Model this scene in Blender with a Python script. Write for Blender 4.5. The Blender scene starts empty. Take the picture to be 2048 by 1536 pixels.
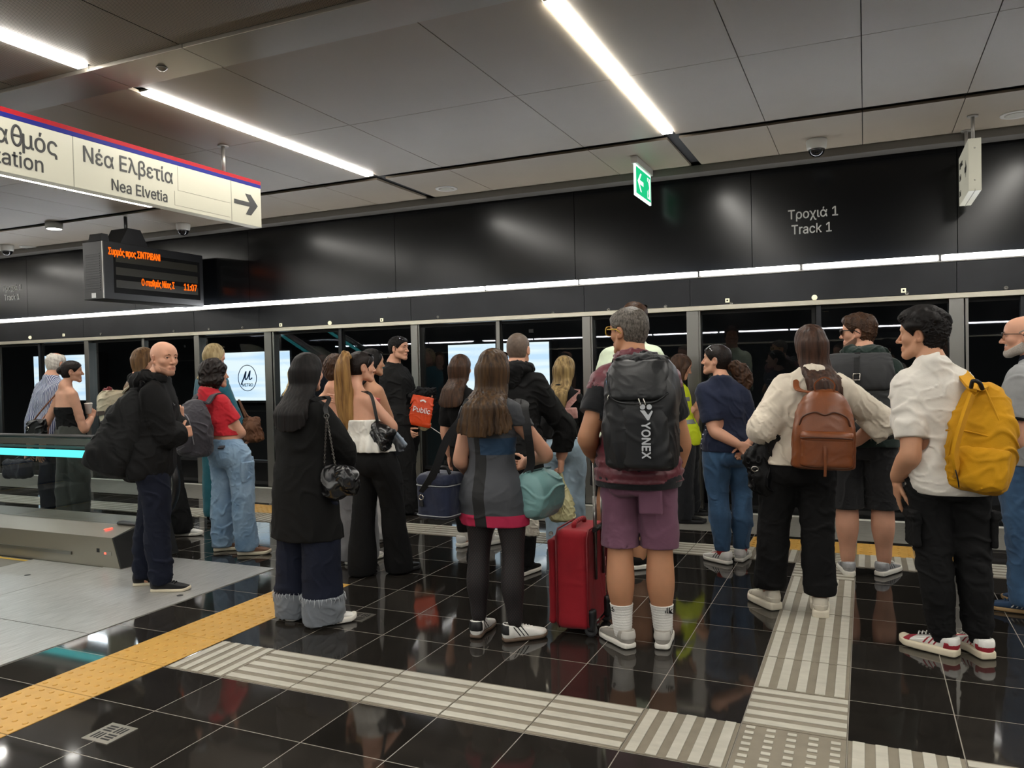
import bpy, bmesh, math, random
import numpy as np
from mathutils import Vector, Matrix

random.seed(7)
sc = bpy.context.scene
col = sc.collection

# ------------------------------------------------------------------ camera, world, exposure
CAM_H = 1.485
FPX = 1580.156
YAW, PITCH, ROLL = -0.4209229, -0.02211745, -0.02232371
_cy, _sy = math.cos(YAW), math.sin(YAW)
CF = np.array([_sy * math.cos(PITCH), _cy * math.cos(PITCH), math.sin(PITCH)])
_r = np.array([_cy, -_sy, 0.0]); _u = np.cross(_r, CF)
CR = math.cos(ROLL) * _r + math.sin(ROLL) * _u
CU = -math.sin(ROLL) * _r + math.cos(ROLL) * _u
CPOS = np.array([0, 0, CAM_H])
cam = bpy.data.cameras.new('camera'); camo = bpy.data.objects.new('camera', cam); col.objects.link(camo)
cam.sensor_width = 36; cam.sensor_fit = 'HORIZONTAL'; cam.lens = FPX / 2048 * 36; cam.clip_start = .05
camo.matrix_world = Matrix(((CR[0], CU[0], -CF[0], 0), (CR[1], CU[1], -CF[1], 0), (CR[2], CU[2], -CF[2], CAM_H), (0, 0, 0, 1)))
sc.camera = camo
w = bpy.data.worlds.new('station_air'); sc.world = w; w.use_nodes = True
w.node_tree.nodes['Background'].inputs[0].default_value = (.9, .95, 1, 1)
w.node_tree.nodes['Background'].inputs[1].default_value = 0.02
sc.view_settings.view_transform = 'Standard'; sc.view_settings.look = 'None'
sc.view_settings.gamma = 1; sc.view_settings.use_curve_mapping = False
sc.view_settings.exposure = 1.9
LIGHT = 14.5      # ceiling strips
PSDL = 9.0        # strip above the platform doors
sc.cycles.max_bounces = 7; sc.cycles.diffuse_bounces = 3; sc.cycles.glossy_bounces = 4
sc.cycles.transmission_bounces = 6; sc.cycles.transparent_max_bounces = 12
sc.cycles.caustics_reflective = False; sc.cycles.caustics_refractive = False
sc.cycles.sample_clamp_indirect = 6

def ray(px, py):
    return CF + CR * (px - 1024) / FPX - CU * (py - 768) / FPX
def at(px, py, d):                # point of a pixel at camera depth d
    return CPOS + ray(px, py) * d
def on_floor(px, py, z=0.0):
    r = ray(px, py); return CPOS + r * ((z - CAM_H) / r[2])
def depth_of(p):
    return float((np.asarray(p) - CPOS) @ CF)
def at_x(px, py, X):
    r = ray(px, py); return CPOS + r * (X / r[0])
def at_y(px, py, Y):
    r = ray(px, py); return CPOS + r * (Y / r[1])

# ------------------------------------------------------------------ materials
MATS = {}
def nt(m): return m.node_tree.nodes, m.node_tree.links
def srgb(c):
    if isinstance(c, str):
        c = [int(c[i:i + 2], 16) / 255 for i in (0, 2, 4)]
        c = [x / 12.92 if x <= .04045 else ((x + .055) / 1.055) ** 2.4 for x in c]
    return tuple(c[:3]) + (1,)
def mat(name, color, rough=.6, metal=0., var=.0, vscale=8., bump=0., bscale=200., spec=.5, sheen=0., stretch=None, color2=None, emit=None, estr=0., coat=0., alpha=1., trans=0.):
    if name in MATS: return MATS[name]
    m = bpy.data.materials.new(name); m.use_nodes = True; N, L = nt(m); b = N['Principled BSDF']; MATS[name] = m
    c = srgb(color)
    b.inputs['Base Color'].default_value = c; b.inputs['Roughness'].default_value = rough
    b.inputs['Metallic'].default_value = metal; b.inputs['Specular IOR Level'].default_value = spec
    if sheen: b.inputs['Sheen Weight'].default_value = sheen
    if coat: b.inputs['Coat Weight'].default_value = coat
    if alpha < 1: b.inputs['Alpha'].default_value = alpha
    if trans: b.inputs['Transmission Weight'].default_value = trans
    if emit: b.inputs['Emission Color'].default_value = srgb(emit); b.inputs['Emission Strength'].default_value = estr
    if var or bump or color2:
        tc = N.new('ShaderNodeTexCoord'); mp = N.new('ShaderNodeMapping'); L.new(tc.outputs['Object'], mp.inputs[0])
        if stretch: mp.inputs['Scale'].default_value = stretch
    if var or color2:
        nz = N.new('ShaderNodeTexNoise'); nz.inputs['Scale'].default_value = vscale; nz.inputs['Detail'].default_value = 4
        L.new(mp.outputs[0], nz.inputs['Vector'])
        rp = N.new('ShaderNodeValToRGB'); L.new(nz.outputs[0], rp.inputs[0])
        rp.color_ramp.elements[0].position = .3; rp.color_ramp.elements[1].position = .7
        c2 = srgb(color2) if color2 else tuple(min(1, x * (1 + var)) for x in c[:3]) + (1,)
        c1 = c if color2 else tuple(x * (1 - var) for x in c[:3]) + (1,)
        rp.color_ramp.elements[0].color = c1; rp.color_ramp.elements[1].color = c2
        L.new(rp.outputs[0], b.inputs['Base Color'])
    if bump:
        n2 = N.new('ShaderNodeTexNoise'); n2.inputs['Scale'].default_value = bscale; n2.inputs['Detail'].default_value = 3
        L.new(mp.outputs[0], n2.inputs['Vector'])
        bp = N.new('ShaderNodeBump'); bp.inputs['Strength'].default_value = bump; bp.inputs['Distance'].default_value = .002
        L.new(n2.outputs[0], bp.inputs['Height']); L.new(bp.outputs[0], b.inputs['Normal'])
    return m
def emission(name, color, strength):
    if name in MATS: return MATS[name]
    m = bpy.data.materials.new(name); m.use_nodes = True; N, L = nt(m); N.clear(); MATS[name] = m
    e = N.new('ShaderNodeEmission'); o = N.new('ShaderNodeOutputMaterial'); L.new(e.outputs[0], o.inputs[0])
    e.inputs[0].default_value = srgb(color); e.inputs[1].default_value = strength
    return m
def cloth(name, color, rough=.85, var=.12, bump=.25, bscale=350., sheen=.15, **k):
    return mat(name, color, rough, var=var, bump=bump, bscale=bscale, sheen=sheen, spec=.25, **k)

# ------------------------------------------------------------------ object helpers
def tag(o, label=None, cat=None, group=None, kind=None):
    if label: o['label'] = label
    if cat: o['category'] = cat
    if group: o['group'] = group
    if kind: o['kind'] = kind
    return o
def empty(name, loc, label, cat, group=None):
    o = bpy.data.objects.new(name, None); col.objects.link(o); o.location = Vector([float(x) for x in loc]); o.empty_display_size = .1
    return tag(o, label, cat, group)
def link(name, me, parent=None):
    o = bpy.data.objects.new(name, me); col.objects.link(o)
    if parent is not None:
        o.parent = parent; o.matrix_parent_inverse = world_of(parent).inverted()
    return o
def world_of(o):
    m = o.matrix_basis.copy()
    return m if o.parent is None else world_of(o.parent) @ o.matrix_parent_inverse @ m
class MB:                                # collects shapes (in world space) and links them as one mesh object
    def __init__(s): s.bm = bmesh.new(); s.mi = 0
    def _m(s, fs):
        for f in fs: f.material_index = s.mi
    def box(s, a, b, bev=0.):
        x0, y0, z0 = a; x1, y1, z1 = b
        vs = [s.bm.verts.new(p) for p in ((x0, y0, z0), (x1, y0, z0), (x1, y1, z0), (x0, y1, z0), (x0, y0, z1), (x1, y0, z1), (x1, y1, z1), (x0, y1, z1))]
        fs = [s.bm.faces.new([vs[i] for i in q]) for q in ((3, 2, 1, 0), (4, 5, 6, 7), (0, 1, 5, 4), (1, 2, 6, 5), (2, 3, 7, 6), (3, 0, 4, 7))]
        s._m(fs)
        if bev:
            es = list({e for f in fs for e in f.edges})
            r = bmesh.ops.bevel(s.bm, geom=es, offset=bev, segments=2, affect='EDGES', profile=.5); s._m(r['faces'])
        return s
    def poly(s, pts):
        f = s.bm.faces.new([s.bm.verts.new([float(c) for c in p]) for p in pts]); s._m([f]); return s
    def prism(s, pts, d):                 # polygon pts extruded by vector d
        d = Vector([float(c) for c in d]); P = [Vector([float(c) for c in p]) for p in pts]
        a = [s.bm.verts.new(p) for p in P]; b = [s.bm.verts.new(p + d) for p in P]; n = len(P)
        fs = [s.bm.faces.new(a[::-1]), s.bm.faces.new(b)] + [s.bm.faces.new((a[i], a[(i + 1) % n], b[(i + 1) % n], b[i])) for i in range(n)]
        s._m(fs); return s
    def tube(s, pts, r, seg=10, closed=False, flat=None):
        P = [Vector([float(c) for c in p]) for p in pts]; n = len(P); rings = []
        rr = r if hasattr(r, '__len__') else [r] * n
        N = None
        for i, p in enumerate(P):
            t = ((P[(i + 1) % n] if closed or i < n - 1 else p) - (P[i - 1] if closed or i > 0 else p)).normalized()
            if N is None: N = t.orthogonal().normalized() if flat is None else (Vector(flat) - t * t.dot(Vector(flat))).normalized()
            N = (N - t * t.dot(N)).normalized() if flat is None else (Vector(flat) - t * t.dot(Vector(flat))).normalized()
            B = t.cross(N)
            k = 1. if not isinstance(rr[i], tuple) else None
            ra, rb = (rr[i], rr[i]) if k else rr[i]
            rings.append([s.bm.verts.new(p + N * ra * math.cos(2 * math.pi * j / seg) + B * rb * math.sin(2 * math.pi * j / seg)) for j in range(seg)])
        fs = []
        for i in range(n if closed else n - 1):
            a, b = rings[i], rings[(i + 1) % n]
            for j in range(seg):
                f = s.bm.faces.new((a[j], a[(j + 1) % seg], b[(j + 1) % seg], b[j])); f.smooth = True; fs.append(f)
        if not closed: fs += [s.bm.faces.new(rings[0][::-1]), s.bm.faces.new(rings[-1])]
        s._m(fs); return s
    def lathe(s, c, axis, prof, seg=24):  # prof: (radius, height along axis)
        a = Vector(axis).normalized(); N = a.orthogonal().normalized(); B = a.cross(N); c = Vector([float(x) for x in c]); rings = []
        for r, h in prof:
            rings.append([s.bm.verts.new(c + a * h + (N * math.cos(2 * math.pi * j / seg) + B * math.sin(2 * math.pi * j / seg)) * r) for j in range(seg)])
        fs = []
        for i in range(len(rings) - 1):
            for j in range(seg):
                f = s.bm.faces.new((rings[i][j], rings[i][(j + 1) % seg], rings[i + 1][(j + 1) % seg], rings[i + 1][j])); f.smooth = True; fs.append(f)
        fs += [s.bm.faces.new(rings[0][::-1]), s.bm.faces.new(rings[-1])]
        s._m(fs); return s
    def build(s, name, mats, parent=None, fix=True):
        me = bpy.data.meshes.new(name)
        if fix: bmesh.ops.recalc_face_normals(s.bm, faces=s.bm.faces)
        s.bm.to_mesh(me); s.bm.free()
        for m in (mats if isinstance(mats, (list, tuple)) else [mats]): me.materials.append(m)
        return link(name, me, parent)
def structure(o): o['kind'] = 'structure'; return o
def ribbon(pts, width, thick, wdir):       # flat strap mesh builder along pts; wdir = width direction(s)
    m = MB(); P = [Vector([float(c) for c in p]) for p in pts]; n = len(P); R = []
    for i, p in enumerate(P):
        t = (P[min(i + 1, n - 1)] - P[max(i - 1, 0)]).normalized()
        wd = Vector([float(c) for c in (wdir[i] if hasattr(wdir[0], '__len__') else wdir)]); wd = (wd - t * t.dot(wd)).normalized(); nn = t.cross(wd)
        R.append([m.bm.verts.new(p + wd * a * width / 2 + nn * b * thick / 2) for a, b in ((-1, -1), (1, -1), (1, 1), (-1, 1))])
    for i in range(n - 1):
        for j in range(4):
            f = m.bm.faces.new((R[i][j], R[i][(j + 1) % 4], R[i + 1][(j + 1) % 4], R[i + 1][j]))
    m.bm.faces.new(R[0][::-1]); m.bm.faces.new(R[-1]); return m
def spline(pts, n=6):                      # Catmull-Rom resample
    P = [np.asarray(p, float) for p in pts]; Q = [2 * P[0] - P[1]] + P + [2 * P[-1] - P[-2]]; out = []
    for i in range(1, len(Q) - 2):
        a, b, c, d = Q[i - 1:i + 3]
        for k in range(n):
            t = k / n; out.append(.5 * (2 * b + (c - a) * t + (2 * a - 5 * b + 4 * c - d) * t * t + (3 * b - a - 3 * c + d) * t ** 3))
    out.append(P[-1]); return out
try: FONT = bpy.data.fonts.load(bpy.utils.system_resource('DATAFILES') + '/fonts/Inter.woff2')      # the sans serif that ships inside Blender
except Exception: FONT = None
def text(name, body, m, size, origin, xdir, ydir, parent=None, extrude=.001, align='LEFT', xscale=1., bold=0.):
    cu = bpy.data.curves.new(name, 'FONT'); cu.body = body
    if FONT is not None: cu.font = FONT
    cu.size = size; cu.align_x = align; cu.extrude = extrude / max(size, 1e-6) * 0 + extrude; cu.offset = bold
    if FONT is not None: cu.size = size * 1.33; cu.offset = 0
    tmp = bpy.data.objects.new('tmp', cu); col.objects.link(tmp)
    me = bpy.data.meshes.new_from_object(tmp.evaluated_get(bpy.context.evaluated_depsgraph_get()))
    bpy.data.objects.remove(tmp); me.materials.clear(); me.materials.append(m)
    X = Vector([float(c) for c in xdir]).normalized(); Y = Vector([float(c) for c in ydir]); Y = (Y - X * X.dot(Y)).normalized(); Z = X.cross(Y)
    o = Vector([float(c) for c in origin])
    M = Matrix(((X[0] * xscale, Y[0], Z[0], o[0]), (X[1] * xscale, Y[1], Z[1], o[1]), (X[2] * xscale, Y[2], Z[2], o[2]), (0, 0, 0, 1)))
    me.transform(M)
    if FONT is not None:                   # a slightly heavier weight: the outline repeated a hair to each side
        b = size * .011 + bold * .6; n = len(me.vertices); co = np.zeros(n * 3, np.float32); me.vertices.foreach_get('co', co); co = co.reshape(-1, 3)
        bm = bmesh.new()
        for k_, (du, dv) in enumerate(((0, 0), (b, 0), (-b, 0), (0, b), (0, -b))):
            me2 = me.copy(); me2.transform(Matrix.Translation(X * du + Y * dv + Z * .00025 * k_)); bm.from_mesh(me2); bpy.data.meshes.remove(me2)
        bm.to_mesh(me); bm.free()
    return link(name, me, parent)
# ------------------------------------------------------------------ the station
CEIL = 3.4; WY = 8.05; OY = -8.05; X0, X1 = -26.0, 14.0
m_alu = mat('aluminium', '8c8a85', .32, 1., bump=.05, bscale=60, stretch=(1, 1, .03))
m_alu2 = mat('bright_rail', 'd8d2c0', .3, .6)
m_steel = mat('brushed_steel', '9b9a97', .28, 1., var=.12, vscale=30, stretch=(.05, 1, 1), bump=.08, bscale=150)
m_black = mat('black_panel', '050608', .2, 0., spec=.3, bump=.02, bscale=3)
m_hdr = mat('graphite_panel', '2c2d30', .3, .5, var=.2, vscale=3, bump=.03, bscale=8)
m_glass = bpy.data.materials.new('door_glass'); m_glass.use_nodes = True
N, L = nt(m_glass); N.clear()
o_ = N.new('ShaderNodeOutputMaterial'); mx = N.new('ShaderNodeMixShader'); tr = N.new('ShaderNodeBsdfTransparent'); gl = N.new('ShaderNodeBsdfGlossy'); fr = N.new('ShaderNodeFresnel')
fr.inputs[0].default_value = 1.62; gl.inputs['Roughness'].default_value = .008; tr.inputs[0].default_value = (.86, .91, .92, 1); gl.inputs[0].default_value = (.95, .97, 1, 1)
gm_ = N.new('ShaderNodeNewGeometry'); iv_ = N.new('ShaderNodeMath'); iv_.operation = 'SUBTRACT'; iv_.inputs[0].default_value = 1; L.new(gm_.outputs['Backfacing'], iv_.inputs[1]); ml_ = N.new('ShaderNodeMath'); ml_.operation = 'MULTIPLY'; L.new(fr.outputs[0], ml_.inputs[0]); L.new(iv_.outputs[0], ml_.inputs[1]); L.new(ml_.outputs[0], mx.inputs[0]); L.new(tr.outputs[0], mx.inputs[1]); L.new(gl.outputs[0], mx.inputs[2]); L.new(mx.outputs[0], o_.inputs[0])
m_strip = emission('light_strip', (1, .965, .89), LIGHT)
m_strip2 = emission('door_light_strip', (.93, .96, 1.), PSDL)
m_dark = mat('dark_recess', '121212', .7)
m_ceil = mat('ceiling_panel', '958978', .45, var=.03, vscale=2)
m_perf = bpy.data.materials.new('perforated_ceiling'); m_perf.use_nodes = True; N, L = nt(m_perf); b = N['Principled BSDF']
tc = N.new('ShaderNodeTexCoord'); vo = N.new('ShaderNodeTexVoronoi'); vo.inputs['Scale'].default_value = 95; vo.inputs['Randomness'].default_value = 0
L.new(tc.outputs['Object'], vo.inputs['Vector']); rp = N.new('ShaderNodeValToRGB'); L.new(vo.outputs['Distance'], rp.inputs[0])
rp.color_ramp.elements[0].position = .34; rp.color_ramp.elements[0].color = (.015, .014, .013, 1); rp.color_ramp.elements[1].position = .42; rp.color_ramp.elements[1].color = srgb('aaa195')
L.new(rp.outputs[0], b.inputs['Base Color']); b.inputs['Roughness'].default_value = .5

# --- floor: polished black stone with pale joints
m_floor = bpy.data.materials.new('black_stone_tiles'); m_floor.use_nodes = True; N, L = nt(m_floor); b = N['Principled BSDF']
tc = N.new('ShaderNodeTexCoord'); sx = N.new('ShaderNodeSeparateXYZ'); L.new(tc.outputs['Object'], sx.inputs[0])
def mth(op, a, bb=None, c=None):
    n = N.new('ShaderNodeMath'); n.operation = op
    for i, v in enumerate((a, bb, c)):
        if v is None: continue
        if isinstance(v, (int, float)): n.inputs[i].default_value = v
        else: L.new(v, n.inputs[i])
    return n.outputs[0]
def joint(v, off, step, wd):
    fr_ = mth('FRACT', mth('DIVIDE', mth('SUBTRACT', v, off - 40 * step), step)); d = mth('ABSOLUTE', mth('SUBTRACT', fr_, .5))
    return mth('GREATER_THAN', d, .5 - wd / step)
TX, TY, TS = -2.881, 2.4974, .4001
j = mth('MAXIMUM', joint(sx.outputs[0], TX, TS, .0021), joint(sx.outputs[1], TY, TS, .0021))
nz = N.new('ShaderNodeTexNoise'); nz.inputs['Scale'].default_value = 6; nz.inputs['Detail'].default_value = 8; L.new(tc.outputs['Object'], nz.inputs['Vector'])
rp = N.new('ShaderNodeValToRGB'); L.new(nz.outputs[0], rp.inputs[0]); rp.color_ramp.elements[0].color = (.014, .0125, .011, 1); rp.color_ramp.elements[1].color = (.038, .033, .028, 1)
# tile to tile tone: white noise on the tile index
fx = mth('FLOOR', mth('DIVIDE', mth('SUBTRACT', sx.outputs[0], TX), TS)); fy = mth('FLOOR', mth('DIVIDE', mth('SUBTRACT', sx.outputs[1], TY), TS))
wn = N.new('ShaderNodeTexWhiteNoise'); wn.noise_dimensions = '2D'; cb = N.new('ShaderNodeCombineXYZ'); L.new(fx, cb.inputs[0]); L.new(fy, cb.inputs[1]); L.new(cb.outputs[0], wn.inputs['Vector'])
mxt = N.new('ShaderNodeMix'); mxt.data_type = 'RGBA'; mxt.blend_type = 'MULTIPLY'; mxt.inputs[0].default_value = .6; L.new(rp.outputs[0], mxt.inputs[6]); L.new(wn.outputs['Value'], mxt.inputs[7])
hs = N.new('ShaderNodeMix'); hs.data_type = 'RGBA'; L.new(j, hs.inputs[0]); L.new(mxt.outputs[2], hs.inputs[6]); hs.inputs[7].default_value = srgb('8d877d')
L.new(hs.outputs[2], b.inputs['Base Color'])
nr = N.new('ShaderNodeTexNoise'); nr.inputs['Scale'].default_value = 3.2; nr.inputs['Detail'].default_value = 6; L.new(tc.outputs['Object'], nr.inputs['Vector'])
L.new(mth('ADD', mth('MULTIPLY', nr.outputs[0], .09), mth('ADD', mth('MULTIPLY', j, .4), .015)), b.inputs['Roughness'])
b.inputs['Specular IOR Level'].default_value = .62
structure(MB().box((X0, -8.0, -.15), (X1, 7.0, 0)).build('floor', m_floor))
m_conc = mat('platform_edge_stone', '7d7b74', .55, var=.1, vscale=14, bump=.05, bscale=120)
structure(MB().box((X0, 7.0, -.15), (X1, 7.95, .0)).build('trim_1', m_conc))
m_white = mat('white_marble', 'b9b5a8', .4, var=.1, vscale=9, stretch=(1, 3, 1))
m_beige = mat('beige_stone', '81796a', .55, var=.1, vscale=12)
structure(MB().box((X0, 7.88, 0), (X1, 7.95, .004)).build('trim_2', mat('edge_line_white', 'dcdbd4', .45)))
structure(MB().box((X0, -8.0, -.0), (X1, -7.0, .003)).build('trim_3', m_conc))
# tactile paving: each run one mesh, base + ribs
m_yel = mat('yellow_tactile', 'c79a4a', .45, var=.08, vscale=10)
tn = [3]
def gx(i): return TX + TS * i
def gy(i): return TY + TS * i
def tactile(tiles, mats, studs=False):
    m = MB()
    for (x0, y0, x1, y1, kind) in tiles:
        m.mi = 1; g = .003; m.box((x0 + g, y0 + g, 0), (x1 - g, y1 - g, .0025))
        m.mi = 0
        if kind in 'xy':
            n = 5; L_ = (y1 - y0) if kind == 'x' else (x1 - x0); p = L_ / n
            for k in range(n):
                c = p * (k + .5); h = p * .27
                if kind == 'x': m.box((x0 + .004, y0 + c - h, .0025), (x1 - .004, y0 + c + h, .0065), .0015)
                else: m.box((x0 + c - h, y0 + .006, .0025), (x0 + c + h, y1 - .006, .0065), .0015)
        elif kind == 's':
            for a in range(5):
                for c in range(8):
                    px = x0 + (x1 - x0) * (a + .5) / 5 + (.0 if c % 1 == 0 else 0); py = y0 + (y1 - y0) * (c + .5) / 8 - .006 * a
                    m.box((px - .018, py - .011, .0025), (px + .018, py + .011, .007), .002)
        elif kind == 'd':
            for a in range(6):
                for c in range(6):
                    if abs(y1 - y0) < .3 and c > 3: continue
                    m.lathe((x0 + (x1 - x0) * (a + .5) / 6, y0 + (y1 - y0) * (c + .5) / 6, .0025), (0, 0, 1), [(.0125, 0), (.010, .003), (.005, .0042)], 10)
    tn[0] += 1
    return structure(m.build('trim_%d' % tn[0], mats))
WM = [m_white, m_beige]
tactile([(gx(-1) + .02, gy(1), gx(0), gy(2), 'y')] + [(gx(i), gy(1), gx(i + 1), gy(2), 'x') for i in range(0, 5)] + [(gx(5), gy(1), gx(6), gy(2), 'y'), (gx(6), gy(1), gx(7), gy(2), 's'), (gx(7), gy(1), gx(8), gy(2), 'y')] + [(gx(i), gy(1), gx(i + 1), gy(2), 'x') for i in range(8, 12)], WM)
tactile([(gx(6), gy(2), gx(7), gy(3), 'x')] + [(gx(6), gy(i), gx(7), gy(i + 1), 'y') for i in range(3, 8)] + [(gx(6), gy(8), gx(7), gy(9), 'x')], WM)
far = []
for i in range(-32, 14):
    k = 'x'
    if i in (5, 7, -9, -7): k = 'y'
    if i in (6, -8): k = 's'
    if i in (8,): k = 'y'
    far.append((gx(i), gy(9), gx(i + 1), gy(10), k))
tactile(far, WM)
YM = [m_yel, m_yel]
tactile([(gx(-2), gy(i), gx(-1) + .01, gy(i + 1), 'd') for i in range(-9, 5)], YM)
tactile([(gx(i), gy(10), gx(i + 1), gy(11), 'd') for i in (5, 6, 7, 8)], YM)
tactile([(gx(i), gy(10), gx(i + 1), gy(11), 'd') for i in (-9, -8, -7)], YM)
tactile([(gx(i), gy(10), gx(i + 1), gy(11), 'd') for i in (-23, -22, -21)], YM)

# --- ceiling panels (geometry with open joints), dark void above
cp = MB()
xs_ = [-26, -22, -20.6, -19.1, -17.6, -16.2, -14.75, -13.3, -11.8, -10.33, -8.85, -8.1, -7.42, -5.9, -5.14, -4.48, -4.38, -3.66, -2.24, -1.525, -1.43, -.71, 0, .7, 1.42, 1.52, 2.9, 4.4, 6, 8, 10, 12, 14]
for a, b_ in zip(xs_[:-1], xs_[1:]):
    if b_ - a < .15: continue
    for y0, y1 in ((3.83, 5.18), (5.18, 6.66), (6.78, 8.0)):
        if y0 > 6 and False: continue
        cp.box((a + .003, y0 + .003, CEIL), (b_ - .003, y1 - .003, CEIL + .02))
structure(cp.build('ceiling', m_ceil))
structure(MB().box((X0, 3.5, CEIL + .03), (X1, 8.4, CEIL + .06)).build('ceiling_1', m_dark))
cp = MB()
for a, b_ in zip(xs_[:-1], xs_[1:]):
    if b_ - a < .15: continue
    for y0, y1 in ((-3.5, -1.2), (-1.2, 1.2), (1.2, 3.5)):
        cp.box((a + .004, y0 + .003, CEIL + .02), (b_ - .004, y1 - .003, CEIL + .05))
structure(cp.build('ceiling_2', m_perf))
structure(MB().box((X0, -8.4, CEIL + .07), (X1, 3.6, CEIL + .1)).build('ceiling_3', m_dark))
cp = MB()
for a, b_ in zip(xs_[:-1], xs_[1:]):
    if b_ - a < .15: continue
    cp.box((a + .003, -8.0, CEIL), (b_ - .003, -3.83, CEIL + .02))
structure(cp.build('ceiling_4', m_ceil))
bm_ = mat('ceiling_beam_metal', '9d978c', .3, .75, bump=.03, bscale=2.2)
k = [0]
for yb in ((3.5, 3.83), (-3.83, -3.5)):
    for a, b_ in ((-26, -11.9), (-11.9, -8.86), (-8.86, -4.43), (-4.43, -3.64), (-3.64, 1.47), (1.47, 14)):
        tn[0] += 1; structure(MB().box((a + .002, yb[0], CEIL - .004), (b_ - .002, yb[1], CEIL + .06), .003).build('trim_%d' % tn[0], bm_))
# bulkhead between the ceiling and the wall above the doors
bk = mat('bulkhead_grey', '57534d', .5)
structure(MB().box((X0, 7.8, 3.33), (X1, 7.92, 3.4), .002).box((X0, 7.92, 3.345), (X1, 8.06, 3.4), .002).build('trim_60', bk))
# --- wall above the doors
wl_ = MB()
wj = [-26, -23.2, -20.9, -18.4, -16.2, -14, -11.7, -9.4, -7.33, -5.09, -2.83, -1.0, .76, 3.1, 5.4, 8, 11, 14]
for a, b_ in zip(wj[:-1], wj[1:]): wl_.box((a + .003, WY, 2.39), (b_ - .003, WY + .04, 3.42))
structure(wl_.build('wall_track', m_black))
structure(MB().box((X0, WY + .05, 2.0), (X1, WY + .2, 3.5)).build('wall_backing', m_dark))
# header, rail, light line
POSTS = [-14.0, -12.55, -10.36, -8.22, -7.0, -4.82, -2.70, -1.58, .74, 3.05, 4.2, 6.5]
hj = [-26, -14.0, -12.55, -10.42, -8.26, -7.14, -4.86, -2.72, -1.6, .745, 3.1, 4.2, 6.5, 14]
hm = MB()
for a, b_ in zip(hj[:-1], hj[1:]): hm.box((a + .002, 8.0, 2.05), (b_ - .002, 8.2, 2.325), .002)
structure(hm.build('trim_61', m_hdr))
structure(MB().box((X0, 7.965, 2.0), (X1, 8.16, 2.046), .003).build('trim_62', m_alu2))
structure(MB().box((X0, 7.985, 2.326), (X1, 8.02, 2.336)).build('trim_63', m_alu))
lj = [-20.2, -18.4, -16.6, -14.9, -13.2, -11.5, -9.9, -8.4, -6.95, -5.2, -3.9, -2.79, -1.52, -.55, .62, 1.9, 3.2, 4.5, 6]
for a, b_ in zip(lj[:-1], lj[1:]):
    t = empty('door_light', ((a + b_) / 2, 8.03, 2.36), 'slim white light tube in the row above the platform doors', 'light', 'slim light tubes above the platform doors')
    MB().box((a + .02, 8.0, 2.352), (b_ - .02, 8.035, 2.392), .004).build('diffuser', m_strip2, t)
    MB().box((a + .005, 8.036, 2.34), (b_ - .005, 8.05, 2.398)).build('housing', m_alu, t)
# door leaves and fixed panes
def psd(n, x0, x1, door, wy=8.06, s=1):
    t = MB(); f = .035; zt = 1.995
    a, b_ = wy, wy + .03
    t.box((x0, a, .02), (x1, b_, .06)); t.box((x0, a, zt - .03), (x1, b_, zt))
    t.box((x0, a, .06), (x0 + f, b_, zt - .03)); t.box((x1 - f, a, .06), (x1, b_, zt - .03))
    t.mi = 1; t.box((x0 + f, a + .004, .06), (x1 - f, b_ - .004, .30)); t.mi = 2; t.box((x0 + f, a - .002, .30), (x1 - f, b_, .335))
    o = structure(t.build(('door_%d' if door else 'window_%d') % n, [m_dark, m_black, m_hdr]))
    structure(MB().poly([(x0 + f, wy + .012, .335), (x1 - f, wy + .012, .335), (x1 - f, wy + .012, zt - .03), (x0 + f, wy + .012, zt - .03)]).build('pane', m_glass, o))
n = 0
cells = []
for a, b_ in zip(POSTS[:-1], POSTS[1:]):
    if b_ - a > 1.6: c = (a + b_) / 2; cells += [(a, c, True), (c, b_, True)]
    else: cells.append((a, b_, False))
for a, b_, d in cells: n += 1; psd(n, a + .008, b_ - .008, d)
for a in (-25, -22.5, -20, -17.5): n += 1; psd(n, a, a + 2.5, False)
n += 1; psd(n, -15, -14, False); n += 1; psd(n, 6.5, 10, False)
for i, px in enumerate(POSTS):
    tn[0] += 1; wd = .058 if px in (-7.0, .74, -1.58) else .045
    m = MB().box((px - wd, 7.99, 0), (px + wd, 8.12, 2.0), .003)
    if px in (.74, -7.0): m.box((px + wd + .012, 8.0, 0), (px + wd + .035, 8.1, 2.0))
    if px in (-2.70, -4.82, -1.58): m.box((px + wd - .004, 8.005, 0), (px + wd + .018, 8.1, 2.0))
    structure(m.build('trim_%d' % tn[0], m_alu))
for px in (-9.26, -3.755, -.40, -5.9, 1.25, -11.45):
    tn[0] += 1; structure(MB().box((px - .022, 8.03, .02), (px + .022, 8.1, 2.0), .002).build('trim_%d' % tn[0], m_alu if px in (-3.755, -9.26) else m_hdr))
# track side: trench, far wall, lit blank advertising boxes
structure(MB().box((X0, 8.2, -1.2), (X1, 12.6, -1.1)).build('floor_track', m_dark))
structure(MB().box((X0, 7.95, -1.2), (X1, 8.0, -.02)).build('wall_platform_edge', m_dark))
structure(MB().box((X0, 12.4, -1.2), (X1, 12.6, 4.5)).build('wall_tunnel', mat('tunnel_wall', '141516', .7, var=.2, vscale=2)))
m_panel = bpy.data.materials.new('lit_panel'); m_panel.use_nodes = True; N, L = nt(m_panel); N.clear()
tc = N.new('ShaderNodeTexCoord'); mp = N.new('ShaderNodeMapping'); mp.inputs['Scale'].default_value = (.5, 1, 7); L.new(tc.outputs['Object'], mp.inputs[0])
nz = N.new('ShaderNodeTexNoise'); nz.inputs['Scale'].default_value = 1.2; nz.inputs['Detail'].default_value = 1; L.new(mp.outputs[0], nz.inputs['Vector'])
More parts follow.
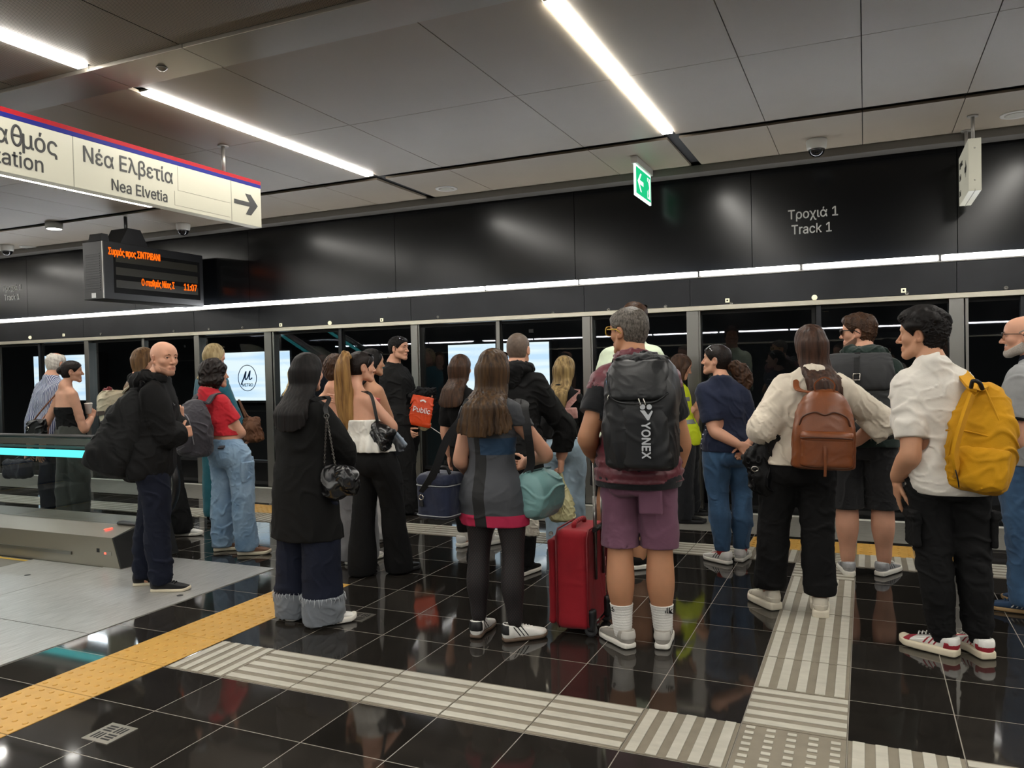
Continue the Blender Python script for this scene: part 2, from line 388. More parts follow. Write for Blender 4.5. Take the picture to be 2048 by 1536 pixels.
rp = N.new('ShaderNodeValToRGB'); L.new(nz.outputs[0], rp.inputs[0]); rp.color_ramp.elements[0].position = .35; rp.color_ramp.elements[1].position = .6
rp.color_ramp.elements[0].color = (.60, .80, 1, 1); rp.color_ramp.elements[1].color = (.86, .97, 1, 1)
e = N.new('ShaderNodeEmission'); e.inputs[1].default_value = .31; L.new(rp.outputs[0], e.inputs[0]); o_ = N.new('ShaderNodeOutputMaterial'); L.new(e.outputs[0], o_.inputs[0])
for x0, x1, z0, z1, lb in ((-17.45, -15.45, .95, 1.96, 'blank lit advertising box behind the glass, leftmost, beside the white-haired man'), (-12.35, -10.08, .93, 1.885, 'lit advertising box behind the glass with a round blue emblem'), (-6.62, -4.74, .93, 1.88, 'blank lit advertising box behind the short-haired man in a black hoodie')):
    t = empty('advertising_box', ((x0 + x1) / 2, 12.2, z0), lb, 'advertising box')
    MB().box((x0, 12.1, z0), (x1, 12.11, z1)).build('lit_face', m_panel, t)
    MB().box((x0 - .05, 12.112, z0 - .05), (x1 + .05, 12.39, z1 + .05)).build('case', m_dark, t)
    if x0 < -12 and x0 > -13:
        blue = mat('emblem_blue', '3f679f', .5)
        c = at_y(495, 756, 12.095); r = .235
        MB().tube([(c[0] + r * .98 * math.cos(a * math.pi / 20), 12.09, c[2] + 1.08 * r * math.sin(a * math.pi / 20)) for a in range(40)], .007, 8, True).build('ring', blue, t)
        g = lambda u, v: (c[0] + u, 12.09, c[2] + v)
        MB().tube(spline([g(-.16, -.13), g(-.09, .0), g(-.03, .13), g(-.055, .0), g(-.03, -.03), g(.02, .03), g(.075, .14), g(.05, .0), g(.07, -.03), g(.12, .0)], 5), .012, 8).build('monogram', blue, t)
        text('lettering', 'METRO', mat('emblem_grey', '4c6a86', .5), .085, g(0, -.155 - .01), (1, 0, 0), (0, 0, 1), t, align='CENTER')
# opposite side of the island platform (seen only mirrored in the glass)
structure(MB().box((X0, OY - .1, 2.39), (X1, OY, 3.45)).build('wall_opposite', m_black))
structure(MB().box((X0, OY - .25, -.1), (X1, OY - .15, 2.4)).build('wall_opposite_doors', m_black))
structure(MB().box((X0, -8.2, 2.05), (X1, -8.0, 2.325)).build('trim_64', m_hdr))
structure(MB().box((X0, -8.16, 2.0), (X1, -7.965, 2.046)).build('trim_65', m_alu2))
for i in range(14):
    a = -18 + i * 2
    t = empty('door_light', (a + 1, -8.03, 2.36), 'slim white light tube on the opposite side of the platform', 'light', 'slim light tubes opposite')
    MB().box((a + .03, -8.035, 2.352), (a + 1.97, -8.0, 2.392)).build('diffuser', m_strip2, t)
structure(MB().box((X0 - .1, -8.3, -.2), (X0, 12.6, 4.5)).build('wall_left', m_dark))
structure(MB().box((X1, -8.3, -.2), (X1 + .1, 12.6, 4.5)).build('wall_right', m_dark))
# --- ceiling light strips
lt = MB()
for X in (-19.18, -16.23, -13.28, -10.33, -7.375, -4.43, -1.478, 1.47, 4.42, 7.4, 10.3):
    for (y0, y1, kind) in ((3.93, 5.205, 0), (5.215, 6.58, 0), (.75, 3.46, 1), (-3.4, -.6, 2), (-6.6, -4.0, 2)):
        if kind == 1 and X in (-1.478, 1.47): y1 = 3.40
        lb = {-4.43: 'behind the white station sign and left of centre', -1.478: 'running towards the green exit sign', -7.375: 'partly hidden below the hanging station sign'}.get(X)
        lab = 'white linear ceiling light, %s section %s' % ('farther' if y0 > 5 else 'nearer', lb) if lb and kind == 0 else ('bright ceiling light strip at the upper left corner beside the metal beam' if X == -4.43 and kind == 1 else 'white linear ceiling light set in the panel joint')
        t = empty('ceiling_light', (X, (y0 + y1) / 2, CEIL), lab, 'ceiling light', 'linear ceiling lights')
        z = CEIL + (.004 if kind == 0 or kind == 2 else .02)
        MB().box((X - .042, y0, z - .016), (X + .042, y1, z)).build('diffuser', m_strip, t)
        MB().box((X - .05, y0 - .004, z + .001), (X + .05, y1 + .004, z + .018)).build('tray', m_alu, t)
# ------------------------------------------------------------------ soft-surface modelling kit (distance fields meshed with surface nets)
f32 = np.float32
def V3(*a): return np.array(a, dtype=float)
def nrm(v): v = np.asarray(v, float); return v / max(np.linalg.norm(v), 1e-9)
def axis(lo, hi, h, fine=()):
    out = [lo]; x = lo
    while x < hi:
        s = h
        for a, b, hf in fine:
            if a - h < x < b: s = min(s, hf)
        x += s; out.append(x)
    return np.array(out)
def smin(a, b, k):
    if k <= 0: return np.minimum(a, b)
    h = np.maximum(k - np.abs(a - b), 0) / k
    return np.minimum(a, b) - h * h * k * f32(.25)
class Prim:
    def __init__(s, lo, hi, fn, k=.02, sub=False): s.lo, s.hi, s.fn, s.k, s.sub = np.asarray(lo, float), np.asarray(hi, float), fn, k, sub
def frame_(d, up=None):
    d = nrm(d); up = V3(0, 1, 0) if up is None else np.asarray(up, float)
    if abs(d @ nrm(up)) > .98: up = V3(1, 0, 0)
    u = nrm(np.cross(up, d)); v = np.cross(d, u); return u, v, d
def capsule(a, b, ra, rb, k=.02, su=1., sv=1., up=None, sub=False):
    a, b = np.asarray(a, float), np.asarray(b, float); ba = b - a; L2 = max(ba @ ba, 1e-9); R = max(ra, rb) * max(su, sv, 1) + .03
    U, Vv, W = frame_(ba, up)
    def fn(X, Y, Z):
        x, y, z = X - a[0], Y - a[1], Z - a[2]
        h = np.clip((x * ba[0] + y * ba[1] + z * ba[2]) / L2, 0, 1)
        x = x - h * ba[0]; y = y - h * ba[1]; z = z - h * ba[2]
        if su == 1 and sv == 1: q = np.sqrt(x * x + y * y + z * z)
        else:
            u = (x * U[0] + y * U[1] + z * U[2]) / su; v = (x * Vv[0] + y * Vv[1] + z * Vv[2]) / sv; w_ = x * W[0] + y * W[1] + z * W[2]
            q = np.sqrt(u * u + v * v + w_ * w_)
        return q - (ra + (rb - ra) * h)
    return Prim(np.minimum(a, b) - R, np.maximum(a, b) + R, fn, k, sub)
def tubes(pts, rad, k=.015, su=1., sv=1., up=None, n=3):
    P = spline(pts, n); t = np.linspace(0, len(pts) - 1, len(P)); r = np.interp(t, range(len(pts)), rad)
    rr = [v[0] for v in spline([[x] for x in rad], n)]
    return [capsule(P[i], P[i + 1], rr[i], rr[i + 1], k, su, sv, up) for i in range(len(P) - 1)]
def ellipsoid(c, r, R=None, k=.02, sub=False):
    c = np.asarray(c, float); r = np.asarray(r, float); R = np.eye(3) if R is None else R   # R columns = local axes in world
    m = r.max() + .03
    def fn(X, Y, Z):
        x, y, z = X - c[0], Y - c[1], Z - c[2]
        l = [(x * R[0, i] + y * R[1, i] + z * R[2, i]) for i in range(3)]
        k0 = np.sqrt(sum((l[i] / r[i]) ** 2 for i in range(3))); k1 = np.sqrt(sum((l[i] / r[i] ** 2) ** 2 for i in range(3)))
        return k0 * (k0 - 1) / np.maximum(k1, 1e-6)
    return Prim(c - m, c + m, fn, k, sub)
def rbox(c, h, R=None, r=.02, k=.01, sub=False):
    c = np.asarray(c, float); h = np.asarray(h, float); R = np.eye(3) if R is None else R; m = np.linalg.norm(h) + .03
    def fn(X, Y, Z):
        x, y, z = X - c[0], Y - c[1], Z - c[2]
        q = [np.abs(x * R[0, i] + y * R[1, i] + z * R[2, i]) - (h[i] - r) for i in range(3)]
        o = np.sqrt(sum(np.maximum(t, 0) ** 2 for t in q)); return o + np.minimum(np.maximum(np.maximum(q[0], q[1]), q[2]), 0) - r
    return Prim(c - m, c + m, fn, k, sub)
def hermite(t, xs, ys):
    xs = np.asarray(xs, float); ys = np.asarray(ys, float); d = np.diff(ys) / np.diff(xs); m = np.zeros_like(ys)
    for i in range(1, len(xs) - 1): m[i] = 0 if d[i - 1] * d[i] <= 0 else 2 * d[i - 1] * d[i] / (d[i - 1] + d[i])
    m[0], m[-1] = d[0], d[-1]
    t = np.clip(t, xs[0], xs[-1]); i = np.clip(np.searchsorted(xs, t) - 1, 0, len(xs) - 2); h = xs[i + 1] - xs[i]; s = (t - xs[i]) / h
    return (2 * s ** 3 - 3 * s ** 2 + 1) * ys[i] + (s ** 3 - 2 * s ** 2 + s) * h * m[i] + (-2 * s ** 3 + 3 * s ** 2) * ys[i + 1] + (s ** 3 - s ** 2) * h * m[i + 1]
def loft(o, R, st, k=.02, sub=False, capr=.02, fold=None):
    """stations (w, cu, cv, ru, rv, n) along local axis W=R[:,2]; o origin"""
    o = np.asarray(o, float); st = sorted(st, key=lambda s: s[0]); S = np.array([s if len(s) == 6 else tuple(s) + (2.,) for s in st], float)
    corners = []
    for s in S:
        for a in (-1, 1):
            for b in (-1, 1): corners.append(o + R @ np.array([s[1] + a * s[3], s[2] + b * s[4], s[0]]))
    corners = np.array(corners); lo, hi = corners.min(0) - .04, corners.max(0) + .04
    vert = abs(R[2, 2] - 1) < 1e-6
    tt = np.linspace(S[0, 0], S[-1, 0], 120); tab = [hermite(tt, S[:, 0], S[:, i]) for i in range(1, 6)]
    def fn(X, Y, Z):
        x, y, z = X - o[0], Y - o[1], Z - o[2]
        wv = z if vert else x * R[0, 2] + y * R[1, 2] + z * R[2, 2]
        cu, cv, ru, rv, n = [np.interp(wv, tt, q).astype(f32) for q in tab]
        if vert:
            u = x * f32(R[0, 0]) + y * f32(R[1, 0]); v = x * f32(R[0, 1]) + y * f32(R[1, 1])
        else:
            u = x * R[0, 0] + y * R[1, 0] + z * R[2, 0]; v = x * R[0, 1] + y * R[1, 1] + z * R[2, 1]
        u = np.abs(u - cu) / ru; v = np.abs(v - cv) / rv
        if S[:, 5].max() > 2.001:
            q = np.power(np.power(u, n) + np.power(v, n) + 1e-9, 1 / n)
        else: q = np.sqrt(u * u + v * v)
        d = (q - 1) * np.minimum(ru, rv)
        c = np.maximum(S[0, 0] - wv, wv - S[-1, 0])
        e1 = np.maximum(d + capr, 0); e2 = np.maximum(c + capr, 0)
        return np.minimum(np.maximum(d, c) + capr, 0) * 0 + np.where((d > -capr) & (c > -capr), np.sqrt(e1 * e1 + e2 * e2) - capr, np.maximum(d, c))
    return Prim(lo, hi, fn, k, sub)
class Field:
    def __init__(s, prims, h=.007, fine=(), pad=.02, lo=None, hi=None):
        P = [p for p in prims if not p.sub]
        l = np.min([p.lo for p in P], 0); u = np.max([p.hi for p in P], 0)
        if lo is not None: l = np.maximum(l, lo)
        if hi is not None: u = np.minimum(u, hi)
        l = l - pad * .3; u = u + pad * .3
        s.ax = [axis(l[i], u[i], h, [(f[0][i], f[1][i], f[2]) for f in fine]) for i in range(3)]
        s.F = np.full([len(a) for a in s.ax], .2, f32)
        for p in prims: s.add(p)
    def sl(s, p):
        I = []
        for i in range(3):
            a = np.searchsorted(s.ax[i], p.lo[i]); b = np.searchsorted(s.ax[i], p.hi[i])
            if b - a < 1: return None
            I.append(slice(a, b))
        return tuple(I)
    def add(s, p):
        I = s.sl(p)
        if I is None: return s
        X = s.ax[0][I[0]].astype(f32)[:, None, None]; Y = s.ax[1][I[1]].astype(f32)[None, :, None]; Z = s.ax[2][I[2]].astype(f32)[None, None, :]
        d = p.fn(X, Y, Z).astype(f32)
        if p.sub: s.F[I] = -smin(-s.F[I], d, p.k)
        else: s.F[I] = smin(s.F[I], d, f32(p.k))
        return s
    def grids(s): return s.ax[0].astype(f32)[:, None, None], s.ax[1].astype(f32)[None, :, None], s.ax[2].astype(f32)[None, None, :]
    def clip(s, fn, k=.004):               # keep where fn < 0
        s.F = -smin(-s.F, -np.broadcast_to(fn(*s.grids()), s.F.shape).astype(f32), f32(k)); return s
    def disp(s, fn, band=.04):             # add a displacement near the surface
        m = np.abs(s.F) < band; i, j, k = np.nonzero(m)
        if len(i): s.F[i, j, k] += fn(s.ax[0][i], s.ax[1][j], s.ax[2][k]).astype(f32)
        return s
    def offset(s, d): s.F -= f32(d); return s
    def mesh(s, name, mats, parent=None, color=None):
        F = s.F; F[0], F[-1], F[:, 0], F[:, -1], F[:, :, 0], F[:, :, -1] = [.1] * 6
        S = F < 0; n = np.zeros([d - 1 for d in F.shape], np.int8)
        for a in (0, 1):
            for b in (0, 1):
                for c in (0, 1): n += S[a:F.shape[0] - 1 + a, b:F.shape[1] - 1 + b, c:F.shape[2] - 1 + c]
        i, j, k = np.nonzero((n > 0) & (n < 8))
        if len(i) == 0: return None
        C = {}
        for a in (0, 1):
            for b in (0, 1):
                for c in (0, 1): C[a, b, c] = F[i + a, j + b, k + c]
        acc = np.zeros((len(i), 3)); cnt = np.zeros(len(i))
        for d in range(3):
            for a in (0, 1):
                for b in (0, 1):
                    e0 = [0, 0, 0]; o = [x for x in range(3) if x != d]; e0[o[0]], e0[o[1]] = a, b; e1 = list(e0); e1[d] = 1
                    v0, v1 = C[tuple(e0)], C[tuple(e1)]; m = (v0 < 0) != (v1 < 0); t = np.where(m, v0 / np.where(m, v0 - v1, 1), 0)
                    for q in range(3): acc[:, q] += m * (t if q == d else e0[q])
                    cnt += m
        acc /= cnt[:, None]
        P = np.stack([np.interp(ix + acc[:, q], np.arange(len(s.ax[q])), s.ax[q]) for q, ix in enumerate((i, j, k))], 1)
        ids = np.full(n.shape, -1, np.int32); ids[i, j, k] = np.arange(len(i)); Q = []
        A = S[:-1, 1:-1, 1:-1] != S[1:, 1:-1, 1:-1]; a, b, c = np.nonzero(A); b += 1; c += 1; fl = S[a, b, c]
        q = np.stack([ids[a, b - 1, c - 1], ids[a, b, c - 1], ids[a, b, c], ids[a, b - 1, c]], 1); q[~fl] = q[~fl][:, ::-1]; Q.append(q)
        A = S[1:-1, :-1, 1:-1] != S[1:-1, 1:, 1:-1]; a, b, c = np.nonzero(A); a += 1; c += 1; fl = S[a, b, c]
        q = np.stack([ids[a - 1, b, c - 1], ids[a - 1, b, c], ids[a, b, c], ids[a, b, c - 1]], 1); q[~fl] = q[~fl][:, ::-1]; Q.append(q)
        A = S[1:-1, 1:-1, :-1] != S[1:-1, 1:-1, 1:]; a, b, c = np.nonzero(A); a += 1; b += 1; fl = S[a, b, c]
        q = np.stack([ids[a - 1, b - 1, c], ids[a, b - 1, c], ids[a, b, c], ids[a - 1, b, c]], 1); q[~fl] = q[~fl][:, ::-1]; Q.append(q)
        Q = np.concatenate(Q).astype(np.int32)
        me = bpy.data.meshes.new(name); me.vertices.add(len(P)); me.vertices.foreach_set('co', P.astype(f32).ravel())
        me.loops.add(Q.size); me.loops.foreach_set('vertex_index', Q.ravel()); me.polygons.add(len(Q))
        me.polygons.foreach_set('loop_start', np.arange(0, Q.size, 4, dtype=np.int32)); me.polygons.foreach_set('use_smooth', np.ones(len(Q), bool))
        me.update(calc_edges=True)
        if color is not None:
            at_ = me.attributes.new('tint', 'FLOAT', 'POINT'); at_.data.foreach_set('value', color(P).astype(f32))
        for m_ in (mats if isinstance(mats, (list, tuple)) else [mats]): me.materials.append(m_)
        return link(name, me, parent)
def sines(seed, lam, n=5, stretch=(1, 1, 1)):
    rg = np.random.RandomState(seed); D = rg.normal(size=(n, 3)); D /= np.linalg.norm(D, axis=1)[:, None]; D = D * np.array(stretch)
    fr_ = 2 * np.pi / (lam * rg.uniform(.7, 1.5, n)); ph = rg.uniform(0, 6.28, n)
    def fn(x, y, z): return sum(np.sin((x * D[i, 0] + y * D[i, 1] + z * D[i, 2]) * fr_[i] + ph[i]) for i in range(n)) / n
    return fn
def wrinkle(seed, amp=.006, lam=.12, stretch=(1, 1, 1.2)):
    a = sines(seed, lam * 1.5, 3, stretch); b = sines(seed + 50, lam * 2.6, 4, stretch); w1 = sines(seed + 99, lam * 1.3, 3); w2 = sines(seed + 77, lam * 1.3, 3); e = sines(seed + 31, lam * .8, 3, stretch)
    def fn(x, y, z):
        u, v = .35 * lam * w1(x, y, z), .35 * lam * w2(x, y, z); q = b(x, y, z)
        r1 = np.clip(1 - (a(x + u, y + v, z + u) / .34) ** 2, 0, 1) ** 2; r2 = np.clip(1 - (e(x + v, y + u, z - v) / .28) ** 2, 0, 1) ** 2
        return -amp * (1.5 * r1 * np.clip(.5 + 1.1 * q, 0, 1) + .8 * r2 * np.clip(.4 - 1.2 * q, 0, 1) + .7 * q - .35)
    return fn
def creases(p, d, amp, lam, ext, seed=0):
    """ridges across direction d, fading with distance ext from p"""
    p = np.asarray(p, float); d = nrm(d); s = sines(seed + 11, .1, 4)
    def fn(x, y, z):
        a = x - p[0], y - p[1], z - p[2]; t = a[0] * d[0] + a[1] * d[1] + a[2] * d[2]; r2 = a[0] ** 2 + a[1] ** 2 + a[2] ** 2
        n = s(x * 2, y * 2, z * 2); w_ = np.sin((t + .035 * s(x, y, z)) * 2 * np.pi / lam); return amp * .75 * (1 - 2 * np.sqrt(np.abs(w_) + .02)) * np.clip(.45 + 1.1 * n, 0, 1) * np.exp(-r2 / ext ** 2)
    return fn

# ------------------------------------------------------------------ people
def skin_mat(name, base, lip='8c4a42'):
    if name in MATS: return MATS[name]
    m = bpy.data.materials.new(name); m.use_nodes = True; N, L = nt(m); b = N['Principled BSDF']; MATS[name] = m
    at_ = N.new('ShaderNodeAttribute'); at_.attribute_name = 'tint'; tc = N.new('ShaderNodeTexCoord'); nz = N.new('ShaderNodeTexNoise'); nz.inputs['Scale'].default_value = 22; L.new(tc.outputs['Object'], nz.inputs['Vector'])
    c = srgb(base); mx0 = N.new('ShaderNodeMix'); mx0.data_type = 'RGBA'; mx0.inputs[6].default_value = tuple(x * .9 for x in c[:3]) + (1,); mx0.inputs[7].default_value = tuple(min(1, v) for v in (c[0] * 1.08, c[1] * 1.02, c[2], 1)); L.new(nz.outputs[0], mx0.inputs[0])
    mx = N.new('ShaderNodeMix'); mx.data_type = 'RGBA'; L.new(at_.outputs['Fac'], mx.inputs[0]); L.new(mx0.outputs[2], mx.inputs[6]); mx.inputs[7].default_value = srgb(lip)
    L.new(mx.outputs[2], b.inputs['Base Color']); b.inputs['Roughness'].default_value = .55; b.inputs['Subsurface Weight'].default_value = .06; b.inputs['Subsurface Radius'].default_value = (.012, .005, .003); b.inputs['Specular IOR Level'].default_value = .35
    return m
def hair_mat(name, c1, c2, scale=60, rough=.5, st=(1, 1, .06)):
    return mat(name, c1, rough, vscale=scale, stretch=st, color2=c2, spec=.22, bump=.35, bscale=scale * 3)
SK = {'fair': skin_mat('skin_fair', 'cd9c82'), 'tan': skin_mat('skin_tan', 'b38262'), 'olive': skin_mat('skin_olive', 'bf9072')}
m_eye = mat('eye_white', 'e8e2da', .2); m_iris = mat('iris_dark', '2a1c14', .15)

def rotz(a): c, s = math.cos(a), math.sin(a); return np.array([[c, -s, 0], [s, c, 0], [0, 0, 1.]])
def rotx(a): c, s = math.cos(a), math.sin(a); return np.array([[1., 0, 0], [0, c, -s], [0, s, c]])
def roty(a): c, s = math.cos(a), math.sin(a); return np.array([[c, 0, s], [0, 1., 0], [-s, 0, c]])

class Person:
    """skeleton placed from the feet, the top of the head and limb points; all in world space"""
    def __init__(p, label, feet, top, yaw=0, sex='f', hyaw=None, hpitch=0, hroll=0, sh=0, hip=None, el=None, wr=None, hands=None, skin='fair', build=1., sw=None, lean=0, hs=1., curl=(30, 30), belly=0., knees=(0, 0), seed=1, shz=None, hiplat=0, twist=0, cat='person', arms=(1, 1), shdrop=(0, 0)):
        p.seed = seed; p.sex = sex; m = sex == 'm'
        fl_ = [on_floor(f[0], f[1]) for f in feet]; p.fyaw = [math.radians(f[2]) for f in feet]
        p.g = (fl_[0] + fl_[1]) / 2; p.d = depth_of(p.g)
        tp = at(top[0], top[1], p.d + lean); p.H = H = tp[2]
        p.root = empty('person', p.g, label, cat)
        p.yaw = y = math.radians(yaw); p.F = V3(-math.sin(y), math.cos(y), 0); p.R = V3(math.cos(y), math.sin(y), 0); p.B = np.stack([p.R, p.F, V3(0, 0, 1)], 1)
        p.tyaw = p.yaw + math.radians(twist); ty = p.tyaw; p.TF = V3(-math.sin(ty), math.cos(ty), 0); p.TR = V3(math.cos(ty), math.sin(ty), 0)
        hy = y if hyaw is None else math.radians(hyaw); p.HR = rotz(hy) @ rotx(math.radians(hpitch)) @ roty(math.radians(hroll)); p.hs = hs * (H / 1.72) ** .4 * (1.0 if m else .95)
        p.head = tp - V3(0, 0, .118 * p.hs)
        p.pel = V3(p.g[0] * .75 + tp[0] * .25, p.g[1] * .75 + tp[1] * .25, .53 * H) + p.R * hiplat
        nb = p.head + p.HR @ V3(0, -.04, -.085) * p.hs
        p.neck = V3(nb[0], nb[1], (.845 if m else .84) * H) - p.F * .01
        if lean == 0: p.neck[:2] -= p.F[:2] * .015
        p.sw = sw * .80 if sw else (.080 if m else .070) * H
        z = (.787 if m else .785) * H if shz is None else shz
        p.sh_c = V3(p.neck[0] * .9 + p.pel[0] * .1, p.neck[1] * .9 + p.pel[1] * .1, z)
        p.shl = [p.sh_c - p.TR * p.sw + V3(0, 0, -shdrop[0]), p.sh_c + p.TR * p.sw + V3(0, 0, -shdrop[1])]
        p.hw = (.052 if m else .055) * H * (1 if build < 1.1 else 1.05)
        p.hipj = [p.pel - p.R * p.hw - V3(0, 0, .02), p.pel + p.R * p.hw - V3(0, 0, .02)]
        p.ank = []; p.kne = []; p.foot = fl_
        for i in (0, 1):
            fd = V3(-math.sin(p.fyaw[i]), math.cos(p.fyaw[i]), 0); a = fl_[i] + fd * .02 + V3(0, 0, .075); p.ank.append(a)
            kn = (p.hipj[i] * .48 + a * .52); kn[2] = .285 * H; kn = kn + fd * (.012 + knees[i]); p.kne.append(kn)
        p.b = build; p.belly = belly
        dn = V3(0, 0, -1)
        p.elb, p.wri = [], []
        for i, sg in ((0, -1), (1, 1)):
            e = el[i] if el and el[i] is not None else None; q = wr[i] if wr and wr[i] is not None else None
            E = p.shl[i] + p.TR * sg * .035 + dn * .172 * H - p.TF * .02 if e is None else (at(e[0], e[1], p.d + e[2]))
            W = E + dn * .145 * H + p.TF * .06 if q is None else at(q[0], q[1], p.d + q[2])
            p.elb.append(E); p.wri.append(W)
        p.arms = arms; p.curl = curl; p.hands = hands or [None, None]
        p.skin = SK[skin] if skin in SK else skin
    # -- primitives ---------------------------------------------------
    def spine(p, z):                         # centre of trunk at height z
        a, b = p.pel, p.neck; t = (z - a[2]) / (b[2] - a[2]); return a + (b - a) * t
    def trunk_st(p, add=0., z0=.46, z1=.86, sc_=None, over=None):
        H, b = p.H, p.b; m = p.sex == 'm'
        T = [(.455, .086, .060), (.50, .096, .068), (.55, .093, .065), (.60, .077 if not m else .084, .057), (.64, .072 if not m else .083, .055), (.70, .078 if not m else .089, .060), (.75, .082 if not m else .094, .061 if m else .058), (.79, .078 if not m else .090, .052), (.815, .060 if not m else .070, .042), (.835, .038, .034), (.86, .029, .030)]
        if over: T = over
        out = []
        for f, ru, rv in T:
            if f < z0 - .03 or f > z1 + .03: continue
            c = p.spine(f * H); bb = (b - 1) * (1 if f < .78 else .3) + 1
            bl = p.belly * math.exp(-((f - .61) / .08) ** 2)
            off = p.F * (.006 * (1 if f > .7 else -.6) + bl * .5) * 1.; c = c + off
            out.append((f * H, c @ p.R, c @ p.F, ru * H * bb + add, rv * H * bb + bl * .6 + add, 2.2 if f < .8 else 2.))
        return out
    def trunk(p, add=0., k=.03, over=None, **kw):
        R = np.stack([p.R if not hasattr(p, 'trr') else p.trr, p.F, V3(0, 0, 1)], 1); return loft((0, 0, 0), R, p.trunk_st(add, over=over, **kw), k)
    def arm_prims(p, i, add=0., f0=0., f1=2., k=.03, rs=None, n=3):
        """f: 0 shoulder,1 elbow,2 wrist"""
        H = p.H; m = p.sex == 'm'; s_ = (H / 1.7) * (.5 + .5 * p.b)
        r = rs or ([.052, .047, .039, .039, .033, .025] if m else [.043, .038, .032, .031, .027, .020])
        S, E, W = p.shl[i], p.elb[i], p.wri[i]; pts = [S, S * .5 + E * .5, E, E * .7 + W * .3, E * .35 + W * .65, W]; tt = [0, .5, 1, 1.3, 1.65, 2]
        if f1 < 2 or f0 > 0:
            P = []; Rr = []; ts = sorted(set([f0, f1] + [t for t in tt if f0 < t < f1]))
            for t in ts:
                P.append(np.array([np.interp(t, tt, [q[c] for q in pts]) for c in range(3)])); Rr.append(np.interp(t, tt, r))
            pts, r = P, Rr
        if len(pts) < 2: return []
        return tubes(pts, [x * s_ + add for x in r], k, n=n)
    def leg_pts(p, i, z_end=None, rad=None):
        H = p.H; h, kn, a = p.hipj[i], p.kne[i], p.ank[i]; back = -p.F
        pts = [h + V3(0, 0, .0), h * .55 + kn * .45 + p.F * .012, kn + V3(0, 0, .03), kn * .62 + a * .38 + back * .018, kn * .3 + a * .7 + back * .006, a + V3(0, 0, .01)]
        return pts
    def leg_prims(p, i, add=0., k=.03):
        s_ = p.H / 1.7 * (.4 + .6 * p.b); r = [.088, .076, .053, .056, .038, .032] if p.sex == 'f' else [.086, .075, .055, .060, .040, .034]
        return tubes(p.leg_pts(i), [x * s_ + add for x in r], k)
    def head_prims(p, jaw=1., nose=1.):
        s = p.hs; R = p.HR; c = p.head
        g = lambda x, y, z: c + R @ V3(x, y, z) * s
        e = lambda x, y, z, a, b, d, k=.02, sub=False, rr=None: ellipsoid(g(x, y, z), V3(a, b, d) * s, R if rr is None else R @ rr, k * s, sub)
        cp_ = lambda A, B, ra, rb, k=.015, sub=False: capsule(g(*A), g(*B), ra * s, rb * s, k * s, sub=sub)
        m = p.sex == 'm'; jw = (.046 if m else .040) * jaw
        L = [e(0, -.014, .032, .0745, .097, .085), e(0, .032, -.02, .057, .058, .082, .03), e(0, .04, .045, .058, .05, .05, .03)]
        for sg in (-1, 1):
            L += [cp_((sg * .056, -.002, -.035), (sg * jw, .014, -.072), .018, .019, .03), cp_((sg * jw, .014, -.072), (sg * .012, .070, -.100), .019, .017, .025)]
            L += [e(sg * .041, .056, -.022, .020, .022, .018, .025)]
        L += [e(0, .074, -.098, .019, .017, .016, .02)]
        L += [cp_((-.036, .077, .025), (.036, .077, .025), .012 if m else .009, .012 if m else .009, .018)]
        for sg in (-1, 1): L += [e(sg * .0315, .102, .007, .020, .024, .0135, .014, True)]
        L += [cp_((0, .084, .020), (0, .108 * (.5 + .5 * nose), -.026), .0075, .0098, .010), e(0, .110 * (.5 + .5 * nose), -.031, .0098, .0115, .0095, .008)]
        for sg in (-1, 1): L += [e(sg * .0115, .094, -.034, .0085, .011, .0075, .008)]
        L += [e(0, .080, -.066, .025, .014, .018, .014), cp_((-.018, .0870, -.0625), (.018, .0870, -.0625), .0058, .0058, .004), cp_((-.014, .0865, -.0735), (.014, .0865, -.0735), .0070, .0070, .004)]
        L += [capsule(g(-.024, .0945, -.0678), g(.024, .0945, -.0678), .0026 * s, .0026 * s, .003, sub=True)]
        for sg in (-1, 1):
            L += [e(sg * .0325, .0735, .0065, .0150, .0134, .0132, .004), e(sg * .0328, .0885, .0058, .0132, .0135, .0047, .0015, True), cp_((sg * .047, .074, .0125), (sg * .020, .0835, .0140), .0042, .0042, .005)]
            rr = rotz(sg * -.35) @ rotx(-.2)
            L += [e(sg * .0785, -.012, -.006, .008, .0195, .031, .006, False, rr), e(sg * .0855, -.006, -.002, .006, .0095, .017, .004, True, rr), e(sg * .077, -.002, -.028, .008, .010, .011, .006)]
        nr_ = (.056 if m else .046) * (p.H / 1.72) * (.6 + .4 * p.b)
        nb = p.neck
        L += [capsule(g(0, -.030, -.045), nb + V3(0, 0, -.02) - p.F * .005, nr_ * .98, nr_ * 1.08, .02), ]
        for i in (0, 1):                     # trapezius
            L += [capsule(nb + V3(0, 0, .015) - p.F * .015, p.shl[i] + V3(0, 0, .012), nr_ * .75, .03, .045)]
        return L
    def hand_prims(p, i, size=None):
        W = p.wri[i]; d0 = nrm(W - p.elb[i]); spec = p.hands[i] or {}
        if spec.get('skip'): return []
        m = p.sex == 'm'; s = (1.0 if m else .88) * (p.H / 1.75) ** .5 * spec.get('s', 1.)
        d = nrm(np.asarray(spec.get('dir', d0), float)); sg = -1 if i == 0 else 1
        n = np.asarray(spec.get('palm', -sg * p.R), float); n = nrm(n - d * (n @ d)); t = np.cross(d, n) * spec.get('flip', 1)   # t towards thumb side
        th = spec.get('thumb'); 
        if th is not None and (t @ np.asarray(th, float)) < 0: t = -t
        L = [capsule(W - d * .01, W + d * .03 * s, .022 * s, .026 * s, .012, 1.15, .8, n)]
        c = W + d * .058 * s
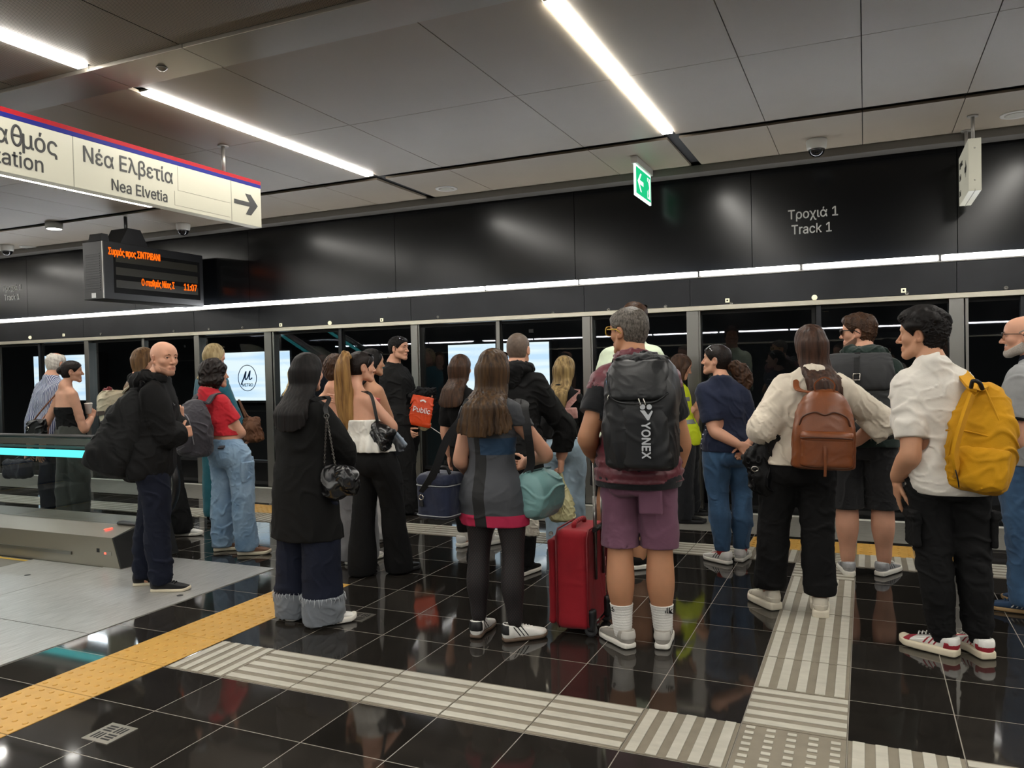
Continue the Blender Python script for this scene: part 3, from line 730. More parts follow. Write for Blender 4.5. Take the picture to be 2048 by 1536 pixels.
        Rm = np.stack([t, d, n], 1); L.append(rbox(c, V3(.040, .047, .0145) * s, Rm, .0135 * s, .012)); L.append(ellipsoid(c + t * .024 * s - d * .02 * s - 0 * n, V3(.016, .03, .017) * s, Rm, .012))
        cu = spec.get('curl', p.curl[i])
        for q, (o, ln, r) in enumerate(((.030, .073, .0085), (.010, .081, .0088), (-.010, .075, .0083), (-.029, .060, .0074))):
            b = W + d * (.100 - .006 * abs(q - 1)) * s + t * o * s; a = math.radians((cu[q] if hasattr(cu, '__len__') else cu * (1 + .08 * q))); dd = d; A = 0
            sp = t * (o * .9) 
            for seg, fr_ in enumerate((.45, .31, .24)):
                A += a * (1 if seg else .75); dd = nrm(d * math.cos(A) + n * math.sin(A) + sp * (1 if cu == 0 or not hasattr(cu, '__len__') and cu < 40 else 0)); b2 = b + dd * ln * fr_ * s
                L.append(capsule(b, b2, r * s * (1 - .08 * seg), r * s * (1 - .08 * (seg + 1)), .004)); b = b2
        b = W + d * .028 * s + t * .030 * s + n * .006 * s; tc_ = spec.get('tc', .5)
        for ln, a, r in ((.042, .5, .0115), (.032, .75, .0098), (.026, .95, .0088)):
            dd = nrm(t * (1 - a * .75) + d * (.55 + a * .5) + n * tc_ * a); b2 = b + dd * ln * s; L.append(capsule(b, b2, r * s, r * s * .92, .006)); b = b2
        return L
    def body(p, h=.009, hh=.0030, hand_h=.0034, jaw=1., nose=1., lips=.85, stub=0., legs=True, extra=()):
        L = [p.trunk()]
        for sg in (-1, 1): L.append(ellipsoid(p.pel + p.R * sg * .045 * p.H / 1.7 - p.F * .055 * p.H / 1.7 - V3(0, 0, .035), V3(.075, .07, .085) * p.b * p.H / 1.7, p.B, .04))
        fine = [(p.head - .135 * p.hs, p.head + .135 * p.hs, hh)]
        for i in (0, 1):
            if p.arms[i]:
                L += p.arm_prims(i)
                hp = p.hand_prims(i); L += hp
                if hp: fine.append((np.min([q.lo for q in hp], 0) + .03, np.max([q.hi for q in hp], 0) - .03, hand_h))
            L += p.leg_prims(i)
            fd = V3(-math.sin(p.fyaw[i]), math.cos(p.fyaw[i]), 0); L.append(capsule(p.foot[i] + V3(0, 0, .045), p.foot[i] + fd * .13 + V3(0, 0, .03), .03, .022, .02))
        L += p.head_prims(jaw, nose) + list(extra)
        f = Field(L, h, fine); s = p.hs; R, c = p.HR, p.head
        def tint(P):
            q = (P - c) @ R / s
            def blob(x, y, z, a, b, d): return np.exp(-((q[:, 0] - x) / a) ** 2 - ((q[:, 1] - y) / b) ** 2 - ((q[:, 2] - z) / d) ** 2)
            return np.clip(lips * blob(0, .093, -.068, .021, .03, .0095) + .12 * (blob(.045, .06, -.025, .022, .03, .02) + blob(-.045, .06, -.025, .022, .03, .02)) + .2 * blob(0, .115, -.028, .014, .015, .014) + .25 * (blob(.085, -.01, -.005, .012, .02, .03) + blob(-.085, -.01, -.005, .012, .02, .03)), 0, 1)
        o = f.mesh('body', p.skin, p.root, tint); return o
    def eyes(p, open_=1.):
        s = p.hs; R = Matrix([list(r) for r in p.HR])
        for sg in (-1, 1):
            c = p.head + p.HR @ V3(sg * .0325, .0735, .0065) * s; bm = bmesh.new()
            bmesh.ops.create_uvsphere(bm, u_segments=20, v_segments=14, radius=.0119 * s, matrix=Matrix.Translation(Vector(c)) @ R.to_4x4() @ Matrix.Rotation(-math.pi / 2, 4, 'X'))
            f_ = Vector(p.HR[:, 1])
            for f in bm.faces:
                f.smooth = True; f.material_index = 1 if (f.calc_center_median() - Vector(c)).normalized().dot(f_) > .80 else 0
            me = bpy.data.meshes.new('eye'); bm.to_mesh(me); bm.free(); me.materials.append(m_eye); me.materials.append(m_iris); link('eye', me, p.root)
    def brows(p, m, r=.0035):
        s = p.hs
        for sg in (-1, 1):
            pts = [p.head + p.HR @ V3(sg * x, y, z) * s for x, y, z in ((.013, .0945, .0245), (.030, .0915, .0300), (.047, .0795, .0255))]
            MB().tube(spline(pts, 4), [(r * .7 * s, r * 1.15 * s)] * 8 + [(r * .35 * s, r * .5 * s)], 8, flat=tuple(p.HR[:, 1])).build('eyebrow', m, p.root)
    # -- hair -----------------------------------------------------------
    def hair_short(p, m, t0=.004, t1=.016, c=.024, amp=.002, lam=.02, top=None, front=.0, h=.0034, name='hair', clipz=-.085):
        s = p.hs; R = p.HR; g = lambda x, y, z: p.head + R @ V3(x, y, z) * s
        L = [ellipsoid(g(0, -.014, .032), V3(.0745, .097, .085) * s, R, .01), ellipsoid(g(0, -.04, -.02), V3(.062, .062, .07) * s, R, .03), ellipsoid(g(0, .04, .045), V3(.058, .05, .05) * s, R, .03)]
        f = Field(L, h, pad=.12)
        def loc(X, Y, Z):
            x, y, z = X - p.head[0], Y - p.head[1], Z - p.head[2]; return [(x * R[0, i] + y * R[1, i] + z * R[2, i]) / s for i in range(3)]
        X, Y, Z = f.grids(); lx, ly, lz = loc(X, Y, Z)
        t = t0 + (t1 - t0) * np.clip((lz + .05) / .12, 0, 1) ** 1.3 + front * np.clip((ly - .02) / .06, 0, 1) * np.clip((lz - .04) / .04, 0, 1)
        f.F -= (t * s).astype(f32)
        nz = wrinkle(p.seed + 3, amp, lam); f.disp(nz)
        if top: top(f, g, s)
        def keep(X, Y, Z):
            lx, ly, lz = loc(X, Y, Z); d1 = ly * .75 - lz * .66 - c; ear = (.026 - np.sqrt((ly + .008) ** 2 + ((lz + .008) * .8) ** 2)) - np.maximum(.062 - np.abs(lx), 0) * 3
            d = np.maximum(np.maximum(d1, ear * .7), clipz - lz); return d * s
        f.clip(keep, .006); return f.mesh(name, m, p.root)
    def hair_long(p, m, end, w0=.082, w1=.12, w2=.08, dep=.04, amp=.0035, lam=.022, part=0., back=-.05, h=.004, wave=.0, front=True, sweep=0., name='hair', c=.03, frontlock=None, taper=.55, seed=None, backoff=.128):
        """hair falling down the back to height end"""
        s = p.hs; R = p.HR; hd = p.head; g = lambda x, y, z: hd + R @ V3(x, y, z) * s; seed = p.seed if seed is None else seed
        hy = math.atan2(-R[0, 1], R[1, 1]); B = rotz(hy); F = B[:, 1]; Rr = B[:, 0]
        L = [ellipsoid(g(0, -.016, .035), V3(.090, .110, .098) * s, R, .02), ellipsoid(g(0, -.038, -.02), V3(.090, .086, .088) * s, R, .03)]
        u0, v0 = hd @ Rr, hd @ F; zt = hd[2] + .03; H_ = zt - end; bz = (p.sh_c @ F) - backoff * p.H / 1.7
        TS = p.trunk_st(z0=.40, z1=.86); zz_ = [q[0] for q in TS]
        def vb(t):
            z = zt - H_ * t; a = v0 + back * s; ze = min(z, .735 * p.H); c = p.spine(ze); k_ = float(np.interp(ze, zz_, [q[4] for q in TS])); bk = c @ F - k_ - backoff * .30; wgt = min(1, max(0, (p.sh_c[2] + .15 - z) / .13)); return a * (1 - wgt) + min(a, bk) * wgt
        st = []
        for t, wd, dp in ((0, w0 * .97, .075), (.15, w0 * 1.02, .07), (.3, w0 * .5 + w1 * .5, .055), (.5, w1, dep), (.75, w1 * .45 + w2 * .55, dep * .9), (.92, w2, dep * .7), (1, w2 * taper, dep * .45)):
            st.append((zt - H_ * t, u0 + sweep * t * t, vb(t), wd, dp, 2.2))
        L.append(loft((0, 0, 0), B, st, .03))
        if frontlock:
            for pts, rad in frontlock: L += tubes([g(*q) for q in pts], [r * s for r in rad], .02, 1.3, .7)
        f = Field(L, h)
        def loc(X, Y, Z):
            x, y, z = X - hd[0], Y - hd[1], Z - hd[2]; return [(x * R[0, i] + y * R[1, i] + z * R[2, i]) / s for i in range(3)]
        sa, sb, sc2 = sines(seed, lam * 2.2, 4, (1, 1, .10)), sines(seed + 7, lam, 5, (1, 1, .07)), sines(seed + 9, .10, 3, (.6, .6, 1.))
        def dsp(x, y, z):
            zz = np.clip((hd[2] - z) / max(H_, .1), 0, 1.2); wv = wave * zz * np.sin(z * 2 * np.pi / .085 + 2.2 * sa(x, y, z * 0 + 1))
            return amp * (.5 + .9 * zz) * (np.abs(sb(x + wv, y, z)) * 2 - .7 + .9 * sa(x + wv, y, z)) + .004 * sc2(x, y, z) * zz + .05 * np.clip(zz - .9, 0, .2) * sa(x * 1.5, y, z)
        f.disp(dsp)
        def keep(X, Y, Z):
            lx, ly, lz = loc(X, Y, Z); d1 = ly * .80 - lz * .6 - c
            low = ly + .012 + 0 * lz                      # under the crown only the back of the head is covered
            face = np.where(lz < -.02, np.maximum(d1, low - .02), d1); return face * s
        se = sines(seed + 13, .03, 4, (1, 1, 0)); f.clip(lambda X, Y, Z: end + .035 + .05 * se(X, Y, Z * 0) - Z, .004)
        if front:
            keepf = keep
            def keepall(X, Y, Z): k = keepf(X, Y, Z); return k
            F0 = f.F.copy()
            f.clip(keepall, .008)
            if frontlock:
                for pts, rad in frontlock:
                    for q in tubes([g(*a) for a in pts], [r * s for r in rad], .012, 1.3, .7): f.add(q)
                f.disp(lambda x, y, z: .6 * amp * (np.abs(sb(x, y, z)) * 2 - .7))
        return f.mesh(name, m, p.root)
    def blob_hair(p, m, prims, amp=.004, lam=.03, h=.004, name='hair', st=(1, 1, .5), clip=None):
        f = Field(prims, h); sb = sines(p.seed + 4, lam, 6, st); sa = sines(p.seed + 5, lam * 2, 4, st)
        f.disp(lambda x, y, z: amp * (np.abs(sb(x, y, z)) * 2 - .7 + .8 * sa(x, y, z)))
        if clip: f.clip(clip)
        return f.mesh(name, m, p.root)
    # -- clothes ----------------------------------------------------------
    def top(p, m, name='shirt', add=.02, hem=.50, sleeve=(.55, .55), sl_add=.012, neck=.07, wr=.005, lam=.13, over=None, k=.035, h=.0065, flare=0., neckz=.0, neckf=.03, extra=(), folds=True, rs=None, clipfn=None, disp=None, up=.86, strap=None):
        H = p.H; L = [p.trunk(add, over=over, z0=min(hem, .455) - .02, z1=up)]
        if over is None:
            if hem < .56: L.append(p.trunk(add + .010, z1=.575))
            for sg in (-1, 1): L.append(ellipsoid(p.pel + p.R * sg * .045 * H / 1.7 - p.F * .055 * H / 1.7 - V3(0, 0, .035), V3(.075, .07, .085) * p.b * H / 1.7 + add, p.B, .04))
        for i in (0, 1):
            if sleeve[i] > 0 and p.arms[i]:
                L += p.arm_prims(i, sl_add, 0, sleeve[i], k, rs)
            L.append(capsule(p.neck + V3(0, 0, -.005) - p.F * .015, p.shl[i] + V3(0, 0, .012), .045 * H / 1.7 + add * .5, .035 + add * .5, .045))
        L += list(extra)
        f = Field(L, h)
        f.disp(wrinkle(p.seed, wr, lam))
        if folds:
            for i in (0, 1):
                f.disp(creases(p.shl[i] * .6 + p.pel * .4, nrm(p.shl[i] - p.pel + V3(0, 0, -.2)), wr * .7, .06, .13, i + p.seed))
                if sleeve[i] > 1: f.disp(creases(p.elb[i], p.wri[i] - p.shl[i], wr * 1.3, .035, .09, i))
            f.disp(creases(p.spine(.58 * H), V3(.2, 0, 1), wr * .9, .05, .14, 5))
        if disp: f.disp(disp)
        zc = hem * H; a = sines(p.seed + 1, .3, 3)
        f.clip(lambda X, Y, Z: (zc + .006 * a(X, Y, Z * 0)) - Z)
        if neck: f.add(Prim(p.neck - .3, p.neck + .3, capsule(p.neck - V3(0, 0, .03) + p.F * neckf * 0, p.neck + V3(0, 0, .2) + p.F * neckf, neck + neckz, neck, .01).fn, .008, True))
        for i in (0, 1):
            if 0 < sleeve[i] < 1.97 and p.arms[i]:    # straight cuff
                c = p.shl[i] + (p.elb[i] - p.shl[i]) * sleeve[i] if sleeve[i] <= 1 else p.elb[i] + (p.wri[i] - p.elb[i]) * (sleeve[i] - 1)
                d = nrm(p.elb[i] - p.shl[i]) if sleeve[i] <= 1 else nrm(p.wri[i] - p.elb[i])
                q = Prim(c - .16, c + .16, lambda X, Y, Z, c=c, d=d: np.maximum(-((X - c[0]) * d[0] + (Y - c[1]) * d[1] + (Z - c[2]) * d[2]), np.sqrt((X - c[0]) ** 2 + (Y - c[1]) ** 2 + (Z - c[2]) ** 2) - .085), .004, True); f.add(q)
        if .05 < neck < .0705 and sleeve[0] > 0 and up > .8:
            for q in tubes([p.neck + V3(0, 0, -.002) + p.R * (neck + .003) * math.cos(a) + p.F * (neck + .003) * math.sin(a) + V3(0, 0, .004 - .016 * math.sin(a)) for a in np.linspace(0, 2 * math.pi, 9)], [.0085] * 9, .012): f.add(q)
        if clipfn: f.clip(clipfn)
        return f.mesh(name, m, p.root)
    def trousers(p, m, r=None, end=.05, waist=.60, add=.012, wr=.005, lam=.11, k=.03, h=.007, name='trousers', dragl=0., stack=0., ext=()):
        """r: radii at hip, mid thigh, knee, calf, low calf, hem (for 1.7 m)"""
        H = p.H; s_ = H / 1.7 * (.4 + .6 * p.b) * .94; r = r or [.098, .088, .068, .066, .056, .05]
        L = [p.trunk(add, z1=waist)]
        for sg in (-1, 1): L.append(ellipsoid(p.pel + p.R * sg * .045 * H / 1.7 - p.F * .055 * H / 1.7 - V3(0, 0, .035), V3(.075, .07, .085) * p.b * H / 1.7 + add, p.B, .04))
        for i in (0, 1):
            pts = [q.copy() for q in p.leg_pts(i)]; a = p.ank[i]; hem_ = V3(a[0], a[1], end)
            if end > .25: pts = pts[:3] + [p.kne[i] * (1 - .3) + a * .3]; 
            else: pts[-1] = hem_ + V3(0, 0, .02); pts[-2] = p.kne[i] * .3 + a * .7; pts[-3] = p.kne[i] * .62 + a * .38 - p.F * .008
            L += tubes(pts, [x * s_ for x in r[:len(pts)]], k) + p.leg_prims(i, .006, k)
        L += list(ext)
        f = Field(L, h, pad=.05)
        f.disp(wrinkle(p.seed + 20, wr, lam, (1, 1, .8)))
        for i in (0, 1):
            f.disp(creases(p.kne[i] - p.F * .05, V3(.15, 0, 1), wr * 1.1, .045, .10, i + 3)); f.disp(creases(p.hipj[i] - V3(0, 0, .09) - p.F * .05, V3(.5 * (1 if i else -1), 0, 1), wr * .8, .05, .10, i))
            if stack: f.disp(creases(p.ank[i] + V3(0, 0, .05), V3(.1, 0, 1), stack, .04, .12, i + 8))
        f.clip(lambda X, Y, Z: Z - (waist * H)); f.clip(lambda X, Y, Z: end - Z, .003)
        if end > .09 and r[-1] < .2:
            for i in (0, 1):                     # hollow hem
                a = p.ank[i] if end < .25 else p.kne[i] * (1 - .3) + p.ank[i] * .3
                f.add(Prim(V3(a[0] - .2, a[1] - .2, end - .02), V3(a[0] + .2, a[1] + .2, end + .05), lambda X, Y, Z, a=a, rr=r[min(3, len(r) - 1)] if end > .25 else r[-1]: np.maximum(np.sqrt((X - a[0]) ** 2 + (Y - a[1]) ** 2) - (rr * s_ - .012), Z - (end + .02)), .004, True))
        return f.mesh(name, m, p.root)
    def trunk_at(p, z):
        q = p.trunk_st(); return np.interp(z, [a[0] / p.H for a in q], [a[3] for a in q]), np.interp(z, [a[0] / p.H for a in q], [a[4] for a in q])
    def skirt(p, m, st, name='dress', h=.0065, wr=.003, lam=.12, mats=None, clipfn=None, cols=None):
        st = [(z, max(ru, p.trunk_at(z)[0] + .012), max(rv, p.trunk_at(z)[1] + .014), du, dv) for z, ru, rv, du, dv in st]
        L = [loft((0, 0, 0), p.B, [(z * p.H, (p.spine(z * p.H) @ p.R) + du, (p.spine(z * p.H) @ p.F) + dv, ru, rv, 2.15) for z, ru, rv, du, dv in st], .03, capr=.008)]
        zl = min(q[0] for q in st) * p.H
        for i in (0, 1): L += p.leg_prims(i, .012, .05)
        f = Field(L, h, lo=V3(-99, -99, zl - .03)); f.disp(wrinkle(p.seed + 31, wr, lam)); f.clip(lambda X, Y, Z: zl - Z)
        if clipfn: f.clip(clipfn)
        return f.mesh(name, m, p.root)
    def shoe(p, i, mu, ms, L=.27, W=.098, sole=.028, collar=.09, chunk=0., toe=.05, stripe=None, ms2=None, tongue=None, lace=None, heel_lift=0., boot=None, tab=None):
        a = p.fyaw[i]; R = rotz(a); o = p.foot[i]; o = V3(o[0], o[1], 0.001); sg = -1 if i == 0 else 1; k = L / .27
        g = lambda x, y, z: o + R @ V3(x, y, z)
        y0, y1 = -.055 * k, .215 * k
        M = np.stack([R[:, 0], V3(0, 0, 1), R[:, 1]], 1)          # u = x, v = z, w = y
        lx = -sg * .010
        prof = [(y0, lx * .2, W * .30), (y0 + .03 * k, 0, W * .37), (.05 * k, -lx * .4, W * .36), (.11 * k, 0, W * .45), (.165 * k, lx * .2, W * .44), (.20 * k, lx, W * .30), (y1, lx * 1.2, W * .12)]
        sl = loft(o, M, [(y, u, sole / 2 + (.012 * max(0, (y - .15 * k) / (.065 * k)) ** 2), w_ + chunk, sole / 2 + (chunk * .3 if y < .08 else 0), 5.) for y, u, w_ in prof], .01, capr=.012)
        f = Field([sl], .004); f.clip(lambda X, Y, Z: .001 - Z)
        root = f.mesh('shoe', ms, p.root)
        hp = [(y0 + .004, .062), (y0 + .03 * k, .07), (.03 * k, .068), (.09 * k, .052), (.14 * k, .036), (.185 * k, .026), (y1 - .006, .016)]
        hz = lambda y: np.interp(y, [q[0] for q in hp], [q[1] for q in hp])
        up = [loft(o, M, [(min(max(y, y0 + .004), y1 - .006), u, sole + hz(y) * (toe / .05) / 2 - .006, max(w_ - .004, .008), hz(y) * (toe / .05) / 2 + .006, 2.6) for y, u, w_ in prof], .01, capr=.012), capsule(g(0, -.012 * k, sole + .035), g(0, -.010 * k, collar + .004), .040 * k, .037 * k, .02)]
        f = Field(up, .0038); f.clip(lambda X, Y, Z: sole * .75 - Z); zc = collar
        f.clip(lambda X, Y, Z: Z - (zc - .25 * ((X - o[0]) * R[0, 1] + (Y - o[1]) * R[1, 1])), .006)
        f.add(capsule(g(0, -.012 * k, collar - .01), g(0, -.012 * k, collar + .08), .030 * k, .034 * k, .006, sub=True))
        base = f.F.copy(); uo = f.mesh('upper', mu, root)
        lc = lambda X, Y, Z: ((X - o[0]) * R[0, 0] + (Y - o[1]) * R[1, 0], (X - o[0]) * R[0, 1] + (Y - o[1]) * R[1, 1], Z)
        if stripe:
            f.F = base - f32(.0016)
            def st_(X, Y, Z):
                x, y, z = lc(X, Y, Z); q = y + (z - sole) * .75; u = np.mod(q - .035 * k, .022 * k) - .011 * k; return np.maximum(np.maximum(np.abs(u) - .0048 * k, np.maximum(.035 * k - q, q - .101 * k)), np.maximum(.012 - np.abs(x), np.maximum(z - .085, sole + .004 - z)))
            f.clip(st_, .001); f.mesh('stripe', stripe, uo)
        if tab is not None:
            f.F = base - f32(.0017); f.clip(lambda X, Y, Z: np.maximum(lc(X, Y, Z)[1] + .026 * k, np.maximum(sole + .020 - Z, Z - collar - .004)), .001); f.mesh('heel_tab', tab, uo)
        if tongue is not None:
            f.F = base - f32(.003); f.clip(lambda X, Y, Z: np.maximum(np.abs(lc(X, Y, Z)[0] - lx * .2) - .017, np.maximum(.03 * k - lc(X, Y, Z)[1], lc(X, Y, Z)[1] - .125 * k)), .002); f.mesh('tongue', tongue, uo)
        if ms2 is not None:                                        # contrasting overlays at toe and heel
            for q in (0, 1):
                f.F = base - f32(.0014)
                if q: f.clip(lambda X, Y, Z: np.maximum(.15 * k - lc(X, Y, Z)[1] - (Z - sole) * .6, Z - sole - .045), .001)
                else: f.clip(lambda X, Y, Z: np.maximum(lc(X, Y, Z)[1] + .0 * k + (Z - sole) * .3, Z - sole - .034), .001)
                f.mesh('toe_overlay' if q else 'heel_overlay', ms2, uo)
        if lace is not None:
            m_ = MB()
            for q in range(5):
                y = (.052 + .017 * q) * k; z = sole + hz(y) * (toe / .05) + .004
                m_.tube([g(lx * .2 - .020, y - .004, z - .013), g(lx * .2, y, z - .003), g(lx * .2 + .020, y - .004, z - .013)], .0032, 6)
            m_.tube([g(lx * .2, .045 * k, sole + hz(.045) + .006), g(lx - .02, .058 * k, sole + hz(.058) + .003), g(lx - .032, .052 * k, sole + hz(.05) - .014)], .0025, 6)
            m_.tube([g(lx * .2, .045 * k, sole + hz(.045) + .006), g(lx + .02, .058 * k, sole + hz(.058) + .003), g(lx + .032, .052 * k, sole + hz(.05) - .014)], .0025, 6)
            m_.build('laces', lace, uo)
        return root
    def sock(p, i, m, z0=.05, z1=.2, r=.0, name='sock'):
        f = Field(p.leg_prims(i, .0045) + [capsule(p.ank[i] - V3(0, 0, .03), p.ank[i] + V3(0, 0, .02), .040, .042, .02)], .0045, lo=p.ank[i] - V3(.12, .12, .06), hi=V3(p.ank[i][0] + .12, p.ank[i][1] + .12, z1 + .02)); f.clip(lambda X, Y, Z: np.maximum(Z - z1, z0 - Z)); f.disp(lambda x, y, z: .0012 * np.sin(z * 2 * np.pi / .014)); return f.mesh(name, m, p.root)
    def hood(p, m, size=1., name='hood', dz=0.):
        c = p.neck - p.F * .055 + V3(0, 0, -.005 + dz); s = size
        L = tubes([p.neck + p.R * -.075 * s + p.F * .055, p.neck - p.R * .105 * s + p.F * .0 + V3(0, 0, .012), p.neck - p.R * .08 * s - p.F * .085 + V3(0, 0, .015), p.neck - p.F * .115 + V3(0, 0, .0), p.neck + p.R * .08 * s - p.F * .085 + V3(0, 0, .015), p.neck + p.R * .105 * s + V3(0, 0, .012), p.neck + p.R * .075 * s + p.F * .055], [.022, .032, .04, .046, .04, .032, .022], .03, 1., 1.2)
        L += [ellipsoid(c - p.F * .055 - V3(0, 0, .06), V3(.11 * s, .05, .085 * s), p.B, .04)]
        f = Field(L, .006); f.disp(wrinkle(p.seed + 40, .009, .07)); return f.mesh(name, m, p.root)
    def glasses(p, mf, ml, up=False, w=.066, hgt=.021, name='sunglasses', r=.0022, tilt=None):
        """on the nose, or pushed up on the head"""
        s = p.hs; R = p.HR
        if up: o = V3(0, .058, .098); Q = rotx(math.radians(62 if tilt is None else tilt)); dn = .105; 
        else: o = V3(0, .104, .008); Q = np.eye(3); dn = .105
        g = lambda x, y, z: p.head + R @ (o + Q @ V3(x, y, z)) * s
        t = MB()
        for sg in (-1, 1):
            cx = sg * .034; rim = [g(cx + .030 * np.sign(math.cos(a)) * abs(math.cos(a)) ** .7, -.10 * (abs(cx + .03 * math.cos(a)) - .0) ** 2 * 8 * .3, -.002 + hgt * np.sign(math.sin(a)) * abs(math.sin(a)) ** .7) for a in np.linspace(0, 2 * math.pi, 20, endpoint=False)]
            t.tube(rim, r * s, 6, True)
            x = sg * (w + .003)
            t.tube([g(sg * .062, -.012, .006), g(x + sg * .006, -.03, .006), g(x + sg * .011, -dn + .01, .004), g(x + sg * .009, -dn - .025, -.018)], r * s, 6)
        t.tube([g(-.008, .002, .004), g(0, .004, .007), g(.008, .002, .004)], r * s, 6)
        o1 = t.build(name, mf, p.root)
        for sg in (-1, 1):
            cx = sg * .034; MB().poly([g(cx + .029 * np.sign(math.cos(a)) * abs(math.cos(a)) ** .7, -.10 * (abs(cx + .03 * math.cos(a))) ** 2 * 2.4, -.002 + hgt * .95 * np.sign(math.sin(a)) * abs(math.sin(a)) ** .7) for a in np.linspace(0, 2 * math.pi, 20, endpoint=False)]).build('lens', ml, o1)
        return o1
# ------------------------------------------------------------------ the crowd
K = cloth('black_cotton', '0b0b0c', sheen=.0); K2 = cloth('black_wool', '0d0d0d', .9, sheen=.0); K3 = cloth('charcoal_cotton', '161616', sheen=.0)
NAVY = cloth('navy_denim', '111626', bscale=500, sheen=0); DENIM = cloth('blue_denim', '2f4a68', .8, .25, .35, 500, color2='46688c', vscale=7); LDEN = cloth('light_denim', '6d8aa6', .85, .2, .35, 500, color2='8fa9c0', vscale=6)
PALE = cloth('pale_denim', '9db4c4', .85, .15, .3, 500)
WSOLE = mat('white_rubber', 'dedad0', .5); CSOLE = mat('cream_rubber', 'd6cbb2', .55); BSOLE = mat('black_rubber', '17171a', .6)
WLEA = mat('white_leather', 'e4e2dc', .45, var=.04); BLEA = mat('black_leather', '131314', .38, bump=.2, bscale=90)
H_BLK = hair_mat('hair_black', '060505', '130d0c', rough=.62); H_DBR = hair_mat('hair_dark_brown', '0d0807', '1e1410'); H_BR = hair_mat('hair_brown', '22150e', '48301f'); H_LBR = hair_mat('hair_light_brown', '4a3320', '80603e')
H_HON = hair_mat('hair_honey', '5d3f22', 'a37c48', 45); H_BLD = hair_mat('hair_blonde', '8d7650', 'cbb689', 45); H_GRY = hair_mat('hair_grey', '2e2a26', '6f6860', 120, .5, (1, 1, .5)); H_WHT = hair_mat('hair_white', 'a8a199', 'd6d0c6', 90)
H_OMB = hair_mat('hair_ombre', '1f140d', '4f381f', 50); H_SHV = mat('shaved_hair', '5a4a3e', .6, var=.2, vscale=60)
FRB = mat('black_acetate', '0c0c0d', .2); LNS = mat('dark_lens', '1a1720', .05, spec=.8); GOLDF = mat('amber_acetate', 'b99a3e', .3); WFR = mat('white_frame', 'd5d5da', .3); CLR = mat('clear_lens', 'c9d2d6', .05, alpha=.25)
PEOPLE = {}

# 1 white-haired man in the striped shirt
p = PEOPLE['stripes'] = Person('white-haired man in blue striped shirt behind the escalator glass at far left', [(92, 1031, 0), (122, 1027, -10)], (112, 706), yaw=0, sex='m', hyaw=8, el=[(64, 838, -.02), None], wr=[(60, 895, .03), None], seed=11, build=1.08)
p.body(h=.011, hh=.005)
m_str = bpy.data.materials.new('blue_striped_cotton'); m_str.use_nodes = True; N, L = nt(m_str); wv = N.new('ShaderNodeTexWave'); wv.inputs['Scale'].default_value = 22; wv.inputs['Distortion'].default_value = .3; tc = N.new('ShaderNodeTexCoord'); L.new(tc.outputs['Object'], wv.inputs['Vector']); rp = N.new('ShaderNodeValToRGB'); L.new(wv.outputs[0], rp.inputs[0]); rp.color_ramp.elements[0].position = .45; rp.color_ramp.elements[1].position = .6; rp.color_ramp.elements[0].color = srgb('3d4a72'); rp.color_ramp.elements[1].color = srgb('c4c9d6'); L.new(rp.outputs[0], N['Principled BSDF'].inputs['Base Color']); N['Principled BSDF'].inputs['Roughness'].default_value = .8
p.top(m_str, hem=.47, sleeve=(1.95, 1.95), neck=.062, h=.009, sl_add=.014)
p.trousers(NAVY, [.1, .09, .075, .07, .065, .06], .03, h=.01)
for i in (0, 1): p.shoe(i, BLEA, BSOLE)
p.hair_short(H_WHT, .006, .008, amp=.003, clipz=-.08, h=.005, top=lambda f, g, s: f.add(ellipsoid(g(0, .02, .115), V3(.055, .075, .03), p.HR, .01, True)))

# 2 woman with the bun
p = PEOPLE['bun'] = Person('woman with a dark hair bun and black strapless top holding a cup', [(128, 1040, -15), (160, 1038, -25)], (143, 722), yaw=-8, hyaw=-38, el=[(90, 855, .0), (168, 858, -.06)], wr=[(84, 900, .1), (183, 836, .10)], skin='fair', seed=12, hands=[None, {'curl': 55, 'dir': tuple(V3(-.1, .3, .9)), 'palm': (-.8, .6, 0)}])
p.body(h=.009, hh=.0045); p.eyes()
p.top(K, 'strapless_top', .012, .57, (0, 0), neck=0, up=.80, h=.007, clipfn=lambda X, Y, Z: Z - (.712 * p.H), lam=.08)
p.trousers(cloth('dark_grey_cotton', '3b3d39'), [.105, .105, .1, .098, .09, .08], .025, .60, h=.009)
for i in (0, 1): p.shoe(i, BLEA, BSOLE)
p.hair_short(H_DBR, .006, .008, .03, amp=.0015, clipz=-.07)
g_ = lambda x, y, z: p.head + p.HR @ V3(x, y, z) * p.hs
p.blob_hair(H_DBR, [ellipsoid(g_(0, -.115, .012), V3(.038, .03, .038), p.HR, .01)], .004, .02, name='bun')

# 3 woman with the cream backpack
p = PEOPLE['cream'] = Person('woman with long light brown hair and cream backpack behind the bald man', [(318, 1066, -50), (358, 1072, -60)], (290, 697), yaw=-38, hyaw=-30, hiplat=.02, seed=13, wr=[None, (335, 850, .2)], el=[None, (318, 870, .1)])
p.body(h=.011, hh=.005); p.top(K, 'jacket', .022, .50, (1.9, 1.9), h=.009)
p.trousers(K, [.1, .095, .085, .09, .1, .11], .035, h=.009)
for i in (0, 1): p.shoe(i, WLEA, WSOLE, tongue=WLEA)
p.hair_long(H_LBR, p.head[2] - .40, w0=.085, w1=.125, w2=.09, sweep=-.09)

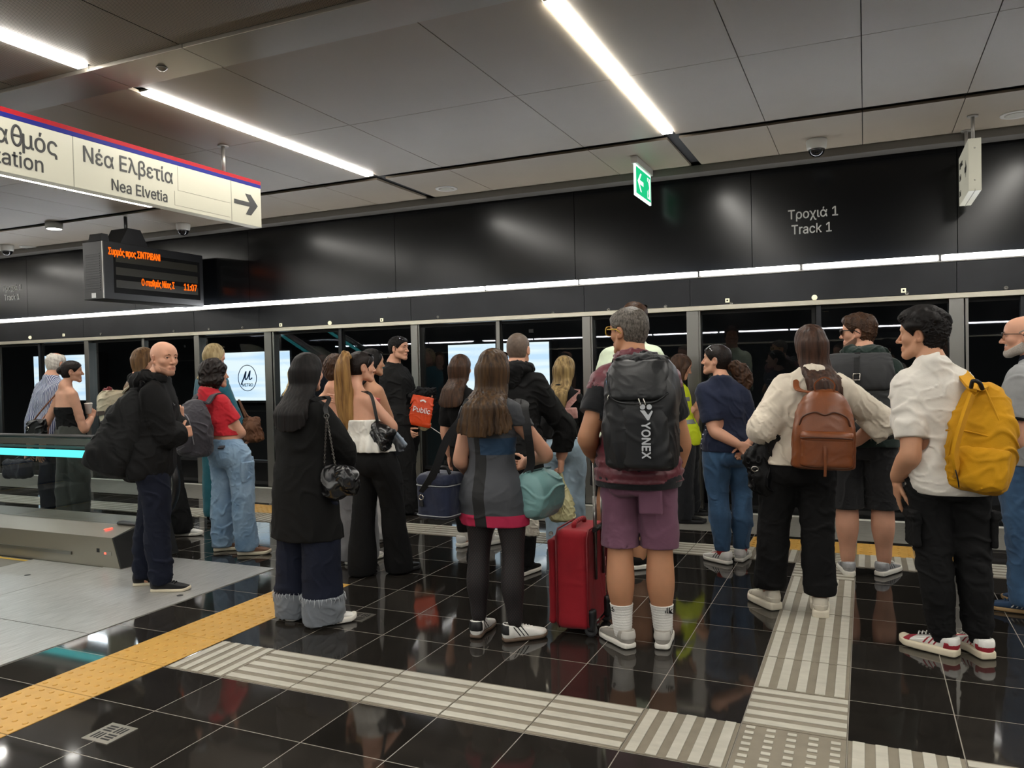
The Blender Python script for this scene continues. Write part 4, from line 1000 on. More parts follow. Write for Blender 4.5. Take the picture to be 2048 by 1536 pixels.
# 4 bald man
p = PEOPLE['bald'] = Person('bald man in black hoodie looking over his shoulder on the steel plate', [(283, 1171, -62), (318, 1183, -66)], (327, 683), yaw=-52, sex='m', hyaw=-98, hpitch=-2, skin='fair', seed=14, el=[(352, 868, .12), (336, 872, -.12)], wr=[(357, 842, .22), (362, 866, .0)], hands=[{'dir': (0, 0, 1), 'palm': (-.6, .7, 0), 'curl': 75}, {'curl': 60}], sw=.19, build=1.05)
p.body(jaw=1.05, stub=1, hh=.0026); p.eyes(); 
p.top(K, 'hoodie', .030, .44, (1.93, 1.93), .024, neck=.066, lam=.16, wr=.008); p.hood(K, .92)
p.trousers(NAVY, [.1, .092, .078, .074, .07, .066], .055, .56, stack=.007, wr=.006)
for i in (0, 1): p.shoe(i, cloth('black_canvas', '19191b'), CSOLE, sole=.024, lace=K, collar=.085)
p.brows(mat('brow_brown', '5e4637', .8, alpha=.75), .003)
m_stub = mat('stubble', '77594a', .7, var=.15, vscale=300, alpha=.30)
def beard(p, m, t=.0035, name='beard', h=.0034, lo=-.125, hi=-.02, yb=-.005, must=True):
    s = p.hs; R = p.HR; f = Field([q for q in p.head_prims()[:16]], h, pad=.03, lo=p.head - .15, hi=p.head + .15); f.F -= t * s
    def keep(X, Y, Z):
        x, y, z = X - p.head[0], Y - p.head[1], Z - p.head[2]; lx, ly, lz = [(x * R[0, i] + y * R[1, i] + z * R[2, i]) / s for i in range(3)]
        d = np.maximum(np.maximum(lz - (-.045 - .035 * np.clip((ly - .02) / .06, 0, 1) + .03 * np.clip((.02 - ly) / .04, 0, 1)), yb - ly), lo - lz)
        mu = np.maximum(np.maximum(np.abs(lz + .052) - .0065, np.abs(lx) - .028), .05 - ly)
        lip = .013 - np.sqrt((lx * .8) ** 2 + ((lz + .067) * 1.5) ** 2 + np.maximum(.06 - ly, 0) ** 2)
        return np.maximum(np.minimum(d, mu) if must else d, lip * .5) * s
    f.clip(keep, .003); return f.mesh(name, m, p.root)
beard(p, m_stub, .0009)

# 5 blonde woman in teal
p = PEOPLE['teal'] = Person('blonde woman in teal coat facing the round metro emblem', [(425, 1044, 0), (452, 1046, -10)], (430, 689), yaw=-5, seed=15, el=[None, (478, 850, .0)], wr=[None, (492, 872, .15)])
p.body(h=.011, hh=.006); TEAL = cloth('teal_wool', '1f5d6e', sheen=.3)
p.top(TEAL, 'coat', .03, .49, (1.92, 1.92), .022, h=.009); p.trousers(cloth('teal_cotton', '2a6a76'), [.1, .1, .09, .09, .09, .09], .06, h=.01)
for i in (0, 1): p.shoe(i, K, BSOLE)
p.hair_long(H_BLD, p.head[2] - .24, w0=.085, w1=.095, w2=.085, wave=.003)
p.glasses(FRB, LNS, up=True)

# 6 woman in the red T-shirt
p = PEOPLE['red'] = Person('woman with short dark curly hair in red T-shirt and cargo jeans', [(441, 1101, -50), (489, 1109, -62)], (430, 722), yaw=-2, hyaw=-25, skin='fair', seed=16, el=[(398, 872, .05), (482, 866, -.02)], wr=[(440, 850, .25), (462, 848, .18)], hands=[{'skip': 1}, None], hiplat=.03)
p.body(h=.009, hh=.005)
p.top(cloth('red_cotton', 'b3202c'), 'shirt', .018, .615, (.62, .62), .018, neck=.064, lam=.1)
p.trousers(LDEN, [.108, .105, .098, .094, .092, .094], .035, .605, wr=.008, stack=.008)
for i in (0, 1): p.shoe(i, mat('brown_suede', '6a4c3c', .8, var=.15), CSOLE, lace=mat('brown_lace', '4a3428', .8), chunk=.006)
pk = rbox(p.hipj[1] * .45 + p.kne[1] * .55 + p.R * .085 - p.F * .005 + V3(0, 0, .06), V3(.016, .07, .085), p.B, .012); f = Field([pk], .006); f.disp(wrinkle(3, .004, .06)); f.mesh('cargo_pocket', LDEN, p.root)
g_ = lambda x, y, z: p.head + p.HR @ V3(x, y, z) * p.hs
p.blob_hair(H_DBR, [ellipsoid(g_(0, -.02, .035), V3(.095, .112, .098), p.HR, .03), ellipsoid(g_(0, -.05, -.05), V3(.102, .085, .085), p.HR, .04), ellipsoid(g_(.06, -.02, -.06), V3(.045, .05, .06), p.HR, .03), ellipsoid(g_(-.06, -.02, -.06), V3(.045, .05, .06), p.HR, .03), ellipsoid(g_(0, .14, -.04), V3(.1, .09, .09), p.HR, .03, True)], .008, .035, st=(1, 1, .8))

# 7 woman in the long black coat
p = PEOPLE['coat'] = Person('woman with long straight dark hair in long black coat and frayed cuffed jeans', [(588, 1238, 8), (640, 1250, -42)], (616, 709), yaw=-6, hyaw=0, seed=17, el=[(580, 905, 0), (690, 898, -.02)], wr=[(590, 985, .12), (690, 962, .16)], hands=[{'skip': 1}, {'curl': 60}], sw=.155)
p.body(h=.010, hh=.005, lips=0)
OC = [(.20, .165, .115), (.30, .160, .112), (.455, .145, .108), (.50, .140, .105), (.55, .132, .10), (.60, .122, .095), (.64, .118, .09), (.70, .118, .088), (.75, .117, .086), (.79, .108, .075), (.815, .09, .06), (.835, .060, .050), (.86, .04, .044)]
OC = [(a, b * .94, c * .9) for a, b, c in OC]
p.top(K2, 'coat', .0, .315, (1.94, 1.94), .024, neck=.05, over=[o for o in OC], wr=.006, lam=.2, h=.007)
p.trousers(NAVY, [.115, .118, .118, .118, .118, .12], .155, .56, wr=.006, lam=.14)
CUFF = cloth('grey_denim_cuff', '6f747a', .9, bscale=450)
for i in (0, 1):
    a = p.ank[i]; q = p.kne[i] * .3 + a * .7
    f = Field([loft((0, 0, 0), np.eye(3), [(.02, a[0], a[1], .118, .118), (.09, a[0], a[1], .124, .122), (.185, q[0] * .5 + a[0] * .5, q[1] * .5 + a[1] * .5, .125, .122)], .01, capr=.005)], .006); f.disp(wrinkle(i + 60, .006, .1))
    zt = sines(i + 3, .03, 5); f.clip(lambda X, Y, Z: Z - (.178 + .006 * zt(X, Y, Z * 0))); cf = f.mesh('jeans_cuff', CUFF, p.root)
    fr_ = MB()
    for k in range(34):
        th = k * 2 * math.pi / 34; r_ = .124; x, y = a[0] + r_ * math.cos(th), a[1] + r_ * math.sin(th); ln = random.uniform(.02, .05)
        fr_.tube([(x, y, .182), (x + .008 * math.cos(th) + random.uniform(-.006, .006), y + .008 * math.sin(th), .17), (x + .006 * math.cos(th) + random.uniform(-.012, .012), y + .006 * math.sin(th), .178 - ln)], .0011, 4)
    fr_.build('fringe', mat('frayed_thread', 'c4c8cc', .9), cf)
    p.shoe(i, WLEA, WSOLE, sole=.035, chunk=.004, L=.275, tongue=WLEA)
p.hair_long(H_BLK, p.head[2] - .52, w0=.085, w1=.112, w2=.088, amp=.003, sweep=.03)

# 8 blond person mostly behind the coat
p = PEOPLE['hidden'] = Person('person with blond hair mostly hidden behind the long black coat', [(588, 1050, 0), (612, 1050, 0)], (598, 725), yaw=10, seed=18, sw=.12)
p.body(h=.012, hh=.006); p.top(K3, 'jacket', .02, .52, (1.9, 1.9), h=.01); p.trousers(K, [.09, .085, .075, .075, .07, .07], .02, h=.011)
for i in (0, 1): p.shoe(i, BLEA, BSOLE)
p.hair_long(H_BLD, p.head[2] - .22, w0=.08, w1=.085, w2=.08, h=.006)

# 9 person with the short brown hair
p = PEOPLE['updo'] = Person('woman with pinned-up brown hair and grey trousers behind the ponytail woman', [(703, 1127, 0), (728, 1124, -10)], (672, 712), yaw=5, hyaw=15, seed=19, sw=.125)
p.body(h=.010, hh=.005); p.top(cloth('cream_knit', 'c9bda8'), 'strapless_top', .012, .55, (0, 0), neck=0, up=.80, h=.009, clipfn=lambda X, Y, Z: Z - (.70 * p.H))
p.trousers(cloth('grey_linen', '77777a'), [.1, .1, .1, .105, .11, .115], .03, h=.010)
for i in (0, 1): p.shoe(i, WLEA, WSOLE)
g_ = lambda x, y, z: p.head + p.HR @ V3(x, y, z) * p.hs
p.blob_hair(H_BR, [ellipsoid(g_(0, -.02, .035), V3(.088, .108, .094), p.HR, .03), ellipsoid(g_(0, -.06, -.035), V3(.07, .06, .055), p.HR, .03), ellipsoid(g_(0, .13, -.04), V3(.1, .09, .09), p.HR, .02, True)], .006, .03)

# 10 ponytail woman
p = PEOPLE['ponytail'] = Person('woman with high blonde ponytail in white peplum top and black flared trousers', [(722, 1152, 10), (795, 1146, -20)], (722, 704), yaw=-12, hyaw=-35, skin='fair', seed=20, el=[(694, 845, .10), (784, 852, -.06)], wr=[(690, 800, .06), (768, 890, .14)], hands=[{'dir': tuple(-CR * .95 + V3(0, 0, .1)), 'palm': tuple(CF), 'curl': 12, 'thumb': (0, 0, 1)}, {'curl': 50}], hiplat=.01)
p.body(h=.008, hh=.0042); p.eyes()
f = p.top(cloth('white_crinkle', 'e6e3db', .9), 'peplum_top', .014, .56, (0, 0), neck=0, up=.80, h=.006, wr=.0035, lam=.06, folds=False, clipfn=lambda X, Y, Z: Z - (.700 * p.H), over=[(.45, .125, .10), (.56, .112, .086), (.60, .106, .078), (.64, .084, .066), (.67, .084, .067), (.70, .088, .068), (.75, .09, .066), (.8, .09, .06)], disp=lambda x, y, z: .010 * np.sin(np.arctan2(y - p.pel[1], x - p.pel[0]) * 17) * np.clip((.64 * p.H - z) / .1, 0, 1))
p.trousers(K, [.104, .1, .088, .09, .098, .11], .012, .615, wr=.004)
for i in (0, 1): p.shoe(i, BLEA, BSOLE, sole=.03)
p.hair_short(H_DBR, .005, .009, .03, amp=.0015, clipz=-.06)
g_ = lambda x, y, z: p.head + p.HR @ V3(x, y, z) * p.hs
e0 = g_(0, -.09, .065); b_ = -p.F
pts = [e0, e0 + b_ * .05 + V3(0, 0, .015), e0 + b_ * .075 - V3(0, 0, .06), e0 + b_ * .06 - V3(0, 0, .18) - p.R * .01, e0 + b_ * .045 - V3(0, 0, .32) - p.R * .015, e0 + b_ * .04 - V3(0, 0, .43), e0 + b_ * .04 - V3(0, 0, .50)]
p.blob_hair(H_HON, tubes(pts, [.026, .038, .055, .068, .072, .058, .02], .01, 1.15, .6, tuple(p.F)), .005, .022, name='ponytail', st=(1, 1, .08))
p.glasses(FRB, LNS, up=True, tilt=70)

# 11 woman with the pink straps
p = PEOPLE['straps'] = Person('dark-haired woman in coral top with thin straps beside the man with the orange bag', [(738, 1086, 0), (760, 1084, -10)], (745, 700), yaw=-10, hyaw=-30, skin='olive', seed=21, el=[None, (778, 835, .0)], wr=[None, (772, 880, .12)])
p.body(h=.009, hh=.005); CORAL = cloth('coral_cotton', 'b8615c')
p.top(CORAL, 'tank_top', .010, .56, (0, 0), neck=0, up=.81, h=.007, clipfn=lambda X, Y, Z: Z - (.755 * p.H))
for u in (-.075, -.045, .045, .075): 
    sp = [p.sh_c + p.R * u - p.F * .085 - V3(0, 0, .09), p.sh_c + p.R * u * 1.05 - p.F * .055 - V3(0, 0, -.005), p.sh_c + p.R * u * 1.1 + V3(0, 0, .045)]
    ribbon(spline(sp, 5), .014, .004, tuple(p.R)).build('shoulder_strap', K if abs(u) < .06 else CORAL, p.root)
p.trousers(cloth('white_linen', 'c3c2c0'), [.1, .095, .09, .09, .09, .095], .03, h=.009)
for i in (0, 1): p.shoe(i, WLEA, WSOLE)
p.hair_long(H_BLK, p.head[2] - .28, w0=.078, w1=.075, w2=.06)
p.glasses(FRB, LNS, up=True)

# 12 man with the orange bag
p = PEOPLE['orange'] = Person('short-haired man in black top facing right with orange shopping bag', [(806, 1012, -85), (818, 1028, -95)], (797, 674), yaw=-92, sex='m', hyaw=-92, skin='fair', seed=22, el=[(838, 838, .10), (768, 842, -.12)], wr=[(852, 800, -.02), (808, 862, -.14)], hands=[{'curl': 70}, {'curl': 40}], build=1.08)
p.body(h=.008, hh=.0030); p.eyes(); p.brows(H_BLK, .004)
p.top(K3, 'sweater', .018, .50, (1.95, 1.95), .014, neck=.07, wr=.006); p.trousers(K, [.105, .1, .092, .09, .088, .085], .02, .58, wr=.006)
for i in (0, 1): p.shoe(i, K, BSOLE, sole=.035)
p.hair_short(H_BLK, .003, .012, .026, amp=.002, lam=.015)
p.glasses(FRB, LNS, up=True)
ch = [p.neck + p.TF * .02 + p.TR * .06 + V3(0, 0, .01), p.neck + p.TF * .075 + p.TR * .04 - V3(0, 0, .03), p.neck + p.TF * .095 - V3(0, 0, .075), p.neck + p.TF * .075 - p.TR * .04 - V3(0, 0, .03), p.neck + p.TF * .02 - p.TR * .06 + V3(0, 0, .01)]
MB().tube(spline(ch, 6), .0022, 6).build('necklace', mat('silver', 'b8b8b8', .25, 1.), p.root)

# 13 woman with long straight hair
p = PEOPLE['straight'] = Person('woman with very long straight brown hair in black with white socks', [(925, 1093, -15), (975, 1090, -25)], (922, 711), yaw=-8, hyaw=-5, seed=23, skin='fair', sw=.13)
p.body(h=.011, hh=.006); p.top(K, 'shirt', .016, .52, (.9, .9), .016, h=.009); p.trousers(K, [.092, .08, .06, .06, .048, .042], .12, h=.009)
for i in (0, 1): p.shoe(i, WLEA, WSOLE, sole=.035, tongue=WLEA, lace=WLEA, chunk=.004); p.sock(i, WSOLE, .05, .17, .04)
p.hair_long(H_BR, p.head[2] - .66, w0=.085, w1=.118, w2=.10, amp=.003)

# 14 woman in the colour-block dress
p = PEOPLE['dress'] = Person('woman with very long wavy hair in grey, black and pink minidress and fishnet tights', [(956, 1272, 6), (1024, 1281, -48)], (988, 701), yaw=-3, hyaw=5, skin='fair', seed=24, el=[(920, 918, .0), (1092, 908, -.03)], wr=[(938, 945, .16), (1052, 925, .16)], hands=[{'curl': 50}, {'curl': 50}], sw=.16, build=1.0, hiplat=.0)
p.body(h=.008, hh=.005, lips=0)
GRY = cloth('grey_jersey', '3a3c40'); PINK = cloth('pink_jersey', 'a5173f')
m_dr = bpy.data.materials.new('colour_block_jersey'); m_dr.use_nodes = True; N, L = nt(m_dr); b = N['Principled BSDF']; tc = N.new('ShaderNodeTexCoord'); sx = N.new('ShaderNodeSeparateXYZ'); L.new(tc.outputs['Object'], sx.inputs[0])
hem_z = top_z = None
cx0 = p.pel[0] * p.R[0] + p.pel[1] * p.R[1] - .012
u_ = mth('ADD', mth('MULTIPLY', sx.outputs[0], float(p.R[0])), mth('MULTIPLY', sx.outputs[1], float(p.R[1])))
core = mth('LESS_THAN', mth('ABSOLUTE', mth('SUBTRACT', u_, float(cx0))), .036)
zb = at(1000, 1031, p.d - .12)[2]; zw = at(1000, 905, p.d)[2]
pk_ = mth('LESS_THAN', sx.outputs[2], float(zb))
m1 = N.new('ShaderNodeMix'); m1.data_type = 'RGBA'; L.new(pk_, m1.inputs[0]); m1.inputs[6].default_value = srgb('404247'); m1.inputs[7].default_value = srgb('b01f48')
m2 = N.new('ShaderNodeMix'); m2.data_type = 'RGBA'; L.new(core, m2.inputs[0]); L.new(m1.outputs[2], m2.inputs[6]); m2.inputs[7].default_value = srgb('121214')
bl = mth('GREATER_THAN', sx.outputs[2], float(zw)); bl2 = mth('MULTIPLY', mth('MULTIPLY', bl, mth('GREATER_THAN', u_, float(cx0))), mth('LESS_THAN', sx.outputs[2], float(zw) + .09))
m3 = N.new('ShaderNodeMix'); m3.data_type = 'RGBA'; L.new(bl2, m3.inputs[0]); L.new(m2.outputs[2], m3.inputs[6]); m3.inputs[7].default_value = srgb('1d3a55'); L.new(m3.outputs[2], b.inputs['Base Color']); b.inputs['Roughness'].default_value = .75
p.skirt(m_dr, [(.398, .172, .122, 0, -.01), (.45, .176, .13, 0, -.012), (.50, .176, .132, 0, -.02), (.55, .162, .118, 0, -.014), (.60, .138, .10, 0, -.004), (.64, .128, .095, 0, 0), (.70, .140, .102, 0, .004), (.76, .148, .105, 0, .0), (.80, .12, .075, 0, 0)], wr=.004, lam=.16)
p.top(GRY, 'bodice', .016, .74, (.42, .42), .014, neck=.07, h=.007)
TI = bpy.data.materials.new('fishnet_tights'); TI.use_nodes = True; N, L = nt(TI); b = N['Principled BSDF']; tc = N.new('ShaderNodeTexCoord'); mp = N.new('ShaderNodeMapping'); L.new(tc.outputs['Object'], mp.inputs[0]); mp.inputs['Rotation'].default_value = (.0, .785, .0); mp.inputs['Scale'].default_value = (85, 60, 85)
N.remove(mp); sx = N.new('ShaderNodeSeparateXYZ'); L.new(tc.outputs['Object'], sx.inputs[0]); u_ = mth('ADD', sx.outputs[0], mth('MULTIPLY', sx.outputs[1], .6))
j1 = mth('MAXIMUM', joint(mth('ADD', u_, mth('MULTIPLY', sx.outputs[2], .8)), 0, .016, .0036), joint(mth('SUBTRACT', u_, mth('MULTIPLY', sx.outputs[2], .8)), 0, .016, .0036))
m1 = N.new('ShaderNodeMix'); m1.data_type = 'RGBA'; L.new(j1, m1.inputs[0]); m1.inputs[6].default_value = srgb('2a1d1f'); m1.inputs[7].default_value = srgb('0a090b'); L.new(m1.outputs[2], b.inputs['Base Color']); b.inputs['Roughness'].default_value = .7
for i in (0, 1):
    f = Field(p.leg_prims(i, .003), .007); f.clip(lambda X, Y, Z: Z - .45 * p.H); f.mesh('tights', TI, p.root)
for i in (0, 1): p.shoe(i, WLEA, mat('gum_rubber', '5b4a3c', .6), sole=.022, stripe=BLEA, tab=BLEA, tongue=WLEA, lace=WLEA, L=.265)
p.hair_long(H_OMB, p.head[2] - .74, w0=.09, w1=.165, w2=.15, amp=.006, lam=.026, wave=.012, taper=.85, dep=.05)
p.glasses(FRB, LNS, up=True, tilt=55)

# 15 man in the black hoodie
p = PEOPLE['hoodie'] = Person('man with cropped hair in black hoodie holding a yellow plastic bag', [(948, 1142, 10), (1047, 1150, -12)], (1036, 667), yaw=-6, sex='m', hyaw=8, skin='fair', seed=25, el=[None, (1131, 858, -.02)], wr=[None, (1122, 917, .03)], hands=[None, {'curl': 80, 'dir': (-.05, .05, -1), 'palm': (-1, -.1, 0)}], build=1.12, sw=.195, hiplat=.10)
p.body(h=.009, hh=.0045); p.top(K, 'hoodie', .03, .50, (1.93, 1.93), .024, neck=.068, lam=.16, wr=.008); p.hood(K, 1.0)
p.trousers(K, [.1, .09, .075, .07, .064, .058], .06, h=.009)
for i in (0, 1): p.shoe(i, K, WSOLE, sole=.03, tongue=K, lace=K, stripe=None)
p.hair_short(H_SHV, .003, .005, .022, amp=.0005, lam=.01)
MB().tube([p.wri[1] + .030 * (p.TR * math.cos(a) + p.TF * math.sin(a)) + V3(0, 0, .0) for a in np.linspace(0, 6.283, 16, endpoint=False)], .004, 8, True).build('bracelet', BSOLE, p.root)

# 16 woman with pink strap
p = PEOPLE['pinkbow'] = Person('blonde woman in pale jeans with a pink crossbody strap on her back', [(1112, 1092, 5), (1148, 1092, -10)], (1130, 714), yaw=-5, seed=26, skin='fair', el=[None, (1172, 850, .02)], wr=[None, (1166, 895, .14)])
p.body(h=.011, hh=.006); p.top(K, 'shirt', .014, .57, (1.9, 1.9), .012, h=.009); p.trousers(PALE, [.1, .098, .09, .09, .09, .092], .03, .60, h=.009)
for i in (0, 1): p.shoe(i, WLEA, WSOLE)
p.hair_long(H_BLD if False else hair_mat('hair_dark_blonde', '4a3924', 'a58b5c', 45), p.head[2] - .42, w0=.08, w1=.088, w2=.075, wave=.006)

# 17 man in the maroon vest
p = PEOPLE['maroon'] = Person('grey-haired man in maroon quilted vest and mauve shorts with yellow glasses', [(1250, 1292, 50), (1326, 1293, 8)], (1256, 618), yaw=4, sex='m', hyaw=62, skin='tan', seed=27, el=[(1176, 872, -.04), (1362, 880, .03)], wr=[(1183, 905, .12), (1352, 940, .12)], hands=[{'dir': tuple(V3(.1, .5, -.5)), 'palm': (.75, .35, -.1), 'curl': 78, 'thumb': (0, .3, 1)}, {'curl': 40}], build=1.08, sw=.185, lean=.02)
p.body(hh=.0036); p.eyes()
p.top(cloth('black_tee', '121317'), 'shirt', .027, .478, (.62, .62), .022, neck=.062)
m_mar = mat('maroon_nylon', '5a1826', .42, var=.12, vscale=10, bump=.15, bscale=60, sheen=.2)
qz = sines(5, .1, 4)
p.top(m_mar, 'quilted_vest', .030, .495, (.14, .14), .022, neck=.075, wr=.004, lam=.06, disp=lambda x, y, z: -.006 * np.abs(np.sin((z + .006 * qz(x, y, z)) * np.pi / .056)) + .003)
f = Field(tubes([p.neck + V3(0, 0, .005) + p.R * .078 * math.cos(a) + p.F * (.078 * math.sin(a) + .0) + V3(0, 0, .012 - .018 * math.sin(a)) for a in np.linspace(0, 2 * math.pi, 9)], [.026] * 9, .01), .006); f.disp(wrinkle(9, .006, .05)); f.mesh('collar', m_mar, p.root)
MAU = cloth('mauve_fleece', '6d4a5c', .95, sheen=.1)
p.trousers(MAU, [.106, .097, .094, .094, .1, .1], .262 * p.H + .06, .57, wr=.006, lam=.15, k=.014)
pk = rbox(p.pel + p.R * .085 - p.F * .128 - V3(0, 0, .145), V3(.06, .008, .075), p.B, .008); Field([pk], .004).mesh('back_pocket', MAU, p.root)
GRS = mat('grey_suede', '9a958c', .85, var=.1)
SKW = cloth('white_rib', 'd8d6d0', .95)
for i in (0, 1): p.shoe(i, GRS, WSOLE, sole=.03, tab=mat('pale_grey_suede', 'b9b5ad', .7), tongue=GRS, lace=WLEA, L=.29, W=.105, chunk=.002); p.sock(i, SKW, .05, .225, .043)
for i in (0, 1):
    a = p.ank[i] + (p.kne[i] - p.ank[i]) * .43; text('sock_lettering', 'silk', K, .045, V3(a[0], a[1], .19) - p.F * .056 - p.R * (.045 if i == 0 else .0), tuple(p.R), (0, 0, 1), p.root, .0015)
p.hair_short(H_GRY, .003, .013, .022, amp=.002, lam=.02)
p.glasses(GOLDF, LNS, w=.07, hgt=.024, name='sunglasses', r=.0034)

# 18 tall man in the mint T-shirt
p = PEOPLE['mint'] = Person('tall man in pale mint T-shirt half hidden behind the maroon vest', [(1212, 1118, 10), (1275, 1138, -45)], (1270, 606), yaw=-8, sex='m', hyaw=-12, skin='tan', seed=28, build=1.15, sw=.205, el=[(1196, 860, .05), (1330, 870, .05)], wr=[(1205, 930, .25), (1325, 930, .25)])
p.body(h=.010, hh=.005); p.top(cloth('mint_cotton', 'cfdcc2'), 'shirt', .022, .48, (.7, .7), .026, neck=.066, h=.008); p.trousers(K3, [.12, .115, .11, .105, .1, .1], .27 * p.H + .05, h=.009)
LIM = mat('lime_lace', '7fae3a', .7)
for i in (0, 1): p.shoe(i, K, WSOLE, sole=.036, lace=LIM, L=.3, W=.108)
p.hair_short(H_BR, .005, .012, .024, amp=.002)
p.glasses(FRB, LNS, up=True)

# 19 woman in the high-visibility vest
p = PEOPLE['hivis'] = Person('woman in yellow high-visibility vest bowing her head', [(1380, 1030, -75), (1366, 1046, -80)], (1362, 711), yaw=-88, hyaw=-72, hpitch=-20, skin='fair', seed=29, el=[(1386, 850, .12), (1346, 852, -.14)], wr=[(1396, 815, .06), (1388, 816, -.05)], hands=[{'curl': 40}, {'curl': 35, 'dir': (.85, -.1, .35), 'palm': (-.2, .9, .1)}], lean=-.02)
p.body(h=.008, hh=.0029); p.eyes(); p.brows(H_BR)
p.top(cloth('black_shirt', '191a1f'), 'shirt', .014, .50, (.55, .55), .016, neck=.06)
HV = mat('fluorescent_yellow', 'c8d61a', .7, var=.05, emit=None)
tr_ = p.TR; 
p.top(HV, 'safety_vest', .032, .46, (.1, .1), .022, neck=.085, neckf=.12, h=.007, clipfn=lambda X, Y, Z: np.minimum(np.minimum(.0 * X + .5, .5), np.maximum(.025 - np.abs((X - p.sh_c[0]) * p.TR[0] + (Y - p.sh_c[1]) * p.TR[1]), -((X - p.sh_c[0]) * p.TF[0] + (Y - p.sh_c[1]) * p.TF[1]))))
SIL = mat('reflective_grey', '8d9093', .4, .4)
for zc in (.60, .735):
    p.top(SIL, 'reflective_band', .034, .46, (0, 0), .024, neck=0, h=.007, folds=False, clipfn=lambda X, Y, Z: np.maximum(np.abs(Z - zc * p.H) - .024, np.maximum(.028 - np.abs((X - p.sh_c[0]) * p.TR[0] + (Y - p.sh_c[1]) * p.TR[1]), -((X - p.sh_c[0]) * p.TF[0] + (Y - p.sh_c[1]) * p.TF[1]))))
p.trousers(cloth('dark_work_trousers', '15171c'), [.1, .095, .085, .085, .08, .078], .035, .58)
for i in (0, 1): p.shoe(i, BLEA, BSOLE, sole=.035, chunk=.004)
p.hair_long(H_BR, p.head[2] - .27, w0=.078, w1=.07, w2=.05, c=.038, frontlock=[([(.062, .045, .06), (.078, .035, .0), (.082, .02, -.06), (.078, .03, -.13), (.07, .035, -.2)], [.014, .02, .022, .02, .01]), ([(-.062, .045, .06), (-.078, .03, .0), (-.084, .0, -.06), (-.08, -.01, -.13), (-.075, -.02, -.2)], [.014, .02, .022, .02, .01])])

# 20 woman in the navy T-shirt
p = PEOPLE['navy'] = Person('woman in navy T-shirt with hands clasped behind her back, kissing a forehead', [(1450, 1127, 58), (1481, 1122, -8)], (1432, 691), yaw=22, hyaw=84, hpitch=6, skin='fair', seed=30, el=[(1428, 862, -.12), (1503, 862, -.02)], wr=[(1478, 890, -.20), (1492, 893, -.16)], hands=[{'dir': tuple(CR * .85 + V3(0, 0, -.35)), 'palm': tuple(-CF), 'curl': 30}, {'dir': tuple(-CR * .5 + V3(0, 0, -.7)), 'palm': tuple(-CF), 'curl': 45}], build=1.12, sw=.165, hiplat=.01)
p.body(h=.008, hh=.0029); p.eyes(); p.brows(H_DBR)
p.top(cloth('navy_jersey', '1b2238'), 'shirt', .020, .515, (.78, .78), .018, neck=.064, wr=.007, lam=.13)
m_ss = bpy.data.materials.new('navy_striped_jersey'); m_ss.use_nodes = True; N, L = nt(m_ss); b = N['Principled BSDF']; tc = N.new('ShaderNodeTexCoord'); sx = N.new('ShaderNodeSeparateXYZ'); L.new(tc.outputs['Object'], sx.inputs[0]); t_ = joint(sx.outputs[2], 0, .034, .0045); m1 = N.new('ShaderNodeMix'); m1.data_type = 'RGBA'; L.new(t_, m1.inputs[0]); m1.inputs[6].default_value = srgb('161c30'); m1.inputs[7].default_value = srgb('d0d2d8'); L.new(m1.outputs[2], b.inputs['Base Color']); b.inputs['Roughness'].default_value = .8
p.top(m_ss, 'striped_front', .0225, .517, (0, 0), .022, neck=.064, wr=.005, lam=.16, clipfn=lambda X, Y, Z: np.maximum(.0 - ((X - p.sh_c[0]) * p.F[0] + (Y - p.sh_c[1]) * p.F[1]), Z - .80 * p.H))
p.trousers(DENIM, [.1, .09, .065, .064, .05, .045], .095, .60, add=.010, wr=.006, stack=.004)
RED = mat('red_lining', 'b3231f', .7)
for i in (0, 1): p.shoe(i, WLEA, WSOLE, sole=.03, stripe=mat('navy_stripe', '1a1c2c', .5), tab=mat('white_tab', 'e6e2df', .5), L=.265, lace=WLEA, tongue=RED); 
for i in (0, 1):
    a = p.ank[i]; f = Field(tubes([V3(a[0], a[1], .085), V3(a[0], a[1], .108)], [.041, .042], .01), .004); f.mesh('shoe_collar', RED, p.root)
p.hair_short(H_DBR, .006, .012, .026, amp=.0015, clipz=-.07)
g_ = lambda x, y, z: p.head + p.HR @ V3(x, y, z) * p.hs
e0 = g_(0, -.105, -.03); b_ = CR
pts = [e0, e0 + b_ * .035 + V3(0, 0, -.005), e0 + b_ * .085 - V3(0, 0, .05), e0 + b_ * .10 - V3(0, 0, .12), e0 + b_ * .095 - V3(0, 0, .17), e0 + b_ * .085 - V3(0, 0, .20)]
p.blob_hair(H_BR, tubes(pts, [.022, .036, .06, .062, .045, .015], .01, 1., .75), .010, .035, name='ponytail', st=(1, 1, .7))
p.glasses(WFR, LNS, up=True, tilt=40)

# 21 woman in the beige shirt
p = PEOPLE['beige'] = Person('woman in cream shirt and black trousers with a tan leather backpack', [(1543, 1216, 40), (1641, 1232, 4)], (1618, 653), yaw=6, hyaw=28, skin='fair', seed=31, el=[(1524, 858, -.04), (1762, 840, -.08)], wr=[(1556, 872, .20), (1706, 888, -.02)], hands=[{'skip': 1}, {'dir': tuple(-CR * .6 + V3(0, 0, -.6)), 'palm': tuple(-CR), 'curl': 20}], sw=.172, build=1.05)
p.body(h=.009, hh=.0045)
BEI = cloth('cream_cotton', 'cfc5b4', .85)
p.top(BEI, 'shirt', .022, .525, (1.42, 1.52), .026, neck=.056, wr=.008, lam=.1, rs=[.05, .046, .042, .046, .044, .04])
p.trousers(K, [.108, .102, .09, .088, .085, .086], .125, .60, wr=.005)
SHB = mat('offwhite_leather', 'cbc4b4', .6, var=.05)
